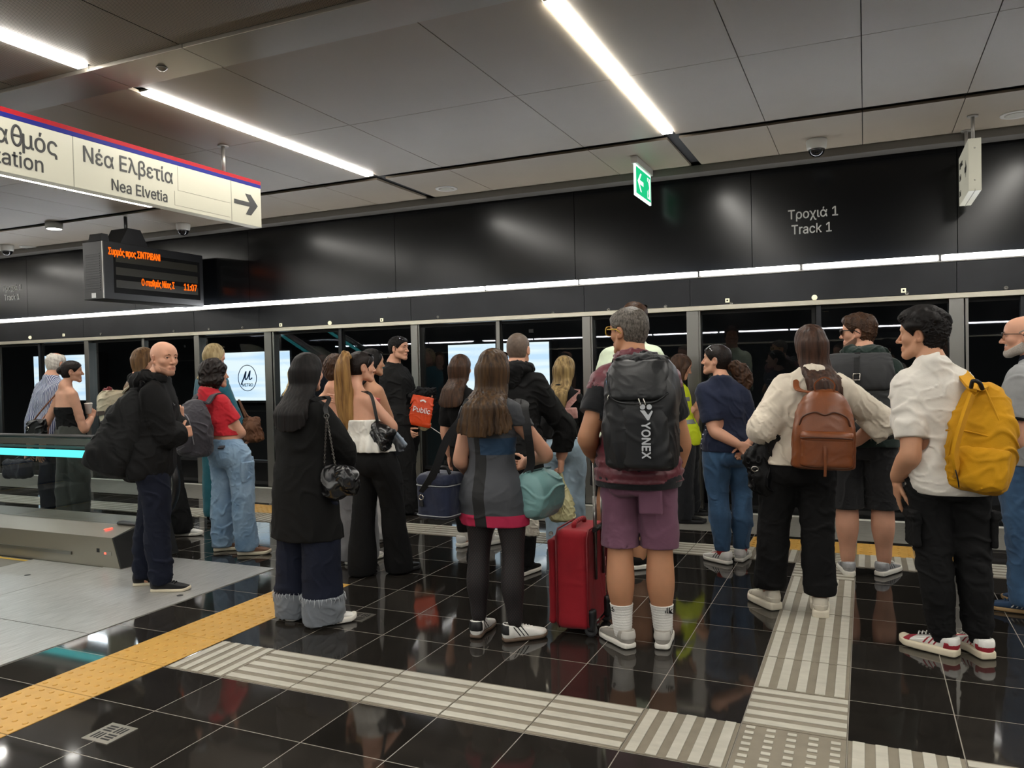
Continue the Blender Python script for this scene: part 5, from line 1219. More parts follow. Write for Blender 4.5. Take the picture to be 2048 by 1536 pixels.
for i in (0, 1): p.shoe(i, SHB, mat('offwhite_rubber', 'd5cdba', .6), sole=.045, chunk=.008, L=.28, W=.104, lace=SHB, tongue=SHB, ms2=SHB, collar=.11)
p.hair_long(H_DBR if False else hair_mat('hair_chestnut', '1f1410', '4a3226', 50), p.head[2] - .45, w0=.082, w1=.10, w2=.075, amp=.0045, wave=.004, sweep=.02, frontlock=None)

# 22 man in the green hoodie
p = PEOPLE['green'] = Person('bearded man in dark green hoodie and black shorts wearing sunglasses', [(1697, 1149, 12), (1766, 1150, -28)], (1716, 630), yaw=-4, sex='m', hyaw=80, skin='fair', seed=32, build=1.12, sw=.20, el=[(1660, 850, .04), (1805, 850, .02)], wr=[(1680, 900, .22), (1800, 880, .22)])
p.body(h=.009, hh=.0030); p.eyes()
GRN = cloth('dark_green_fleece', '1e2b27', .95); p.top(GRN, 'hoodie', .03, .50, (1.93, 1.93), .024, neck=.07, lam=.16); p.hood(GRN, .98)
p.trousers(cloth('black_denim', '1f1f21'), [.106, .099, .096, .095, .1, .1], .24 * p.H + .03, .58, wr=.007)
SLV = mat('silver_mesh', 'a9aaac', .4, .3, var=.15, vscale=40)
for i in (0, 1): p.shoe(i, SLV, WSOLE, sole=.034, stripe=mat('grey_overlay', '55585c', .4), tab=SLV, tongue=SLV, lace=WLEA, L=.29, chunk=.004)
p.hair_short(H_BR, .005, .018, .026, amp=.004, lam=.03, front=.006); beard(p, mat('brown_beard', '3a2a20', .8, var=.3, vscale=200, alpha=.6), .002)
p.glasses(FRB, LNS, w=.069, hgt=.018, r=.0034)

# 23 boy in the white T-shirt
p = PEOPLE['boy'] = Person('teenage boy in white T-shirt and black cargo joggers, hand in pocket', [(1892, 1308, 62), (1964, 1312, 30)], (1843, 623), yaw=16, sex='m', hyaw=70, skin='olive', seed=33, el=[(1822, 905, -.06), (1976, 890, .10)], wr=[(1793, 958, .10), (1965, 960, .2)], hands=[{'dir': (.05, .25, -1), 'palm': (1, .2, 0), 'curl': 8}, None], sw=.148, build=.98, lean=.03, hiplat=-.02)
p.body(hh=.0028, jaw=.92, nose=1.05); p.eyes(); p.brows(H_BLK)
p.top(cloth('white_tee', 'd2cdc4', .9), 'shirt', .024, .475, (.80, .80), .020, neck=.060, wr=.007, lam=.13)
f = Field(tubes([p.neck + V3(0, 0, -.004) + p.R * .066 * math.cos(a) + p.F * (.066 * math.sin(a)) + V3(0, 0, .004 - .016 * math.sin(a)) for a in np.linspace(0, 2 * math.pi, 9)], [.010] * 9, .01), .004); f.mesh('collar', MATS['white_tee'], p.root)
p.trousers(K, [.104, .095, .08, .074, .064, .052], .10, .56, wr=.007, stack=.010, lam=.12)
for i, sg in ((0, -1), (1, 1)):
    c = p.hipj[i] * .35 + p.kne[i] * .65 + p.R * sg * .088; f = Field([rbox(c, V3(.018, .075, .085), p.B, .014), rbox(c + V3(0, 0, .075) + p.R * sg * .006, V3(.022, .078, .022), p.B, .01)], .006); f.disp(wrinkle(5 + i, .004, .06)); f.mesh('cargo_pocket', K, p.root)
RS = mat('red_suede', '9c1f30', .8, var=.08)
for i in (0, 1): p.shoe(i, WLEA, CSOLE, sole=.038, chunk=.006, L=.295, W=.104, ms2=RS, tab=WLEA, tongue=WLEA, lace=WLEA, stripe=RS)
for i in (0, 1): p.sock(i, K, .06, .14, .042)
g_ = lambda x, y, z: p.head + p.HR @ V3(x, y, z) * p.hs
def curls(f, g, s):
    rg = random.Random(4)
    for k in range(110):
        a = rg.uniform(0, 6.283); e = rg.uniform(-.1, 1.45); q = (math.cos(a) * math.cos(e) * .085, -.012 + math.sin(a) * math.cos(e) * .108, .042 + math.sin(e) * .088)
        f.add(ellipsoid(g(*q), V3(rg.uniform(.016, .026), rg.uniform(.016, .026), rg.uniform(.012, .02)), p.HR, .016))
p.hair_short(H_BLK, .006, .022, .020, amp=.006, lam=.03, top=curls, front=.012)

# 24 man in the grey polo at the right edge
p = PEOPLE['grey'] = Person('balding grey-bearded man with glasses in grey polo at the right edge', [(2062, 1228, 78), (2092, 1212, 70)], (2046, 632), yaw=55, sex='m', hyaw=80, skin='fair', seed=34, build=1.15, el=[(2032, 872, -.12), (2110, 870, .1)], wr=[(2050, 935, .0), (2110, 930, .2)], sw=.19, belly=.03)
p.body(hh=.0036); p.eyes()
POL = cloth('grey_pique', '8f9091', .9); p.top(POL, 'polo_shirt', .022, .50, (.72, .72), .026, neck=.066, lam=.15)
f = Field([q for q in p.arm_prims(0, .027, .66, .735)], .006); d_ = nrm(p.elb[0] - p.shl[0]); 
for fr_, sg in ((.665, 1), (.735, -1)):
    c = p.shl[0] + (p.elb[0] - p.shl[0]) * fr_; f.clip(lambda X, Y, Z: -sg * ((X - c[0]) * d_[0] + (Y - c[1]) * d_[1] + (Z - c[2]) * d_[2]))
f.mesh('sleeve_trim', K, p.root)
f = Field(tubes([p.neck + V3(0, 0, .01) + p.R * .070 * math.cos(a) + p.F * .070 * math.sin(a) + V3(0, 0, .01 - .018 * math.sin(a)) for a in np.linspace(0, 2 * math.pi, 9)], [.014] * 9, .01, 1., 1.8, (0, 0, 1)), .005); f.mesh('collar', NAVY, p.root)
p.trousers(DENIM, [.112, .105, .095, .088, .082, .078], .05, .58, wr=.008, stack=.006)
for i in (0, 1): p.shoe(i, mat('blue_suede', '27405e', .8), mat('gum_rubber2', '9b7d55', .6), sole=.026, stripe=WLEA, lace=mat('blue_lace', '27405e', .8), L=.29)
p.hair_short(mat('grey_stubble', '8a7f74', .7, var=.2, vscale=100), .002, .003, .004, amp=.0003, top=lambda f, g, s: f.clip(lambda X, Y, Z: ((X - p.head[0]) * p.HR[0, 2] + (Y - p.head[1]) * p.HR[1, 2] + (Z - p.head[2]) * p.HR[2, 2]) / s - .035 + .5 * np.maximum(((X - p.head[0]) * p.HR[0, 1] + (Y - p.head[1]) * p.HR[1, 1] + (Z - p.head[2]) * p.HR[2, 1]), -.06))); beard(p, mat('grey_beard', 'a39b92', .85, var=.25, vscale=250), .005)
p.glasses(FRB, CLR, w=.069, hgt=.017, name='glasses', r=.0022); p.brows(H_GRY, .004)
# ------------------------------------------------------------------ signs, display, cameras, escalator
INK = mat('sign_ink', '191919', .6); SIGNW = mat('sign_face', '8d8a7b', .4, emit='e9e5cf', estr=.07)
def on_x(px, py, X): q = at_x(px, py, X); return q
# hanging station sign (runs towards the track)
SX = -4.874
t = empty('station_sign', (SX - .05, 3.8, 2.77), 'long white hanging station sign with red and blue edge and black arrow', 'sign')
MB().box((SX - .09, 1.3, 2.766), (SX, 5.53, 3.108), .002).build('sign_panel', SIGNW, t)
MB().box((SX - .092, 1.3, 3.139), (SX + .001, 5.531, 3.17)).build('red_band', mat('sign_red', '8c0f19', .6, spec=.15), t)
MB().box((SX - .092, 1.3, 3.108), (SX + .001, 5.531, 3.139)).build('blue_band', mat('sign_blue', '101866', .6, spec=.15), t)
LN = mat('sign_line', '77756a', .6)
for y in (3.71, 5.17): MB().box((SX, y - .003, 2.767), (SX + .0015, y + .003, 3.107)).build('divider', LN, t)
m = MB()
for (y0, z0, y1, z1) in ((4.60, 2.915, 5.155, 3.10), (4.565, 2.795, 5.15, 2.905)):
    m.box((SX, y0, z0), (SX + .0012, y0 + .003, z1)); m.box((SX, y0, z0), (SX + .0012, y1, z0 + .003))
m.build('patch_outline', LN, t)
yd, zd = (0, 1, 0), (0, 0, 1)
def sign_text(name, body, size, y, z, al='LEFT', xs=1.): return text(name, body, INK, size, (SX + .002, y, z), yd, zd, t, .0008, al, xs, .0)
sign_text('greek_lettering', 'Νέα Ελβετία', .160, 3.775, 2.955, xs=.88)
sign_text('latin_lettering', 'Nea Elvetia', .117, 3.995, 2.803, xs=.88)
sign_text('greek_station_lettering', 'μός', .175, 3.60, 2.945, 'RIGHT', .9)
sign_text('greek_station_lettering', 'Στα', .175, 3.268, 2.945, 'RIGHT', .9)
MB().tube([(SX + .0022, 3.320 + .030 * math.cos(a), 3.012 + .062 * math.sin(a)) for a in np.linspace(0, 2 * math.pi, 28, endpoint=False)], [(.001, .010)] * 28, 6, True, flat=(1, 0, 0)).tube([(SX + .0022, 3.292, 3.012), (SX + .0022, 3.348, 3.012)], [(.001, .009)] * 2, 6, flat=(1, 0, 0)).build('theta_letter', INK, t)
sign_text('latin_station_lettering', 'Station', .14, 3.50, 2.815, 'RIGHT', .95)
c = V3(SX + .002, 0, 2.94); A = lambda y, z: (SX + .002, y, z)
MB().prism([A(5.20, 2.925), A(5.385, 2.925), A(5.335, 2.852), A(5.40, 2.852), A(5.485, 2.945), A(5.40, 3.03), A(5.335, 3.03), A(5.385, 2.962), A(5.20, 2.962)], (.001, 0, 0)).build('arrow', INK, t)
for y in (5.14, 3.2, 1.6):
    MB().tube([(SX - .045, y, 3.17), (SX - .045, y, CEIL)], .016, 12).lathe((SX - .045, y, CEIL - .012), (0, 0, 1), [(.045, 0), (.045, .012)], 16).build('hanging_rod', mat('grey_rod', 'a09d97', .4, .6), t)
# led departure display
DX = -8.0; y0, y1, z0, z1 = 6.42, 7.93, 2.37, 3.045
DK = mat('display_case', '121214', .45)
t = empty('departure_display', (DX - .15, 7.2, z0), 'black hanging departure display with orange dot-matrix writing', 'display')
MB().box((DX - .33, y0, z0), (DX, y1, z1), .008).build('case', DK, t)
m = MB()
for k in range(16): m.box((DX - .29, y0 - .004, z0 + .10 + .028 * k), (DX - .05, y0, z0 + .112 + .028 * k))
m.build('vent', mat('vent_grey', '232427', .5), t)
MB().box((DX - .01, y0 - .004, z0 + .01), (DX + .002, y0 + .01, z1 - .01)).build('edge_trim', m_alu, t)
MB().box((DX - .20, y0 - .003, z0 + .02), (DX - .13, y0 - .001, z0 + .075)).build('rating_plate', mat('plate_white', 'cfcfcf', .6), t)
for yc in (6.86, 7.6) if False else (6.88,):
    MB().prism([(DX - .02, yc - .20, z1), (DX - .02, yc + .20, z1), (DX - .02, yc + .09, 3.24), (DX - .02, yc - .09, 3.24)], (-.28, 0, 0)).build('hanger', DK, t)
MB().prism([(DX - .03, y0 + .0, z1), (DX - .03, y0 + .12, z1), (DX - .03, y0 + .1, 3.13), (DX - .03, y0 + .02, 3.13)], (-.2, 0, 0)).build('cover', DK, t)
MB().tube([(DX - .16, 6.88, 3.2), (DX - .16, 6.88, CEIL)], .02, 10).build('hanging_rod', DK, t)
ROW = mat('display_row', '24221b', .35)
MB().box((DX, y0 + .14, z0 + .08), (DX + .002, y1 - .06, z1 - .10)).build('screen', mat('display_screen', '0b0b0c', .15), t)
for zz in (2.86, 2.71, 2.56):
    MB().box((DX + .0021, y0 + .17, zz - .045), (DX + .0026, y1 - .10, zz + .045)).build('led_row', ROW, t)
LED = emission('orange_led', 'ff6a14', .34)
def led(name, body, size, q, xs): return text(name, body, LED, size, (DX + .003, q[1], q[2]), yd, zd, t, .0008, 'LEFT', xs, .004)
led('led_lettering', 'Συρμός προς ΣΙΝΤΡΙΒΑΝΙ', .118, on_x(216, 508, DX), .56)
led('led_lettering', 'Ο σταθμός Νέος Σ', .118, on_x(283, 571, DX), .52)
led('led_clock', '11:07', .118, on_x(367, 580, DX), .72)
# green exit sign
EX = -1.925
t = empty('exit_sign', (EX, 7.48, 3.06), 'lit green emergency exit sign hanging from the ceiling', 'exit sign')
MB().box((EX - .03, 7.16, 3.335), (EX + .03, 7.76, 3.4), .004).build('mount', mat('mount_grey', 'a7a49c', .5), t)
MB().box((EX - .008, 7.17, 3.045), (EX + .008, 7.75, 3.335)).build('lit_edge', emission('exit_edge', (.75, 1, .88), .5), t)
GREEN = emission('exit_green', (.01, .33, .13), .5); EXW = emission('exit_white', (.8, 1, .9), .35)
for s_ in (1, -1):
    MB().box((EX + s_ * .008 + min(0, s_ * .002), 7.195, 3.07), (EX + s_ * .008 + max(0, s_ * .002), 7.735, 3.315)).build('green_face', GREEN, t)
    x = EX + s_ * .0105; P = lambda y, z: (x, y, z)
    MB().prism([P(7.24, 3.19), P(7.34, 3.275), P(7.385, 3.275), P(7.315, 3.21), P(7.45, 3.21), P(7.45, 3.17), P(7.315, 3.17), P(7.385, 3.105), P(7.34, 3.105)], (s_ * .0008, 0, 0)).build('arrow', EXW, t)
    MB().box((x, 7.60, 3.09), (x + s_ * .0008, 7.705, 3.29)).build('doorway', EXW, t)
    MB().prism([P(7.575, 3.225), P(7.60, 3.255), P(7.64, 3.245), P(7.665, 3.20), P(7.64, 3.17), P(7.66, 3.13), P(7.64, 3.10), P(7.615, 3.105), P(7.63, 3.14), P(7.60, 3.17), P(7.565, 3.12), P(7.55, 3.13), P(7.585, 3.19)], (s_ * .0016, 0, 0)).lathe((x, 7.632, 3.27), (s_, 0, 0), [(.016, 0), (.016, .0016)], 12).build('running_figure', GREEN, t)
# right-hand direction sign seen edge-on
RX = .757
t = empty('direction_sign', (RX + .04, 7.5, 2.78), 'white direction sign seen edge-on at the upper right with black arrow', 'sign')
MB().box((RX, 7.19, 2.785), (RX + .09, 7.87, 3.195), .003).build('sign_panel', SIGNW, t)
MB().box((RX + .042, 7.187, 2.782), (RX + .047, 7.873, 2.80)).build('seam', LN, t)
for z in (2.87, 3.12): MB().lathe((RX + .045, 7.189, z), (0, -1, 0), [(.007, 0), (.005, .003)], 10).build('screw', m_alu, t)
for y in (7.3, 7.75): MB().tube([(RX + .045, y, 3.195), (RX + .045, y, CEIL)], .014, 10).lathe((RX + .045, y, CEIL - .012), (0, 0, 1), [(.04, 0), (.04, .012)], 16).build('hanging_rod', MATS['grey_rod'], t)
A = lambda y, z: (RX - .0005, y, z)
MB().prism([A(7.30, 3.0), A(7.37, 3.07), A(7.37, 3.02), A(7.44, 3.02), A(7.44, 2.975), A(7.37, 2.975), A(7.37, 2.93)], (-.001, 0, 0)).build('arrow', INK, t)
for q in ((7.6, 3.08, .1), (7.6, 2.98, .1), (7.62, 2.85, .08)): text('lettering', 'Έξοδος' if q[1] > 3 else 'Exit', INK, .07, (RX - .001, q[0] + .2, q[1]), (0, -1, 0), zd, t, .0006)
# dome cameras, speakers, downlights
DOME = mat('smoked_dome', '141518', .12, spec=.7); CAMW = mat('camera_white', 'bdbbb5', .4)
for (x, y, lb) in ((-.367, 7.43, 'white dome camera on the ceiling right of the exit sign'), (-7.93, 7.55, 'white dome camera on the ceiling above the departure display'), (-11.3, 7.5, 'white dome camera on the ceiling at far left above the track lettering')):
    t = empty('dome_camera', (x, y, CEIL), lb, 'camera', 'ceiling dome cameras')
    MB().lathe((x, y, CEIL), (0, 0, -1), [(.085, 0), (.088, .01), (.082, .07), (.072, .085)], 24).build('housing', CAMW, t)
    MB().lathe((x, y, CEIL - .08), (0, 0, -1), [(.07, 0), (.068, .018), (.055, .045), (.032, .062), (.008, .068)], 24).build('dome', DOME, t)
for (x, y, lb) in ((-4.06, 7.47, 'round white ceiling speaker left of the exit sign'), (1.12, 7.43, 'round white ceiling speaker at the right edge beside the direction sign'), (-11.2, 7.75, 'round white ceiling speaker at far left beside a dome camera')):
    t = empty('ceiling_speaker', (x, y, CEIL), lb, 'speaker', 'round ceiling speakers')
    MB().lathe((x, y, CEIL), (0, 0, -1), [(.118, 0), (.118, .006), (.108, .010), (.1, .008)], 32).build('rim', CAMW, t)
    MB().lathe((x, y, CEIL - .007), (0, 0, -1), [(.099, 0), (.06, .003), (.01, .004)], 32).build('grille', mat('speaker_grille', 'a19d92', .7), t)
x, y = -9.209, 6.714
t = empty('downlight', (x, y, CEIL), 'small round downlight at the upper left below the station sign', 'ceiling light')
MB().lathe((x, y, CEIL), (0, 0, -1), [(.10, 0), (.10, .07), (.09, .075)], 24).build('housing', mat('downlight_grey', '8b8881', .5), t)
MB().lathe((x, y, CEIL - .076), (0, 0, -1), [(.085, 0), (.01, .001)], 24).build('lens', emission('downlight_lens', (1, .97, .9), 3.), t)
x, y = -3.98, 3.66
t = empty('smoke_detector', (x, y, CEIL), 'small round sprinkler head in the metal ceiling beam', 'sprinkler')
MB().lathe((x, y, CEIL - .004), (0, 0, -1), [(.035, 0), (.033, .006), (.018, .02), (.006, .024)], 16).build('cover', m_alu, t)
# lettering on the wall above the track
GL = mat('wall_lettering', 'b9b8b4', .5)
for (xa, lb) in ((-.665, 'pale track lettering on the black wall at right'), (-12.27, 'pale track lettering on the black wall at far left below the ceiling')):
    t = empty('track_lettering', (xa + .2, WY - .002, 2.7), lb, 'lettering')
    text('greek_lettering', 'Τροχιά 1', GL, .128, (xa, WY - .003, 2.835), (1, 0, 0), zd, t, .001, 'LEFT', .9)
    text('latin_lettering', 'Track 1', GL, .128, (xa + .03, WY - .003, 2.69), (1, 0, 0), zd, t, .001, 'LEFT', .86)
# small fittings on the header
YLW = mat('sensor_ivory', 'd9d3b4', .4, emit='d9d3b4', estr=.3)
def fit(px, py, kind, lb):
    q = at_y(px, py, 8.0)
    t = empty({'lamp': 'door_lamp', 'square': 'door_sensor', 'lock': 'panel_lock'}[kind], (q[0], 8.0, q[2]), lb, {'lamp': 'lamp', 'square': 'sensor', 'lock': 'lock'}[kind], {'lamp': 'door lamps on the dark header', 'square': 'door sensors on the dark header', 'lock': 'panel locks on the dark header'}[kind])
    if kind == 'lamp': MB().lathe((q[0], 8.0, q[2]), (0, -1, 0), [(.026, 0), (.025, .012), (.016, .024), (.004, .028)], 16).build('lens', YLW, t)
    if kind == 'square': MB().box((q[0] - .02, 7.988, q[2] - .02), (q[0] + .02, 8.0, q[2] + .02), .003).build('cover', YLW, t); MB().box((q[0] - .008, 7.986, q[2] - .008), (q[0] + .008, 7.988, q[2] + .008)).build('eye', m_dark, t)
    if kind == 'lock': MB().lathe((q[0], 8.0, q[2]), (0, -1, 0), [(.018, 0), (.017, .006), (.010, .008), (.009, .003), (.002, .003)], 14).build('barrel', m_alu, t)
for px, py, nm in ((1629, 595, 'above the cream-shirt woman'), (660, 646, 'above the woman in the long black coat'), (61, 675, 'at far left above the white-haired man')): fit(px, py, 'lamp', 'round ivory lamp on the dark door header ' + nm)
for px, py, nm in ((1455, 601, 'left of the round lamp at right'), (1807, 581, 'above the teenage boy'), (562, 650, 'left of the round lamp near centre'), (764, 640, 'above the man in the black sweater'), (128, 670, 'above the woman with the hair bun')): fit(px, py, 'square', 'small square ivory sensor on the door header ' + nm)
for px, py, nm in ((1217, 620, 'left of the maroon-vest man'), (1331, 613, 'right of the maroon-vest man'), (1463, 607, 'under the square sensor at right'), (1814, 587, 'under the square sensor above the teenage boy'), (2012, 576, 'at the right edge'), (876, 634, 'above the woman with very long straight hair'), (1106, 627, 'above the man in the black hoodie'), (418, 658, 'above the blonde woman in teal'), (348, 662, 'above the bald man'), (485, 655, 'above the round metro emblem'), (202, 668, 'left of the bald man')): fit(px, py, 'lock', 'small round metal lock on the door header ' + nm)
# floor drains
DR = mat('drain_steel', '9a968c', .35, .9)
for i, (x, y, lb) in enumerate(((-2.878, 2.268, 'square steel floor drain with slanted slots at lower left'), (-2.80, 3.92, 'square steel floor drain beside the cuffed jeans'))):
    t = empty('floor_drain', (x, y, 0), lb, 'drain', None)
    h = .075
    MB().box((x - h, y - h, 0), (x + h, y + h, .003), .001).build('frame', DR, t)
    m = MB()
    for a in (0, 1):
        for b_ in (0, 1):
            cx, cy = x + (a - .5) * .06, y + (b_ - .5) * .06
            for k in (-1, 0, 1):
                if (a + b_) % 2: m.box((cx - .024, cy + k * .018 - .005, .003), (cx + .024, cy + k * .018 + .005, .0036))
                else: m.box((cx + k * .018 - .005, cy - .024, .003), (cx + k * .018 + .005, cy + .024, .0036))
    m.build('slots', m_dark, t)
# escalator
t = empty('escalator', (-5.2, 3.55, 0), 'escalator landing with glass side, cyan light band and steel skirt at left', 'escalator')
t_esc = t; t = empty('landing_plate', (-5., 3.6, 0), 'brushed steel landing plates set in the floor before the escalator', 'plate'); PL = mat('landing_plate_steel', 'b4b3b0', .32, .4, var=.22, vscale=22, stretch=(5, .3, 1), bump=.12, bscale=300)
MB().box((-5.40, 3.115, 0), (-4.09, 4.67, .004)).build('landing_plate', PL, t)
MB().box((-6.3, 2.585, 0), (-4.09, 3.108, .004)).build('landing_plate', PL, t)
MB().box((-6.2, 3.115, 0), (-5.405, 4.24, .004)).build('landing_plate', PL, t)
for x, y in ((-4.203, 3.875), (-5.75, 3.88)): MB().lathe((x, y, .004), (0, 0, 1), [(.022, 0), (.02, .0015)], 16).build('plate_bolt', mat('bolt_dark', '4d4e50', .4, .8), t)
t = t_esc; STP = mat('step_aluminium', '77736a', .5, .2, bump=.2, bscale=200, stretch=(8, .1, 1)); YE = mat('step_edge_yellow', 'c9a53a', .5)
for k in range(10):
    x1_ = -6.2 - .4 * k; z = .003 if k < 3 else (k - 2.5) * .21
    if z > 1.9: break
    s_ = MB().box((x1_ - .395, 3.0, z - .19), (x1_, 4.22, z)).build('step', STP, t)
    MB().box((x1_ - .39, 3.0, z + .0005), (x1_ - .365, 4.22, z + .002)).box((x1_ - .39, 4.17, z + .0005), (x1_, 4.2, z + .002)).build('yellow_edge', YE, s_)
ESK = mat('skirt_steel', '938d80', .3, .55, bump=.04, bscale=40, stretch=(.05, 1, 1)); RUB = mat('handrail_rubber', '111112', .35); CY = emission('cyan_light_band', (.13, .93, .93), .32)
GLE = m_glass
for (yf, sg) in ((4.25, 1), (2.98, -1)):
    yb = yf + sg * .22; yo = yf + sg * .55
    inc = [(-5.3, 0.), (-7.6, 0.), (-10.6, 1.73)]
    def prof(pts, y0, y1, x_end=None): return pts
    def slab(name, mm, ya, yb_, za, zb, xs=-5.3, parent=t):
        a, b_ = min(ya, yb_), max(ya, yb_)
        return MB().prism([(xs, a, za), (-7.6, a, za), (-10.6, a, za + 1.73), (-10.6, a, zb + 1.73), (-7.6, a, zb), (xs, a, zb)], (0, b_ - a, 0)).build(name, mm, parent)
    sk = MB().prism([(-5.22, yf, .002), (-5.30, yf, .235), (-5.30, yb, .285), (-5.30, yo, .285), (-5.22, yo, .002)], (-2.3, 0, 0)).prism([(-7.52, yf, .002), (-7.6, yf, .235), (-7.6, yb, .285), (-7.6, yo, .285), (-7.52, yo, .002)], (-3.0, 0, 1.73)).build('skirt', ESK, t)
    MB().prism([(-5.215, yf - .0, .01), (-5.295, yf, .235), (-5.295, yb, .28), (-5.295, yo, .28), (-5.215, yo, .01)], (.012, 0, 0)).build('end_cap', m_dark, sk)
    MB().box((-7.4, yf - sg * .012 if sg > 0 else yf, .075), (-5.75, yf if sg > 0 else yf + .012, .10)).build('kick_rail', m_alu, sk)
    MB().box((-5.47, yf - .002, .115), (-5.44, yf + .002, .145)).build('sensor', m_dark, sk)
    pn = MB().box((-5.40, yf - .003, .10), (-5.31, yf + .002, .125)).build('control_panel', mat('panel_grey', '8b8980', .5), sk)
    MB().box((-5.385, yf - .004, .105), (-5.365, yf - .003, .12)).build('panel_light', emission('red_led', (1, .05, .03), 1.5), pn)
    zl = yf + sg * .12
    MB().prism([(-5.52, zl - .012, .265), (-5.50, zl - .012, .265), (-5.47, zl + .03, .272), (-5.49, zl + .03, .272)], (0, 0, .004)).build('warning_light', emission('red_led', (1, .05, .03), 1.5), sk)
    yg = yb + sg * .02
    gz = MB(); 
    arc = [(-5.26 + .36 * math.sin(a), .64 + .33 * math.cos(a)) for a in np.linspace(0, math.pi, 14)]
    P = [(-10.6, .285 + 1.73), (-7.6, .285), (-5.3, .285), (-5.26, .31)] + [(x, z) for x, z in arc[::-1]] + [(-7.6, .965), (-10.6, .965 + 1.73)]
    MB().prism([(x, yg, z) for x, z in P], (0, .012, 0)).build('glass_panel', m_glass, t)
    slab('light_band', CY, yg - .004, yg - .016 if sg > 0 else yg + .016 + .012, .812, .872, -5.72)
    slab('light_band_edge', mat('glass_edge', '3f5f5e', .2), yg - .002, yg + .012, .885, .905, -5.4)
    slab('top_profile', m_alu, yg - .012, yg + .022, .915, .965, -5.3)
    hr = [(-10.6, yg + .006, .985 + 1.73), (-7.6, yg + .006, .985), (-5.26, yg + .006, .985)] + [(-5.26 + .385 * math.sin(a), yg + .006, .64 + .345 * math.cos(a)) for a in np.linspace(.15, math.pi, 16)] + [(-5.5, yg + .006, .297)]
    MB().tube(hr, [(.038, .016)] * len(hr), 10, flat=(0, 1, 0)).build('handrail', RUB, t)
    MB().tube([(-5.36, yg + sg * .09, .285), (-5.10, yg + sg * .09, .60)], .014, 10).build('newel_bracket', m_alu, t)
    hr2 = [(x, y, z) for x, y, z in [(-5.26 + .36 * math.sin(a), yg + .006, .64 + .325 * math.cos(a)) for a in np.linspace(.3, math.pi, 14)]]
    MB().tube(hr2, .018, 8).build('handrail_guide', m_alu, t)
# ------------------------------------------------------------------ bags and things carried
LBL = MATS['black_leather']; NYL = mat('black_nylon', '101012', .5, bump=.15, bscale=300, spec=.35); MET = mat('nickel', 'b0aca4', .25, 1.)
def piece(name, prims, m, parent, h=.005, wr=.004, lam=.09, seed=1, clip=None, disp=None):
    f = Field(prims, h)
    if wr: f.disp(wrinkle(seed, wr, lam))
    if disp: f.disp(disp)
    if clip: f.clip(clip)
    return f.mesh(name, m, parent)
def back_frame(p, z, out, lat=0., tilt=0., roll=0., yaw=0.):
    """origin on the back of person p; columns: right, inward (towards the body), up"""
    F = p.TF; o = p.spine(z * p.H) - F * out + p.TR * lat; R = np.stack([p.TR, F, V3(0, 0, 1)], 1) @ rotz(yaw) @ rotx(tilt) @ roty(roll); return o, R
def straps(p, root, m, top, wide=.055, low=None, lat=.085, thick=.012, both=(1, 1), bo=.14):
    for i, sg in ((0, -1), (1, 1)):
        if not both[i]: continue
        c = p.sh_c; R, F = p.TR, p.TF; x = sg * lat
        pts = [top + R * sg * .06, c + R * x - F * (bo - .02) + V3(0, 0, .00), c + R * x * 1.05 - F * .06 + V3(0, 0, .062), c + R * x * 1.1 + F * .01 + V3(0, 0, .070), c + R * x * 1.1 + F * .09 + V3(0, 0, .01), c + R * x * 1.2 + F * .125 - V3(0, 0, .12), c + R * x * 1.55 + F * .09 - V3(0, 0, .26), (low if low is not None else top - V3(0, 0, .4)) + R * sg * .15 + F * .05]
        ribbon(spline(pts, 5), wide, thick, tuple(R)).build('shoulder_strap', m, root)
def tube_(name, pts, r, m, root, n=5, seg=8): return MB().tube(spline(pts, n), r, seg).build(name, m, root)

# --- big black racket backpack on the maroon vest
p = PEOPLE['maroon']; m = mat('black_coated_fabric', '141517', .42, bump=.1, bscale=200, spec=.4)
o, R = back_frame(p, .702, .285, .085); R_ = R
t = empty('backpack', o - V3(0, 0, .28), 'large black sports backpack with white lettering on the maroon vest', 'backpack')
g = lambda x, y, z: o + R_ @ V3(x, y, z)
piece('body', [loft(o, R, [(-.275, 0, 0, .150, .085, 4), (-.25, 0, 0, .168, .105, 4), (-.1, 0, 0, .178, .125, 3.5), (.08, 0, 0, .178, .12, 3.5), (.20, 0, .01, .165, .10, 3.2), (.255, 0, .02, .135, .075, 3), (.275, 0, .03, .10, .05, 3)], .02, capr=.02)], m, t, .006, .004, .15, 3)
piece('lid', [loft(o, R, [(.06, .0, -.045, .125, .095, 3.5), (.09, .0, -.04, .150, .1, 3.5), (.19, 0, -.03, .150, .085, 3.2), (.25, 0, -.01, .128, .07, 3), (.268, 0, .0, .10, .05, 3)], .02, capr=.02)], m, t, .006, .003, .12, 5)
piece('side_pocket', [loft(o, R, [(-.26, -.11, -.01, .065, .09, 3), (-.1, -.125, -.01, .062, .095, 3), (.05, -.135, .0, .045, .075, 3), (.13, -.14, .02, .02, .05, 2.5)], .02, capr=.02)], m, t, .006, .003, .1, 6)
piece('front_panel', [loft(o, R, [(-.262, .035, -.06, .105, .06, 4), (-.24, .035, -.06, .118, .07, 4), (-.05, .03, -.06, .118, .072, 4), (.055, .03, -.06, .112, .06, 4)], .02, capr=.012)], m, t, .006, .003, .15, 8)
piece('top_mesh', [loft(o, R, [(.20, 0, -.01, .125, .07, 3), (.262, 0, .0, .12, .065, 3), (.288, 0, .01, .085, .045, 3)], .02, capr=.015)], cloth('black_gathered_nylon', '17181a', .7), t, .005, .010, .05, 9)
straps(p, t, NYL, g(0, .07, .22), low=g(0, .08, -.2))
LOGO = mat('logo_silver', 'b9bcc0', .4)
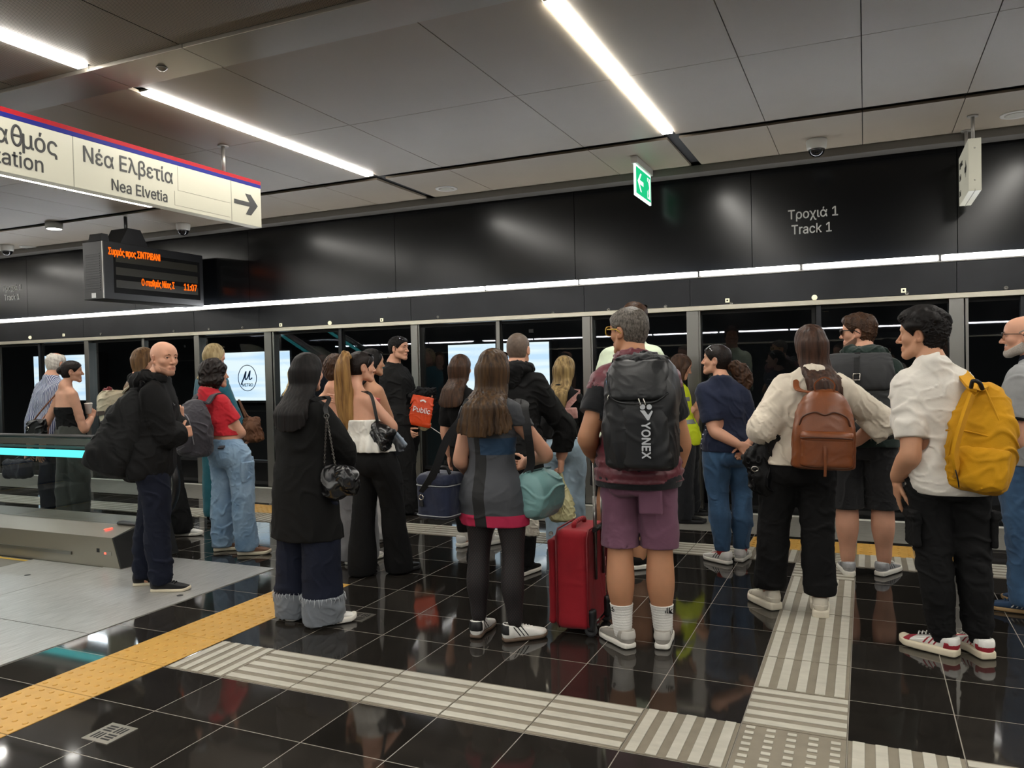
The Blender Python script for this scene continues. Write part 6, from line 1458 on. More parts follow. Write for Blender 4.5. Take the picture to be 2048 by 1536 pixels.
q = g(.030, -.134, -.065); text('brand_lettering', 'YONEX', LOGO, .058, g(.026, -.146, -.035), -R[:, 2], R[:, 0], t, .0015, xscale=.92, bold=.0016)
for sg in (-1, 1): MB().lathe(g(.046 + sg * .0155, -.141, .036), -R[:, 1], [(.0125, 0), (.0125, .0015)], 20).build('emblem_disc', LOGO, t)
MB().prism([g(.018, -.1415, 0.020), g(.040, -.1415, 0.020), g(.056, -.1415, -0.002), g(.074, -.1415, 0.020), g(.078, -.1415, 0.014), g(.060, -.1415, -0.026), g(.052, -.1415, -0.026), g(.034, -.1415, 0.000)], -R[:, 1] * .0015).build('emblem_stroke', LOGO, t)
for x in (.012, .035): tube_('zip_pull', [g(x, -.142, .075), g(x + .006, -.146, .06), g(x + .010, -.146, .045)], .004, MET, t)
tube_('zip_pull', [g(-.135, -.10, .10), g(-.14, -.105, .085), g(-.143, -.105, .07)], .004, MET, t)
tube_('piping', [g(-.145, -.10, .20), g(-.135, -.118, .10), g(-.09, -.128, .06), g(0, -.138, .052), g(.09, -.132, .06), (g(.145, -.105, .10))], .0045, m, t)
tube_('blue_zip', [g(-.155, -.075, .16), g(-.142, -.098, .11), g(-.125, -.11, .085)], .003, mat('blue_zip', '2f5a86', .5), t)

# --- tan leather backpack
p = PEOPLE['beige']; TAN = mat('tan_leather', '76401f', .36, var=.12, vscale=14, bump=.15, bscale=160)
o, R = back_frame(p, .655, .235, .095, roll=.03); g = lambda x, y, z: o + R @ V3(x, y, z)
t = empty('backpack', o - V3(0, 0, .23), 'tan leather backpack with front pocket on the cream shirt', 'backpack')
piece('body', [loft(o, R, [(-.225, 0, 0, .150, .06, 4), (-.205, 0, 0, .166, .075, 4), (-.05, 0, 0, .166, .08, 3.5), (.08, 0, .01, .150, .07, 2.8), (.17, 0, .02, .112, .05, 2.4), (.215, 0, .025, .06, .03, 2)], .02, capr=.015)], TAN, t, .005, .0015, .14, 2)
piece('front_pocket', [loft(o, R, [(-.21, .012, -.055, .12, .04, 4), (-.19, .012, -.06, .135, .05, 4), (-.06, .012, -.06, .135, .05, 4), (-.03, .012, -.055, .132, .045, 3.5)], .02, capr=.012)], TAN, t, .005, .001, .1, 4)
piece('pocket_flap', [loft(o, R, [(-.062, .012, -.06, .136, .053, 4), (-.035, .012, -.06, .138, .056, 4), (-.008, .012, -.055, .132, .05, 3.5)], .01, capr=.01)], TAN, t, .005, .0005, .08, 5)
tube_('zip_line', [g(-.125, -.105, -.045), g(-.06, -.117, -.04), (g(.012, -.12, -.04)), g(.08, -.117, -.04), g(.14, -.105, -.045)], .004, mat('dark_leather', '4b2813', .5), t)
tube_('seam', [g(-.13, -.055, .02), g(-.11, -.068, .07), g(-.05, -.07, .095), g(0, -.068, .08), g(.05, -.07, .095), g(.11, -.066, .07), g(.13, -.055, .02)], .005, MATS['dark_leather'], t)
ribbon(spline([g(.0, -.122, -.085), g(.002, -.126, -.14), g(.004, -.122, -.20), g(.004, -.115, -.25)], 4), .014, .005, tuple(R[:, 0])).build('pull_strap', TAN, t)
MB().box((-.03, -.004, -.006), (.03, .0, .006), .002).build('name_plate', MATS['nickel'], t).matrix_world = Matrix(((R[0, 0], R[0, 1], R[0, 2], g(.03, -.083, .04)[0]), (R[1, 0], R[1, 1], R[1, 2], g(.03, -.083, .04)[1]), (R[2, 0], R[2, 1], R[2, 2], g(.03, -.083, .04)[2]), (0, 0, 0, 1)))
ribbon(spline([g(-.045, .02, .19), g(-.05, -.0, .25), g(0, -.01, .285), g(.05, -.0, .25), g(.045, .02, .19)], 6), .024, .007, tuple(R[:, 1])).build('grab_handle', TAN, t)
straps(p, t, TAN, g(0, .03, .2), .032, g(0, .05, -.14), lat=.08, thick=.006, bo=.15)
# --- dark roll-top backpack
p = PEOPLE['green']; CH = mat('charcoal_canvas', '2b2c2e', .8, var=.08, bump=.25, bscale=260)
o, R = back_frame(p, .70, .30, -.01); g = lambda x, y, z: o + R @ V3(x, y, z)
t = empty('backpack', o - V3(0, 0, .28), 'charcoal roll-top backpack with one buckle strap on the green hoodie', 'backpack')
piece('body', [loft(o, R, [(-.28, 0, 0, .19, .08, 5), (-.25, 0, 0, .205, .10, 5), (.05, 0, 0, .205, .105, 4.5), (.2, 0, .01, .20, .09, 4), (.25, 0, .02, .185, .06, 4)], .02, capr=.015)], CH, t, .007, .005, .14, 2)
piece('flap', [loft(o, R, [(.03, 0, -.03, .19, .085, 5), (.06, 0, -.03, .208, .095, 5), (.2, 0, -.02, .21, .085, 4), (.262, 0, .0, .195, .06, 3.5), (.275, 0, .01, .17, .04, 3)], .02, capr=.012)], CH, t, .007, .004, .12, 3)
piece('front_pocket', [loft(o, R, [(-.24, 0, -.06, .15, .055, 5), (-.2, 0, -.065, .165, .06, 5), (-.03, 0, -.06, .165, .055, 5)], .02, capr=.012)], CH, t, .007, .004, .12, 4)
ribbon(spline([g(0, -.03, .275), g(0, -.095, .22), g(0, -.12, .12), g(0, -.132, .03), g(0, -.13, -.03)], 4), .035, .006, tuple(R[:, 0])).build('buckle_strap', NYL, t)
MB().tube([g(-.02, -.135, .14), g(.02, -.135, .14), g(.02, -.14, .10), g(-.02, -.14, .10)], .005, 8, True).build('buckle', MET, t)
straps(p, t, CH, g(0, .07, .22), .06, g(0, .08, -.2), bo=.17)
# --- yellow backpack on one shoulder
p = PEOPLE['boy']; YEL = cloth('yellow_canvas', 'c08a0c', .8, bump=.35, bscale=260, sheen=.05); YEL2 = YEL
o = at(1962, 868, p.d - .17); yw = p.tyaw - .55; R = rotz(yw) @ rotx(-.06) @ roty(.10); g = lambda x, y, z: o + R @ V3(x, y, z)
t = empty('backpack', o - V3(0, 0, .3), 'bright yellow backpack slung from one shoulder of the white T-shirt', 'backpack')
piece('body', [loft(o, R, [(-.275, .0, .0, .10, .06, 3.5), (-.25, 0, 0, .130, .085, 3.5), (-.12, .0, 0, .150, .10, 3), (.02, -.0, 0, .142, .095, 2.8), (.14, -.0, .01, .115, .075, 2.5), (.22, -.01, .02, .075, .05, 2.2), (.25, -.015, .03, .04, .03, 2)], .02, capr=.015)], YEL, t, .006, .006, .13, 2)
piece('front_pocket', [loft(o, R, [(-.26, .035, -.055, .08, .05, 3.5), (-.22, .035, -.06, .105, .065, 3.5), (-.09, .03, -.062, .11, .06, 3), (-.055, .03, -.055, .105, .05, 3)], .02, capr=.012)], YEL, t, .006, .004, .1, 4)
tube_('seam', [g(-.14, -.05, .0), g(-.07, -.093, .01), g(.03, -.098, -.0), g(.13, -.062, -.02)], .004, YEL, t)
tube_('seam', [g(-.01, -.05, .22), g(-.05, -.07, .14), g(-.09, -.08, .03), g(-.11, -.08, -.1), g(-.10, -.07, -.24)], .004, YEL, t)
tube_('seam', [g(.0, -.05, .22), g(.05, -.07, .13), g(.10, -.07, .02), g(.13, -.06, -.08)], .004, YEL, t)
pts = [p.sh_c + p.TR * .10 + p.TF * .09 - V3(0, 0, .14), p.sh_c + p.TR * .115 + p.TF * .07 + V3(0, 0, .0), p.sh_c + p.TR * .115 + p.TF * .0 + V3(0, 0, .063), p.sh_c + p.TR * .12 - p.TF * .075 + V3(0, 0, .035), at(1950, 775, p.d - .20), g(-.015, -.02, .23)]
ribbon(spline(pts, 6), .062, .014, [tuple(p.TR)] * 31).build('shoulder_strap', YEL, t)
pts = [at(1944, 790, p.d - .22), at(1924, 848, p.d - .25), at(1910, 905, p.d - .24), at(1916, 945, p.d - .20), g(-.09, .0, -.22)]
ribbon(spline(pts, 5), .05, .014, tuple(CR * .75 + CF * .6)).build('shoulder_strap', YEL, t)
tube_('loop_handle', [at(1942, 775, p.d - .22), at(1946, 762, p.d - .25), at(1958, 765, p.d - .26), at(1965, 778, p.d - .24)], .010, NYL, t)
tube_('webbing', [at(2012, 845, p.d - .16), at(2026, 838, p.d - .14)], .010, NYL, t); tube_('webbing', [at(1911, 940, p.d - .26), at(1916, 960, p.d - .26), at(1918, 975, p.d - .25)], .003, NYL, t)
# --- red cabin case
fl1 = on_floor(1178, 1278); fl2 = on_floor(1216, 1238); ax = nrm(fl2 - fl1); nx = V3(ax[1], -ax[0], 0)          # ax: along the back edge, nx: outward (right)
Wd, Th, Hh = .36, .21, .545; base = fl1 + ax * Wd / 2 - nx * Th / 2; R = np.stack([nx, ax, V3(0, 0, 1)], 1); g = lambda x, y, z: V3(base[0], base[1], 0) + R @ V3(x, y, z)
REDF = cloth('red_polyester', '8d1420', .7, bump=.3, bscale=420, sheen=.1); PLA = mat('black_plastic', '131315', .4)
t = empty('suitcase', V3(base[0], base[1], 0), 'red fabric cabin suitcase with extended pull handle beside the mauve shorts', 'suitcase')
piece('shell', [rbox(g(.01, 0, .31), V3(Th / 2 - .01, Wd / 2, .272), R, .035)], REDF, t, .006, .002, .2)
piece('front_pocket', [rbox(g(-Th / 2 - .005, 0, .29), V3(.022, Wd / 2 - .015, .235), R, .02)], REDF, t, .006, .003, .15, 3)
for x in (Th / 2 - .002, -Th / 2 + .03):
    MB().tube([g(x, a, b) for a, b in [(-Wd / 2 - .002, .075), (-Wd / 2 - .002, .545), (-Wd / 2 + .035, .584), (Wd / 2 - .035, .584), (Wd / 2 + .002, .545), (Wd / 2 + .002, .075), (Wd / 2 - .03, .038), (-Wd / 2 + .03, .038)]], .005, 8, True).build('piping', mat('red_piping', '6d0f18', .5), t)
piece('top_handle', tubes([g(.0, -.09, .585), g(.0, -.08, .604), g(.0, 0, .61), g(.0, .08, .604), g(.0, .09, .585)], [.012] * 5, .008), REDF, t, .004, 0)
MB().tube([g(Th / 2 + .012, -.085, .575), g(Th / 2 + .012, .085, .575)], .014, 10).build('handle_housing', PLA, t)
for y in (-.07, .07):
    MB().tube([g(Th / 2 + .012, y, .30), g(Th / 2 + .012, y, 1.0)], .0085, 10).tube([g(Th / 2 + .012, y, .5), g(Th / 2 + .012, y, .76)], .011, 10).build('handle_tube', m_alu, t)
MB().tube(spline([g(Th / 2 + .012, -.07, .99), g(Th / 2 + .012, -.066, 1.015), g(Th / 2 + .012, -.03, 1.022), g(Th / 2 + .012, .03, 1.022), g(Th / 2 + .012, .066, 1.015), g(Th / 2 + .012, .07, .99)], 4), .013, 10).build('pull_handle', PLA, t)
for y in (-.14, .14):
    w_ = MB().lathe(g(Th / 2 + .0, y - .014, .034), tuple(R[:, 1]), [(.02, 0), (.034, .004), (.034, .024), (.02, .028)], 24).build('wheel', mat('wheel_grey', '3a3a3c', .5), t)
    piece('wheel_housing', [rbox(g(Th / 2 + .006, y, .09), V3(.022, .030, .06), R, .014)], PLA, t, .005, 0)
for y in (-.13, .13): MB().box((0, 0, 0), (.03, .03, .04)).build('foot', PLA, t).matrix_world = Matrix(((R[0, 0], R[0, 1], 0, g(-.07, y - .015, 0)[0]), (R[1, 0], R[1, 1], 0, g(-.07, y - .015, 0)[1]), (0, 0, 1, .0), (0, 0, 0, 1)))
MB().lathe(g(-Th / 2 - .0, -Wd / 2 + .01, .56), tuple(-R[:, 1]), [(.012, 0), (.012, .008)], 12).build('zip_pull', MET, t)
# --- woman in the dress: navy cooler and teal barrel bag
p = PEOPLE['dress']; NVC = cloth('navy_cooler', '161d33', .6, bscale=250); o = at(882, 988, p.d + .02); R = rotz(-.10); g = lambda x, y, z: o + R @ V3(x, y, z)
t = empty('cooler_bag', o - V3(0, 0, .12), 'navy zipped cooler bag hanging beside the colour-block dress', 'bag')
piece('body', [loft(o, R, [(-.125, 0, 0, .098, .085, 5), (-.11, 0, 0, .108, .095, 5), (.05, 0, 0, .110, .10, 5), (.06, 0, 0, .110, .10, 5)], .02, capr=.012)], NVC, t, .005, .003, .12)
piece('lid', [loft(o, R, [(.058, 0, 0, .112, .102, 5), (.085, 0, 0, .112, .102, 5), (.115, 0, 0, .100, .09, 4), (.122, 0, 0, .08, .07, 4)], .02, capr=.012)], NVC, t, .005, .003, .1, 3)
for z in (.058, -.105): MB().tube([g(.111 * np.sign(math.cos(a)) * abs(math.cos(a)) ** .4, .101 * np.sign(math.sin(a)) * abs(math.sin(a)) ** .4, z) for a in np.linspace(0, 2 * math.pi, 40, endpoint=False)], .0035, 6, True).build('zip_trim', mat('pale_zip', '8d8f93', .5), t)
tube_('grab_handle', [g(.02, -.05, .12), g(.03, -.055, .15), g(.075, -.05, .155), g(.09, -.04, .12)], .009, NYL, t)
pts = [g(-.055, -.10, .02), at(868, 945, p.d - .10), at(893, 880, p.d - .13), at(922, 838, p.d - .14), at(938, 800, p.d - .12), p.sh_c - p.TR * .09 + V3(0, 0, .06), p.sh_c - p.TR * .07 + p.TF * .08 + V3(0, 0, .0)]
ribbon(spline(pts, 5), .042, .006, tuple(CR)).build('shoulder_strap', NYL, t)
MB().tube([g(-.055 + .014 * math.cos(a), -.108, -.005 + .014 * math.sin(a)) for a in np.linspace(0, 6.283, 14, endpoint=False)], .0035, 6, True).build('ring', MET, t); MB().prism([g(-.065, -.104, -.025), g(-.045, -.104, -.025), g(-.042, -.104, -.055), g(-.068, -.104, -.055)], -R[:, 1] * .006).build('tag', NYL, t)
TEA = mat('teal_leather', '6f9796', .42, var=.06, bump=.15, bscale=180); o = at(1079, 985, p.d - .02); R = rotz(p.yaw - .12)
t = empty('barrel_bag', o - V3(0, 0, .13), 'pale teal barrel bag hanging at the right hip of the minidress', 'bag'); Rb = np.stack([R[:, 0], R[:, 2], R[:, 1]], 1); g = lambda x, y, z: o + Rb @ V3(x, y, z)
piece('body', [loft(o, Rb, [(-.135, 0, -.01, .07, .085, 2.), (-.11, 0, -.005, .098, .118, 2.1), (-.04, 0, -.01, .108, .132, 2.2), (.08, 0, -.01, .106, .13, 2.2), (.14, 0, 0, .08, .10, 2.1)], .02, capr=.015)], TEA, t, .005, .005, .14, 5)
piece('end_pleat', [capsule(g(-.012, .09, -.112), g(-.045, -.03, -.114), .008, .004, .02), capsule(g(.012, .09, -.112), g(.05, -.02, -.112), .008, .004, .02)], TEA, t, .004, .002, .05)
tube_('zip', [g(.0, .125, -.12), g(.0, .127, 0), g(0, .125, .12)], .006, mat('teal_zip', '3f5c5e', .5), t)
pts = [g(-.02, .10, -.10), at(1062, 925, p.d - .10), at(1056, 870, p.d - .14), at(1049, 820, p.d - .13), at(1047, 806, p.d - .10), p.sh_c + p.TR * .085 + V3(0, 0, .055), p.sh_c + p.TR * .08 + p.TF * .07]
ribbon(spline(pts, 5), .044, .006, tuple(CR)).build('shoulder_strap', NYL, t); MB().box((-.025, -.006, -.02), (.025, .006, .02), .003).build('strap_slider', PLA, t).matrix_world = Matrix.Translation(Vector(at(1056, 842, p.d - .15))) @ Matrix.Rotation(p.yaw + .3, 4, 'Z')
# --- hoodie man's bags
p = PEOPLE['hoodie']; PLB = mat('thin_plastic', 'bcb689', .45, alpha=.9, bump=.3, bscale=60); o = at(1123, 1000, p.d + .03); g = lambda x, y, z: o + V3(x, y, z)
t = empty('plastic_bag', o - V3(0, 0, .16), 'pale yellow plastic bag hanging from the hand of the hoodie man', 'bag')
piece('body', [loft(o, rotz(.3), [(-.155, 0, 0, .07, .05, 3), (-.13, 0, 0, .092, .07, 3), (-.02, 0, 0, .085, .065, 2.5), (.08, 0, 0, .05, .04, 2), (.15, 0, 0, .022, .02, 2), (.2, 0, 0, .016, .014, 2)], .02, capr=.01)], PLB, t, .0045, .006, .07, 4)
for i, (x, z) in enumerate(((-.02, -.02), (.01, -.05), (-.015, -.08))): text('printed_lettering', ('VIVA', 'MARE', 'CAFE')[0] if False else '////', mat('print_olive', '6d6a45', .6), .035, g(x, -.075, z), (1, .1, 0), (0, 0, 1), t, .001)
PAP = mat('white_carrier', 'c5c0b2', .6, bump=.2, bscale=80); o = at(1064, 1050, p.d - .3)
t = empty('shopping_bag', o - V3(0, 0, .08), 'whitish printed carrier bag hanging behind the minidress hem', 'bag')
piece('body', [loft(o, rotz(.2), [(-.075, 0, 0, .045, .03, 3), (0, 0, 0, .05, .035, 3), (.12, 0, 0, .03, .02, 2.5), (.25, 0, .02, .012, .01, 2)], .02, capr=.008)], PAP, t, .005, .006, .05)
# --- coat woman's chain bag
p = PEOPLE['coat']; o = at(680, 958, p.d - .17); R = rotz(-.25); g = lambda x, y, z: o + R @ V3(x, y, z)
t = empty('chain_bag', o - V3(0, 0, .11), 'slouchy black leather bag on chain straps over the long black coat', 'bag')
GLS = mat('glossy_black_leather', '0e0e10', .24, bump=.1, bscale=60, spec=.6)
piece('body', [ellipsoid(g(-.055, 0, -.02), V3(.085, .06, .10), R, .04), rbox(g(-.05, 0, -.02), V3(.075, .05, .10), R, .04, .03), ellipsoid(g(.06, .01, -.005), V3(.095, .05, .075), R @ roty(.35), .03)], GLS, t, .0045, .008, .11, 6)
piece('flap', [ellipsoid(g(.075, -.03, .02), V3(.09, .03, .065), R @ roty(.5), .03)], GLS, t, .0045, .005, .09, 9)
CHN = mat('dark_chain', '6d6a66', .3, 1.)
sp = at(653, 832, p.d - .20)
for e in (g(-.10, -.03, .07), g(.0, -.03, .075)):
    P = [sp + (e - sp) * k / 26 for k in range(27)]
    m = MB()
    for k in range(26):
        a, b_ = P[k], P[k + 1]; d = nrm(b_ - a); s_ = nrm(np.cross(d, CF)) if k % 2 else nrm(CF); L_ = np.linalg.norm(b_ - a) * .75
        m.tube([(a + b_) / 2 + d * L_ * math.cos(q) + s_ * .0045 * math.sin(q) for q in np.linspace(0, 6.283, 8, endpoint=False)], .0022, 5, True)
    m.build('chain', CHN, t)
MB().tube([sp + CR * .014 * math.cos(a) + V3(0, 0, .014 * math.sin(a)) for a in np.linspace(0, 6.283, 14, endpoint=False)], .003, 6, True).build('ring', CHN, t)
pts = [sp + V3(0, 0, .012), at(651, 815, p.d - .19), at(657, 795, p.d - .15), p.sh_c + p.TR * .10 - p.TF * .05 + V3(0, 0, .068), p.sh_c + p.TR * .11 + p.TF * .02 + V3(0, 0, .07), p.sh_c + p.TR * .11 + p.TF * .09]
ribbon(spline(pts, 5), .024, .006, tuple(CR)).build('shoulder_strap', LBL, t)
# --- ponytail woman's bags
p = PEOPLE['ponytail']; o = at(764, 872, p.d - .14); R = rotz(-.2) @ roty(.42); g = lambda x, y, z: o + R @ V3(x, y, z)
t = empty('shoulder_bag', o - V3(0, 0, .1), 'small black ruched leather bag tucked under the arm of the ponytail woman', 'bag')
piece('body', [rbox(o, V3(.095, .05, .085), R, .04), capsule(g(-.07, -.04, .05), g(.06, -.05, -.01), .02, .02, .02), capsule(g(-.06, -.045, .0), g(.08, -.04, -.05), .022, .018, .02)], GLS, t, .0045, .006, .08, 3)
tube_('hanging_chain', [g(-.03, -.03, -.06), at(752, 915, p.d - .14), at(757, 935, p.d - .14)], .008, CHN, t)
ribbon(spline([g(-.05, -.02, .07), at(752, 830, p.d - .15), at(742, 790, p.d - .13), p.sh_c + p.TR * .075 - p.TF * .02 + V3(0, 0, .06), p.sh_c + p.TR * .08 + p.TF * .06], 5), .022, .006, tuple(CR)).build('shoulder_strap', LBL, t)
o = at(786, 884, p.d - .05); R = rotz(-.2) @ roty(.75); g = lambda x, y, z: o + R @ V3(x, y, z)
t = empty('tote_bag', o - V3(0, 0, .1), 'folded dark grey tote held at the hip of the ponytail woman', 'bag')
piece('body', [rbox(o, V3(.10, .02, .055), R, .012)], mat('slate_leather', '3c4046', .5), t, .005, .008, .1); piece('pale_lining', [rbox(g(.02, .012, .055), V3(.08, .012, .02), R, .008)], mat('pale_blue_lining', '8a97a6', .6), t, .005, .005, .1)
# --- man with the orange bag
p = PEOPLE['orange']; ORG = mat('orange_plastic', 'cf4312', .35, bump=.2, bscale=40); R = rotz(.42) @ roty(.22); o = at(843, 822, p.d - .14); g = lambda x, y, z: o + R @ V3(x, y, z)
t = empty('shopping_bag', o - V3(0, 0, .2), 'bright orange plastic shopping bag with white lettering', 'bag')
piece('body', [loft(o, R, [(-.16, 0, 0, .115, .02, 4), (-.13, 0, 0, .12, .028, 4), (0, 0, 0, .115, .026, 4), (.13, 0, 0, .108, .012, 4), (.155, 0, 0, .106, .008, 4)], .02, capr=.006)], ORG, t, .004, .0025, .11, 4)
PW = mat('print_white', 'e9e4df', .5); text('shop_lettering', 'Public', PW, .078, g(-.09, -.034, -.015), R[:, 0], R[:, 2], t, .0015, xscale=.88)
ribbon(spline([g(-.03, -.03, .10), g(0, -.03, .115), g(.03, -.03, .10)], 3), .016, .004, tuple(R[:, 2])).build('handle_hole', PW, t)
JK = cloth('black_jacket', '0f0f11', .8, sheen=0); o = at(846, 786, p.d - .08)
t = empty('folded_jacket', o - V3(0, 0, .08), 'black jacket draped over the forearm above the orange bag', 'jacket')
piece('body', [ellipsoid(o, V3(.11, .07, .06), rotz(.3), .03), ellipsoid(at(862, 800, p.d - .06), V3(.06, .06, .09), None, .04), capsule(at(822, 792, p.d - .12), at(866, 782, p.d - .10), .035, .04, .03)], JK, t, .006, .016, .08, 5)
o = at(850, 852, p.d - .10)
t = empty('food_bag', o - V3(0, 0, .04), 'small cream paper food bag with a white stick below the orange bag', 'bag')
piece('body', [ellipsoid(o, V3(.075, .03, .038), rotz(.3) @ roty(-.2), .02)], mat('cream_paper', 'c9bb92', .7), t, .004, .008, .05); MB().tube([at(858, 852, p.d - .11), at(882, 868, p.d - .11)], .004, 8).build('stick', PW, t)
# --- red T-shirt woman's grey backpack
p = PEOPLE['red']; GBP = cloth('grey_ripstop', '36343a', .7); o, R = back_frame(p, .665, .235, -.045, tilt=.05); g = lambda x, y, z: o + R @ V3(x, y, z)
t = empty('backpack', o - V3(0, 0, .25), 'dark grey hiking backpack with bungee cords on the red T-shirt', 'backpack')
piece('body', [loft(o, R, [(-.235, 0, 0, .11, .07, 3), (-.2, 0, 0, .142, .10, 3), (-.03, 0, 0, .148, .11, 2.8), (.12, 0, .01, .125, .085, 2.6), (.2, 0, .03, .085, .05, 2.4), (.225, 0, .035, .05, .03, 2)], .02, capr=.02)], GBP, t, .006, .006, .1, 2)
piece('front_pocket', [loft(o, R, [(-.19, 0, -.07, .08, .05, 3), (-.06, 0, -.075, .10, .06, 3), (.06, 0, -.06, .085, .055, 2.6), (.12, 0, -.05, .05, .04, 2.4)], .02, capr=.015)], GBP, t, .006, .004, .08, 4)
tube_('piping', [g(-.105, -.10, -.12), g(-.10, -.115, .0), g(-.07, -.11, .09), g(0, -.10, .125), g(.07, -.11, .09), g(.10, -.115, .0), g(.105, -.10, -.12)], .004, mat('grey_piping', '77757a', .5), t)
m = MB(); m.tube([g(x, -.145, z) for x, z in ((-.05, .02), (.05, -.03), (-.05, -.08), (.05, -.13), (-.05, -.17))], .003, 6); m.build('bungee_cord', mat('grey_cord', '5f5d62', .5), t)
MB().box((-.018, -.004, -.02), (.018, 0, .02), .002).build('badge', mat('badge_grey', '8d8b90', .4), t).matrix_world = Matrix.Translation(Vector(g(0, -.118, .07))) @ Matrix([list(r) for r in R]).to_4x4()
straps(p, t, GBP, g(0, .05, .2), .055, g(0, .07, -.18), bo=.14)
# --- bald man's big black pack
p = PEOPLE['bald']; a = at(282, 770, p.d - .10); b_ = at(222, 930, p.d - .12); W_ = nrm(a - b_); U_ = nrm(np.cross(CF, W_)); R = np.stack([-U_, np.cross(W_, -U_), W_], 1); L_ = np.linalg.norm(a - b_); g = lambda x, y, z: b_ + R @ V3(x, y, z)
t = empty('backpack', at(230, 950, p.d - .12), 'big slouching black duffel pack hanging behind the bald man', 'backpack')
piece('body', [loft(b_, R, [(-.07, .02, 0, .12, .07, 3), (-.03, .01, 0, .17, .12, 3), (.12, 0, 0, .175, .13, 2.6), (.3, 0, 0, .145, .11, 2.4), (.48, 0, 0, .09, .07, 2.2), (L_ - .02, .01, 0, .035, .03, 2)], .02, capr=.02)], cloth('black_duffel', '0e0f10', .75, sheen=0), t, .007, .012, .12, 3)
tube_('seam', [g(-.15, -.06, .0), g(-.05, -.13, .02), g(.1, -.12, .03), g(.165, -.04, .04)], .005, NYL, t)
for x, z, s_ in ((.0, .10, .02), (.05, .06, .012), (.015, .045, .018)): piece('printed_mark', [ellipsoid(g(x, -.127, z), V3(s_ * .5, .006, s_), R, .01)], mat('print_cream', 'b5b0a2', .6), t, .003, .003, .02)
ribbon(spline([g(.0, -.02, L_ - .08), at(285, 765, p.d - .16), p.sh_c - p.TF * .10 + p.TR * .08 + V3(0, 0, .01), p.sh_c - p.TF * .03 + p.TR * .09 + V3(0, 0, .075), p.sh_c + p.TF * .05 + p.TR * .09 + V3(0, 0, .06), p.sh_c + p.TF * .125 + p.TR * .09 - V3(0, 0, .08)], 5), .05, .012, tuple(p.TR)).build('shoulder_strap', NYL, t)
# --- cream backpack
p = PEOPLE['cream']; CRM = cloth('cream_canvas', 'c3b89f', .85); o, R = back_frame(p, .665, .26, .0); o = at(228, 828, p.d - .02); g = lambda x, y, z: o + R @ V3(x, y, z)
t = empty('backpack', o - V3(0, 0, .25), 'cream canvas backpack with dark leather strap left of the bald man', 'backpack')
piece('body', [loft(o, R, [(-.25, 0, 0, .12, .09, 4), (-.2, 0, 0, .14, .11, 4), (.1, 0, 0, .15, .12, 3.5), (.18, 0, .0, .14, .11, 3)], .02, capr=.02)], CRM, t, .007, .009, .12, 3)
piece('flap', [loft(o, R, [(.02, 0, -.01, .155, .125, 4), (.15, 0, 0, .16, .128, 3.5), (.21, 0, 0, .13, .1, 3)], .02, capr=.02)], CRM, t, .007, .010, .1, 4)
ribbon([g(-.168, -.0, -.0), g(-.15, -.12, -.0), g(.0, -.139, .01), g(.11, -.13, .015), g(.158, -.08, .02)], .04, .008, tuple(R[:, 2])).build('leather_strap', mat('brown_strap', '38261d', .5), t)
piece('red_ribbon', [ellipsoid(g(-.03, -.05, .22), V3(.045, .03, .025), None, .01), ellipsoid(g(.03, -.03, .225), V3(.03, .03, .03), None, .01)], mat('dark_red', '6f1c1f', .6), t, .005, .010, .04)
straps(p, t, CRM, g(0, .08, .2), .05, g(0, .1, -.2), bo=.15)
# --- teal woman's brown tote
p = PEOPLE['teal']; BRN = mat('brown_suede_bag', '5d3a22', .65, var=.12); o = at(503, 855, p.d - .06); R = rotz(-.15)
t = empty('tote_bag', o - V3(0, 0, .14), 'brown suede slouchy bag on the arm of the blonde woman in teal', 'bag'); g = lambda x, y, z: o + R @ V3(x, y, z)
piece('body', [loft(o, R, [(-.135, 0, 0, .11, .06, 3), (-.1, 0, 0, .125, .075, 3), (.02, 0, 0, .11, .07, 2.6), (.1, -.01, 0, .08, .05, 2.4)], .02, capr=.02), ellipsoid(g(.06, -.04, -.0), V3(.045, .04, .05), R, .03)], BRN, t, .006, .014, .09, 3)
tube_('handle', [g(-.08, 0, .09), at(483, 815, p.d - .04), at(478, 800, p.d - .02), at(495, 832, p.d), g(.07, 0, .09)], .010, BRN, t)
# --- far left: tote, dark bag, cup
p = PEOPLE['bun']; o = at(74, 860, p.d - .04)
t = empty('tote_bag', o - V3(0, 0, .12), 'black leather shoulder bag at the elbow of the woman with the bun', 'bag'); R = rotz(.1); g = lambda x, y, z: o + R @ V3(x, y, z)
piece('body', [rbox(o, V3(.10, .05, .10), R, .03)], LBL, t, .006, .010, .1, 4); tube_('handle', [g(-.05, 0, .09), at(88, 815, p.d - .06), p.sh_c - p.TR * .10 + V3(0, 0, .055), p.sh_c - p.TR * .09 + p.TF * .05, at(92, 830, p.d + .03), g(.06, 0, .09)], .008, mat('cognac_leather', '7b4e36', .5), t)
MB().tube([g(-.07 + .02 * math.cos(a), -.054, .02 + .02 * math.sin(a)) for a in np.linspace(0, 6.283, 14, endpoint=False)], .004, 6, True).build('ring', MET, t)
o = at(177, 818, p.d + .10)
t = empty('paper_cup', o - V3(0, 0, .05), 'white paper cup held by the woman with the hair bun', 'cup')
MB().lathe(o - V3(0, 0, .05), (0, 0, 1), [(.028, 0), (.038, .10), (.040, .102)], 20).build('cup', PW, t); MB().lathe(o + V3(0, 0, .052), (0, 0, 1), [(.042, 0), (.040, .010), (.03, .014)], 20).build('lid', PW, t)
p = PEOPLE['stripes']; o = at(36, 938, p.d - .1)
t = empty('holdall', o - V3(0, 0, .12), 'dark navy holdall behind the escalator glass at the left edge', 'bag')
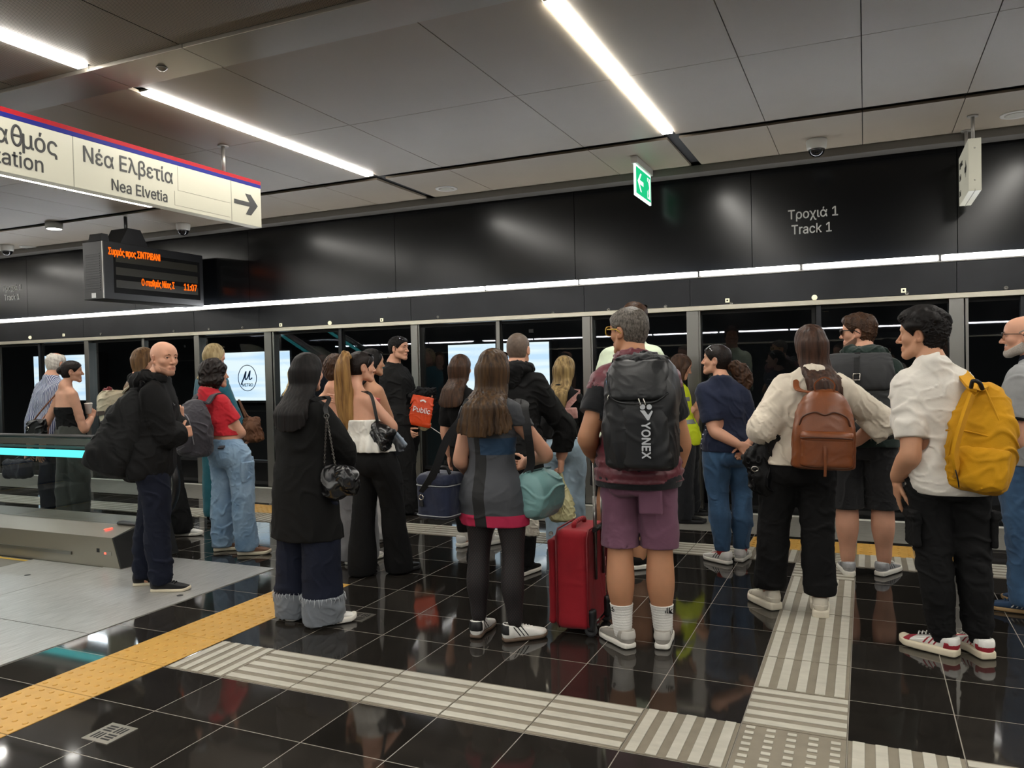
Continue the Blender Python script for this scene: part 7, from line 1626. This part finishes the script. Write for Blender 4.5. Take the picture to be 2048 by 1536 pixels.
piece('body', [rbox(o, V3(.16, .08, .10), rotz(.1), .05)], cloth('navy_holdall', '14192a', .7), t, .007, .012, .12, 3); tube_('handle', [o + V3(-.06, 0, .09), at(52, 905, p.d), p.wri[0] - V3(0, 0, .09), o + V3(.08, 0, .09)], .010, NYL, t)
# --- hidden person's cream bag
p = PEOPLE['hidden']; o = at(576, 893, p.d - .10)
t = empty('tote_bag', o - V3(0, 0, .15), 'cream cloth tote peeking out left of the long black coat', 'bag')
piece('body', [loft(o, rotz(.1), [(-.14, 0, 0, .09, .05, 3), (0, 0, 0, .085, .05, 3), (.14, 0, 0, .06, .03, 2.5)], .02, capr=.012)], cloth('cream_tote', 'c9c3ac', .9), t, .006, .008, .1); tube_('handle', [o + V3(-.03, 0, .13), o + V3(-.02, .02, .3), p.shl[0] + V3(.02, 0, .06), o + V3(.03, .05, .3), o + V3(.03, 0, .13)], .007, MATS['cream_tote'], t)
# --- beige woman's jacket over the arm
p = PEOPLE['beige']; a = p.elb[0]; 
t = empty('folded_jacket', at(1530, 975, p.d), 'black jacket and bag hanging over the left forearm of the cream-shirt woman', 'jacket')
piece('body', [capsule(at(1546, 872, p.d - .04), at(1528, 872, p.d + .18), .05, .05, .03), loft(at(1530, 925, p.d + .02), rotz(.4), [(-.20, .03, 0, .06, .05, 2.5), (-.12, .01, 0, .085, .07, 2.5), (0, 0, 0, .085, .08, 2.5), (.14, .02, 0, .06, .07, 2.5)], .03, capr=.02), ellipsoid(at(1510, 920, p.d + .02), V3(.075, .05, .085), None, .04)], MATS['glossy_black_leather'] if False else cloth('black_sateen', '0b0b0d', .55, sheen=0), t, .006, .018, .09, 7)
MB().tube([at(1510, 938, p.d - .06) + CR * .02 * math.cos(q) + V3(0, 0, .014 * math.sin(q)) for q in np.linspace(0, 6.283, 14, endpoint=False)], .0035, 6, True).build('ring', MET, t)
# --- pink bow strap
p = PEOPLE['pinkbow']; PNK = cloth('pink_satin', 'b88a84', .5); d = p.d - .17
t = empty('crossbody_bag', at(1140, 830, d), 'pink crossbody pouch with bow straps on the back of the blonde woman', 'bag')
piece('body', [rbox(at(1141, 827, d), V3(.055, .025, .045), rotz(.2) @ roty(-.1), .012)], PNK, t, .005, .004, .08); ribbon(spline([at(1128, 820, d), at(1146, 800, d + .0), at(1160, 786, d + .05), p.sh_c + p.TR * .10 + V3(0, 0, .05)], 4), .045, .006, tuple(V3(0, 0, 1))).build('shoulder_strap', PNK, t)
ribbon(spline([at(1140, 838, d - .01), at(1143, 856, d), at(1139, 880, d)], 4), .03, .005, tuple(CR)).build('ribbon_tail', PNK, t); ribbon(spline([at(1128, 835, d), at(1118, 870, d + .06), at(1108, 890, d + .2)], 4), .03, .005, tuple(V3(0, 0, 1))).build('waist_strap', PNK, t)
bpy.context.view_layer.update()
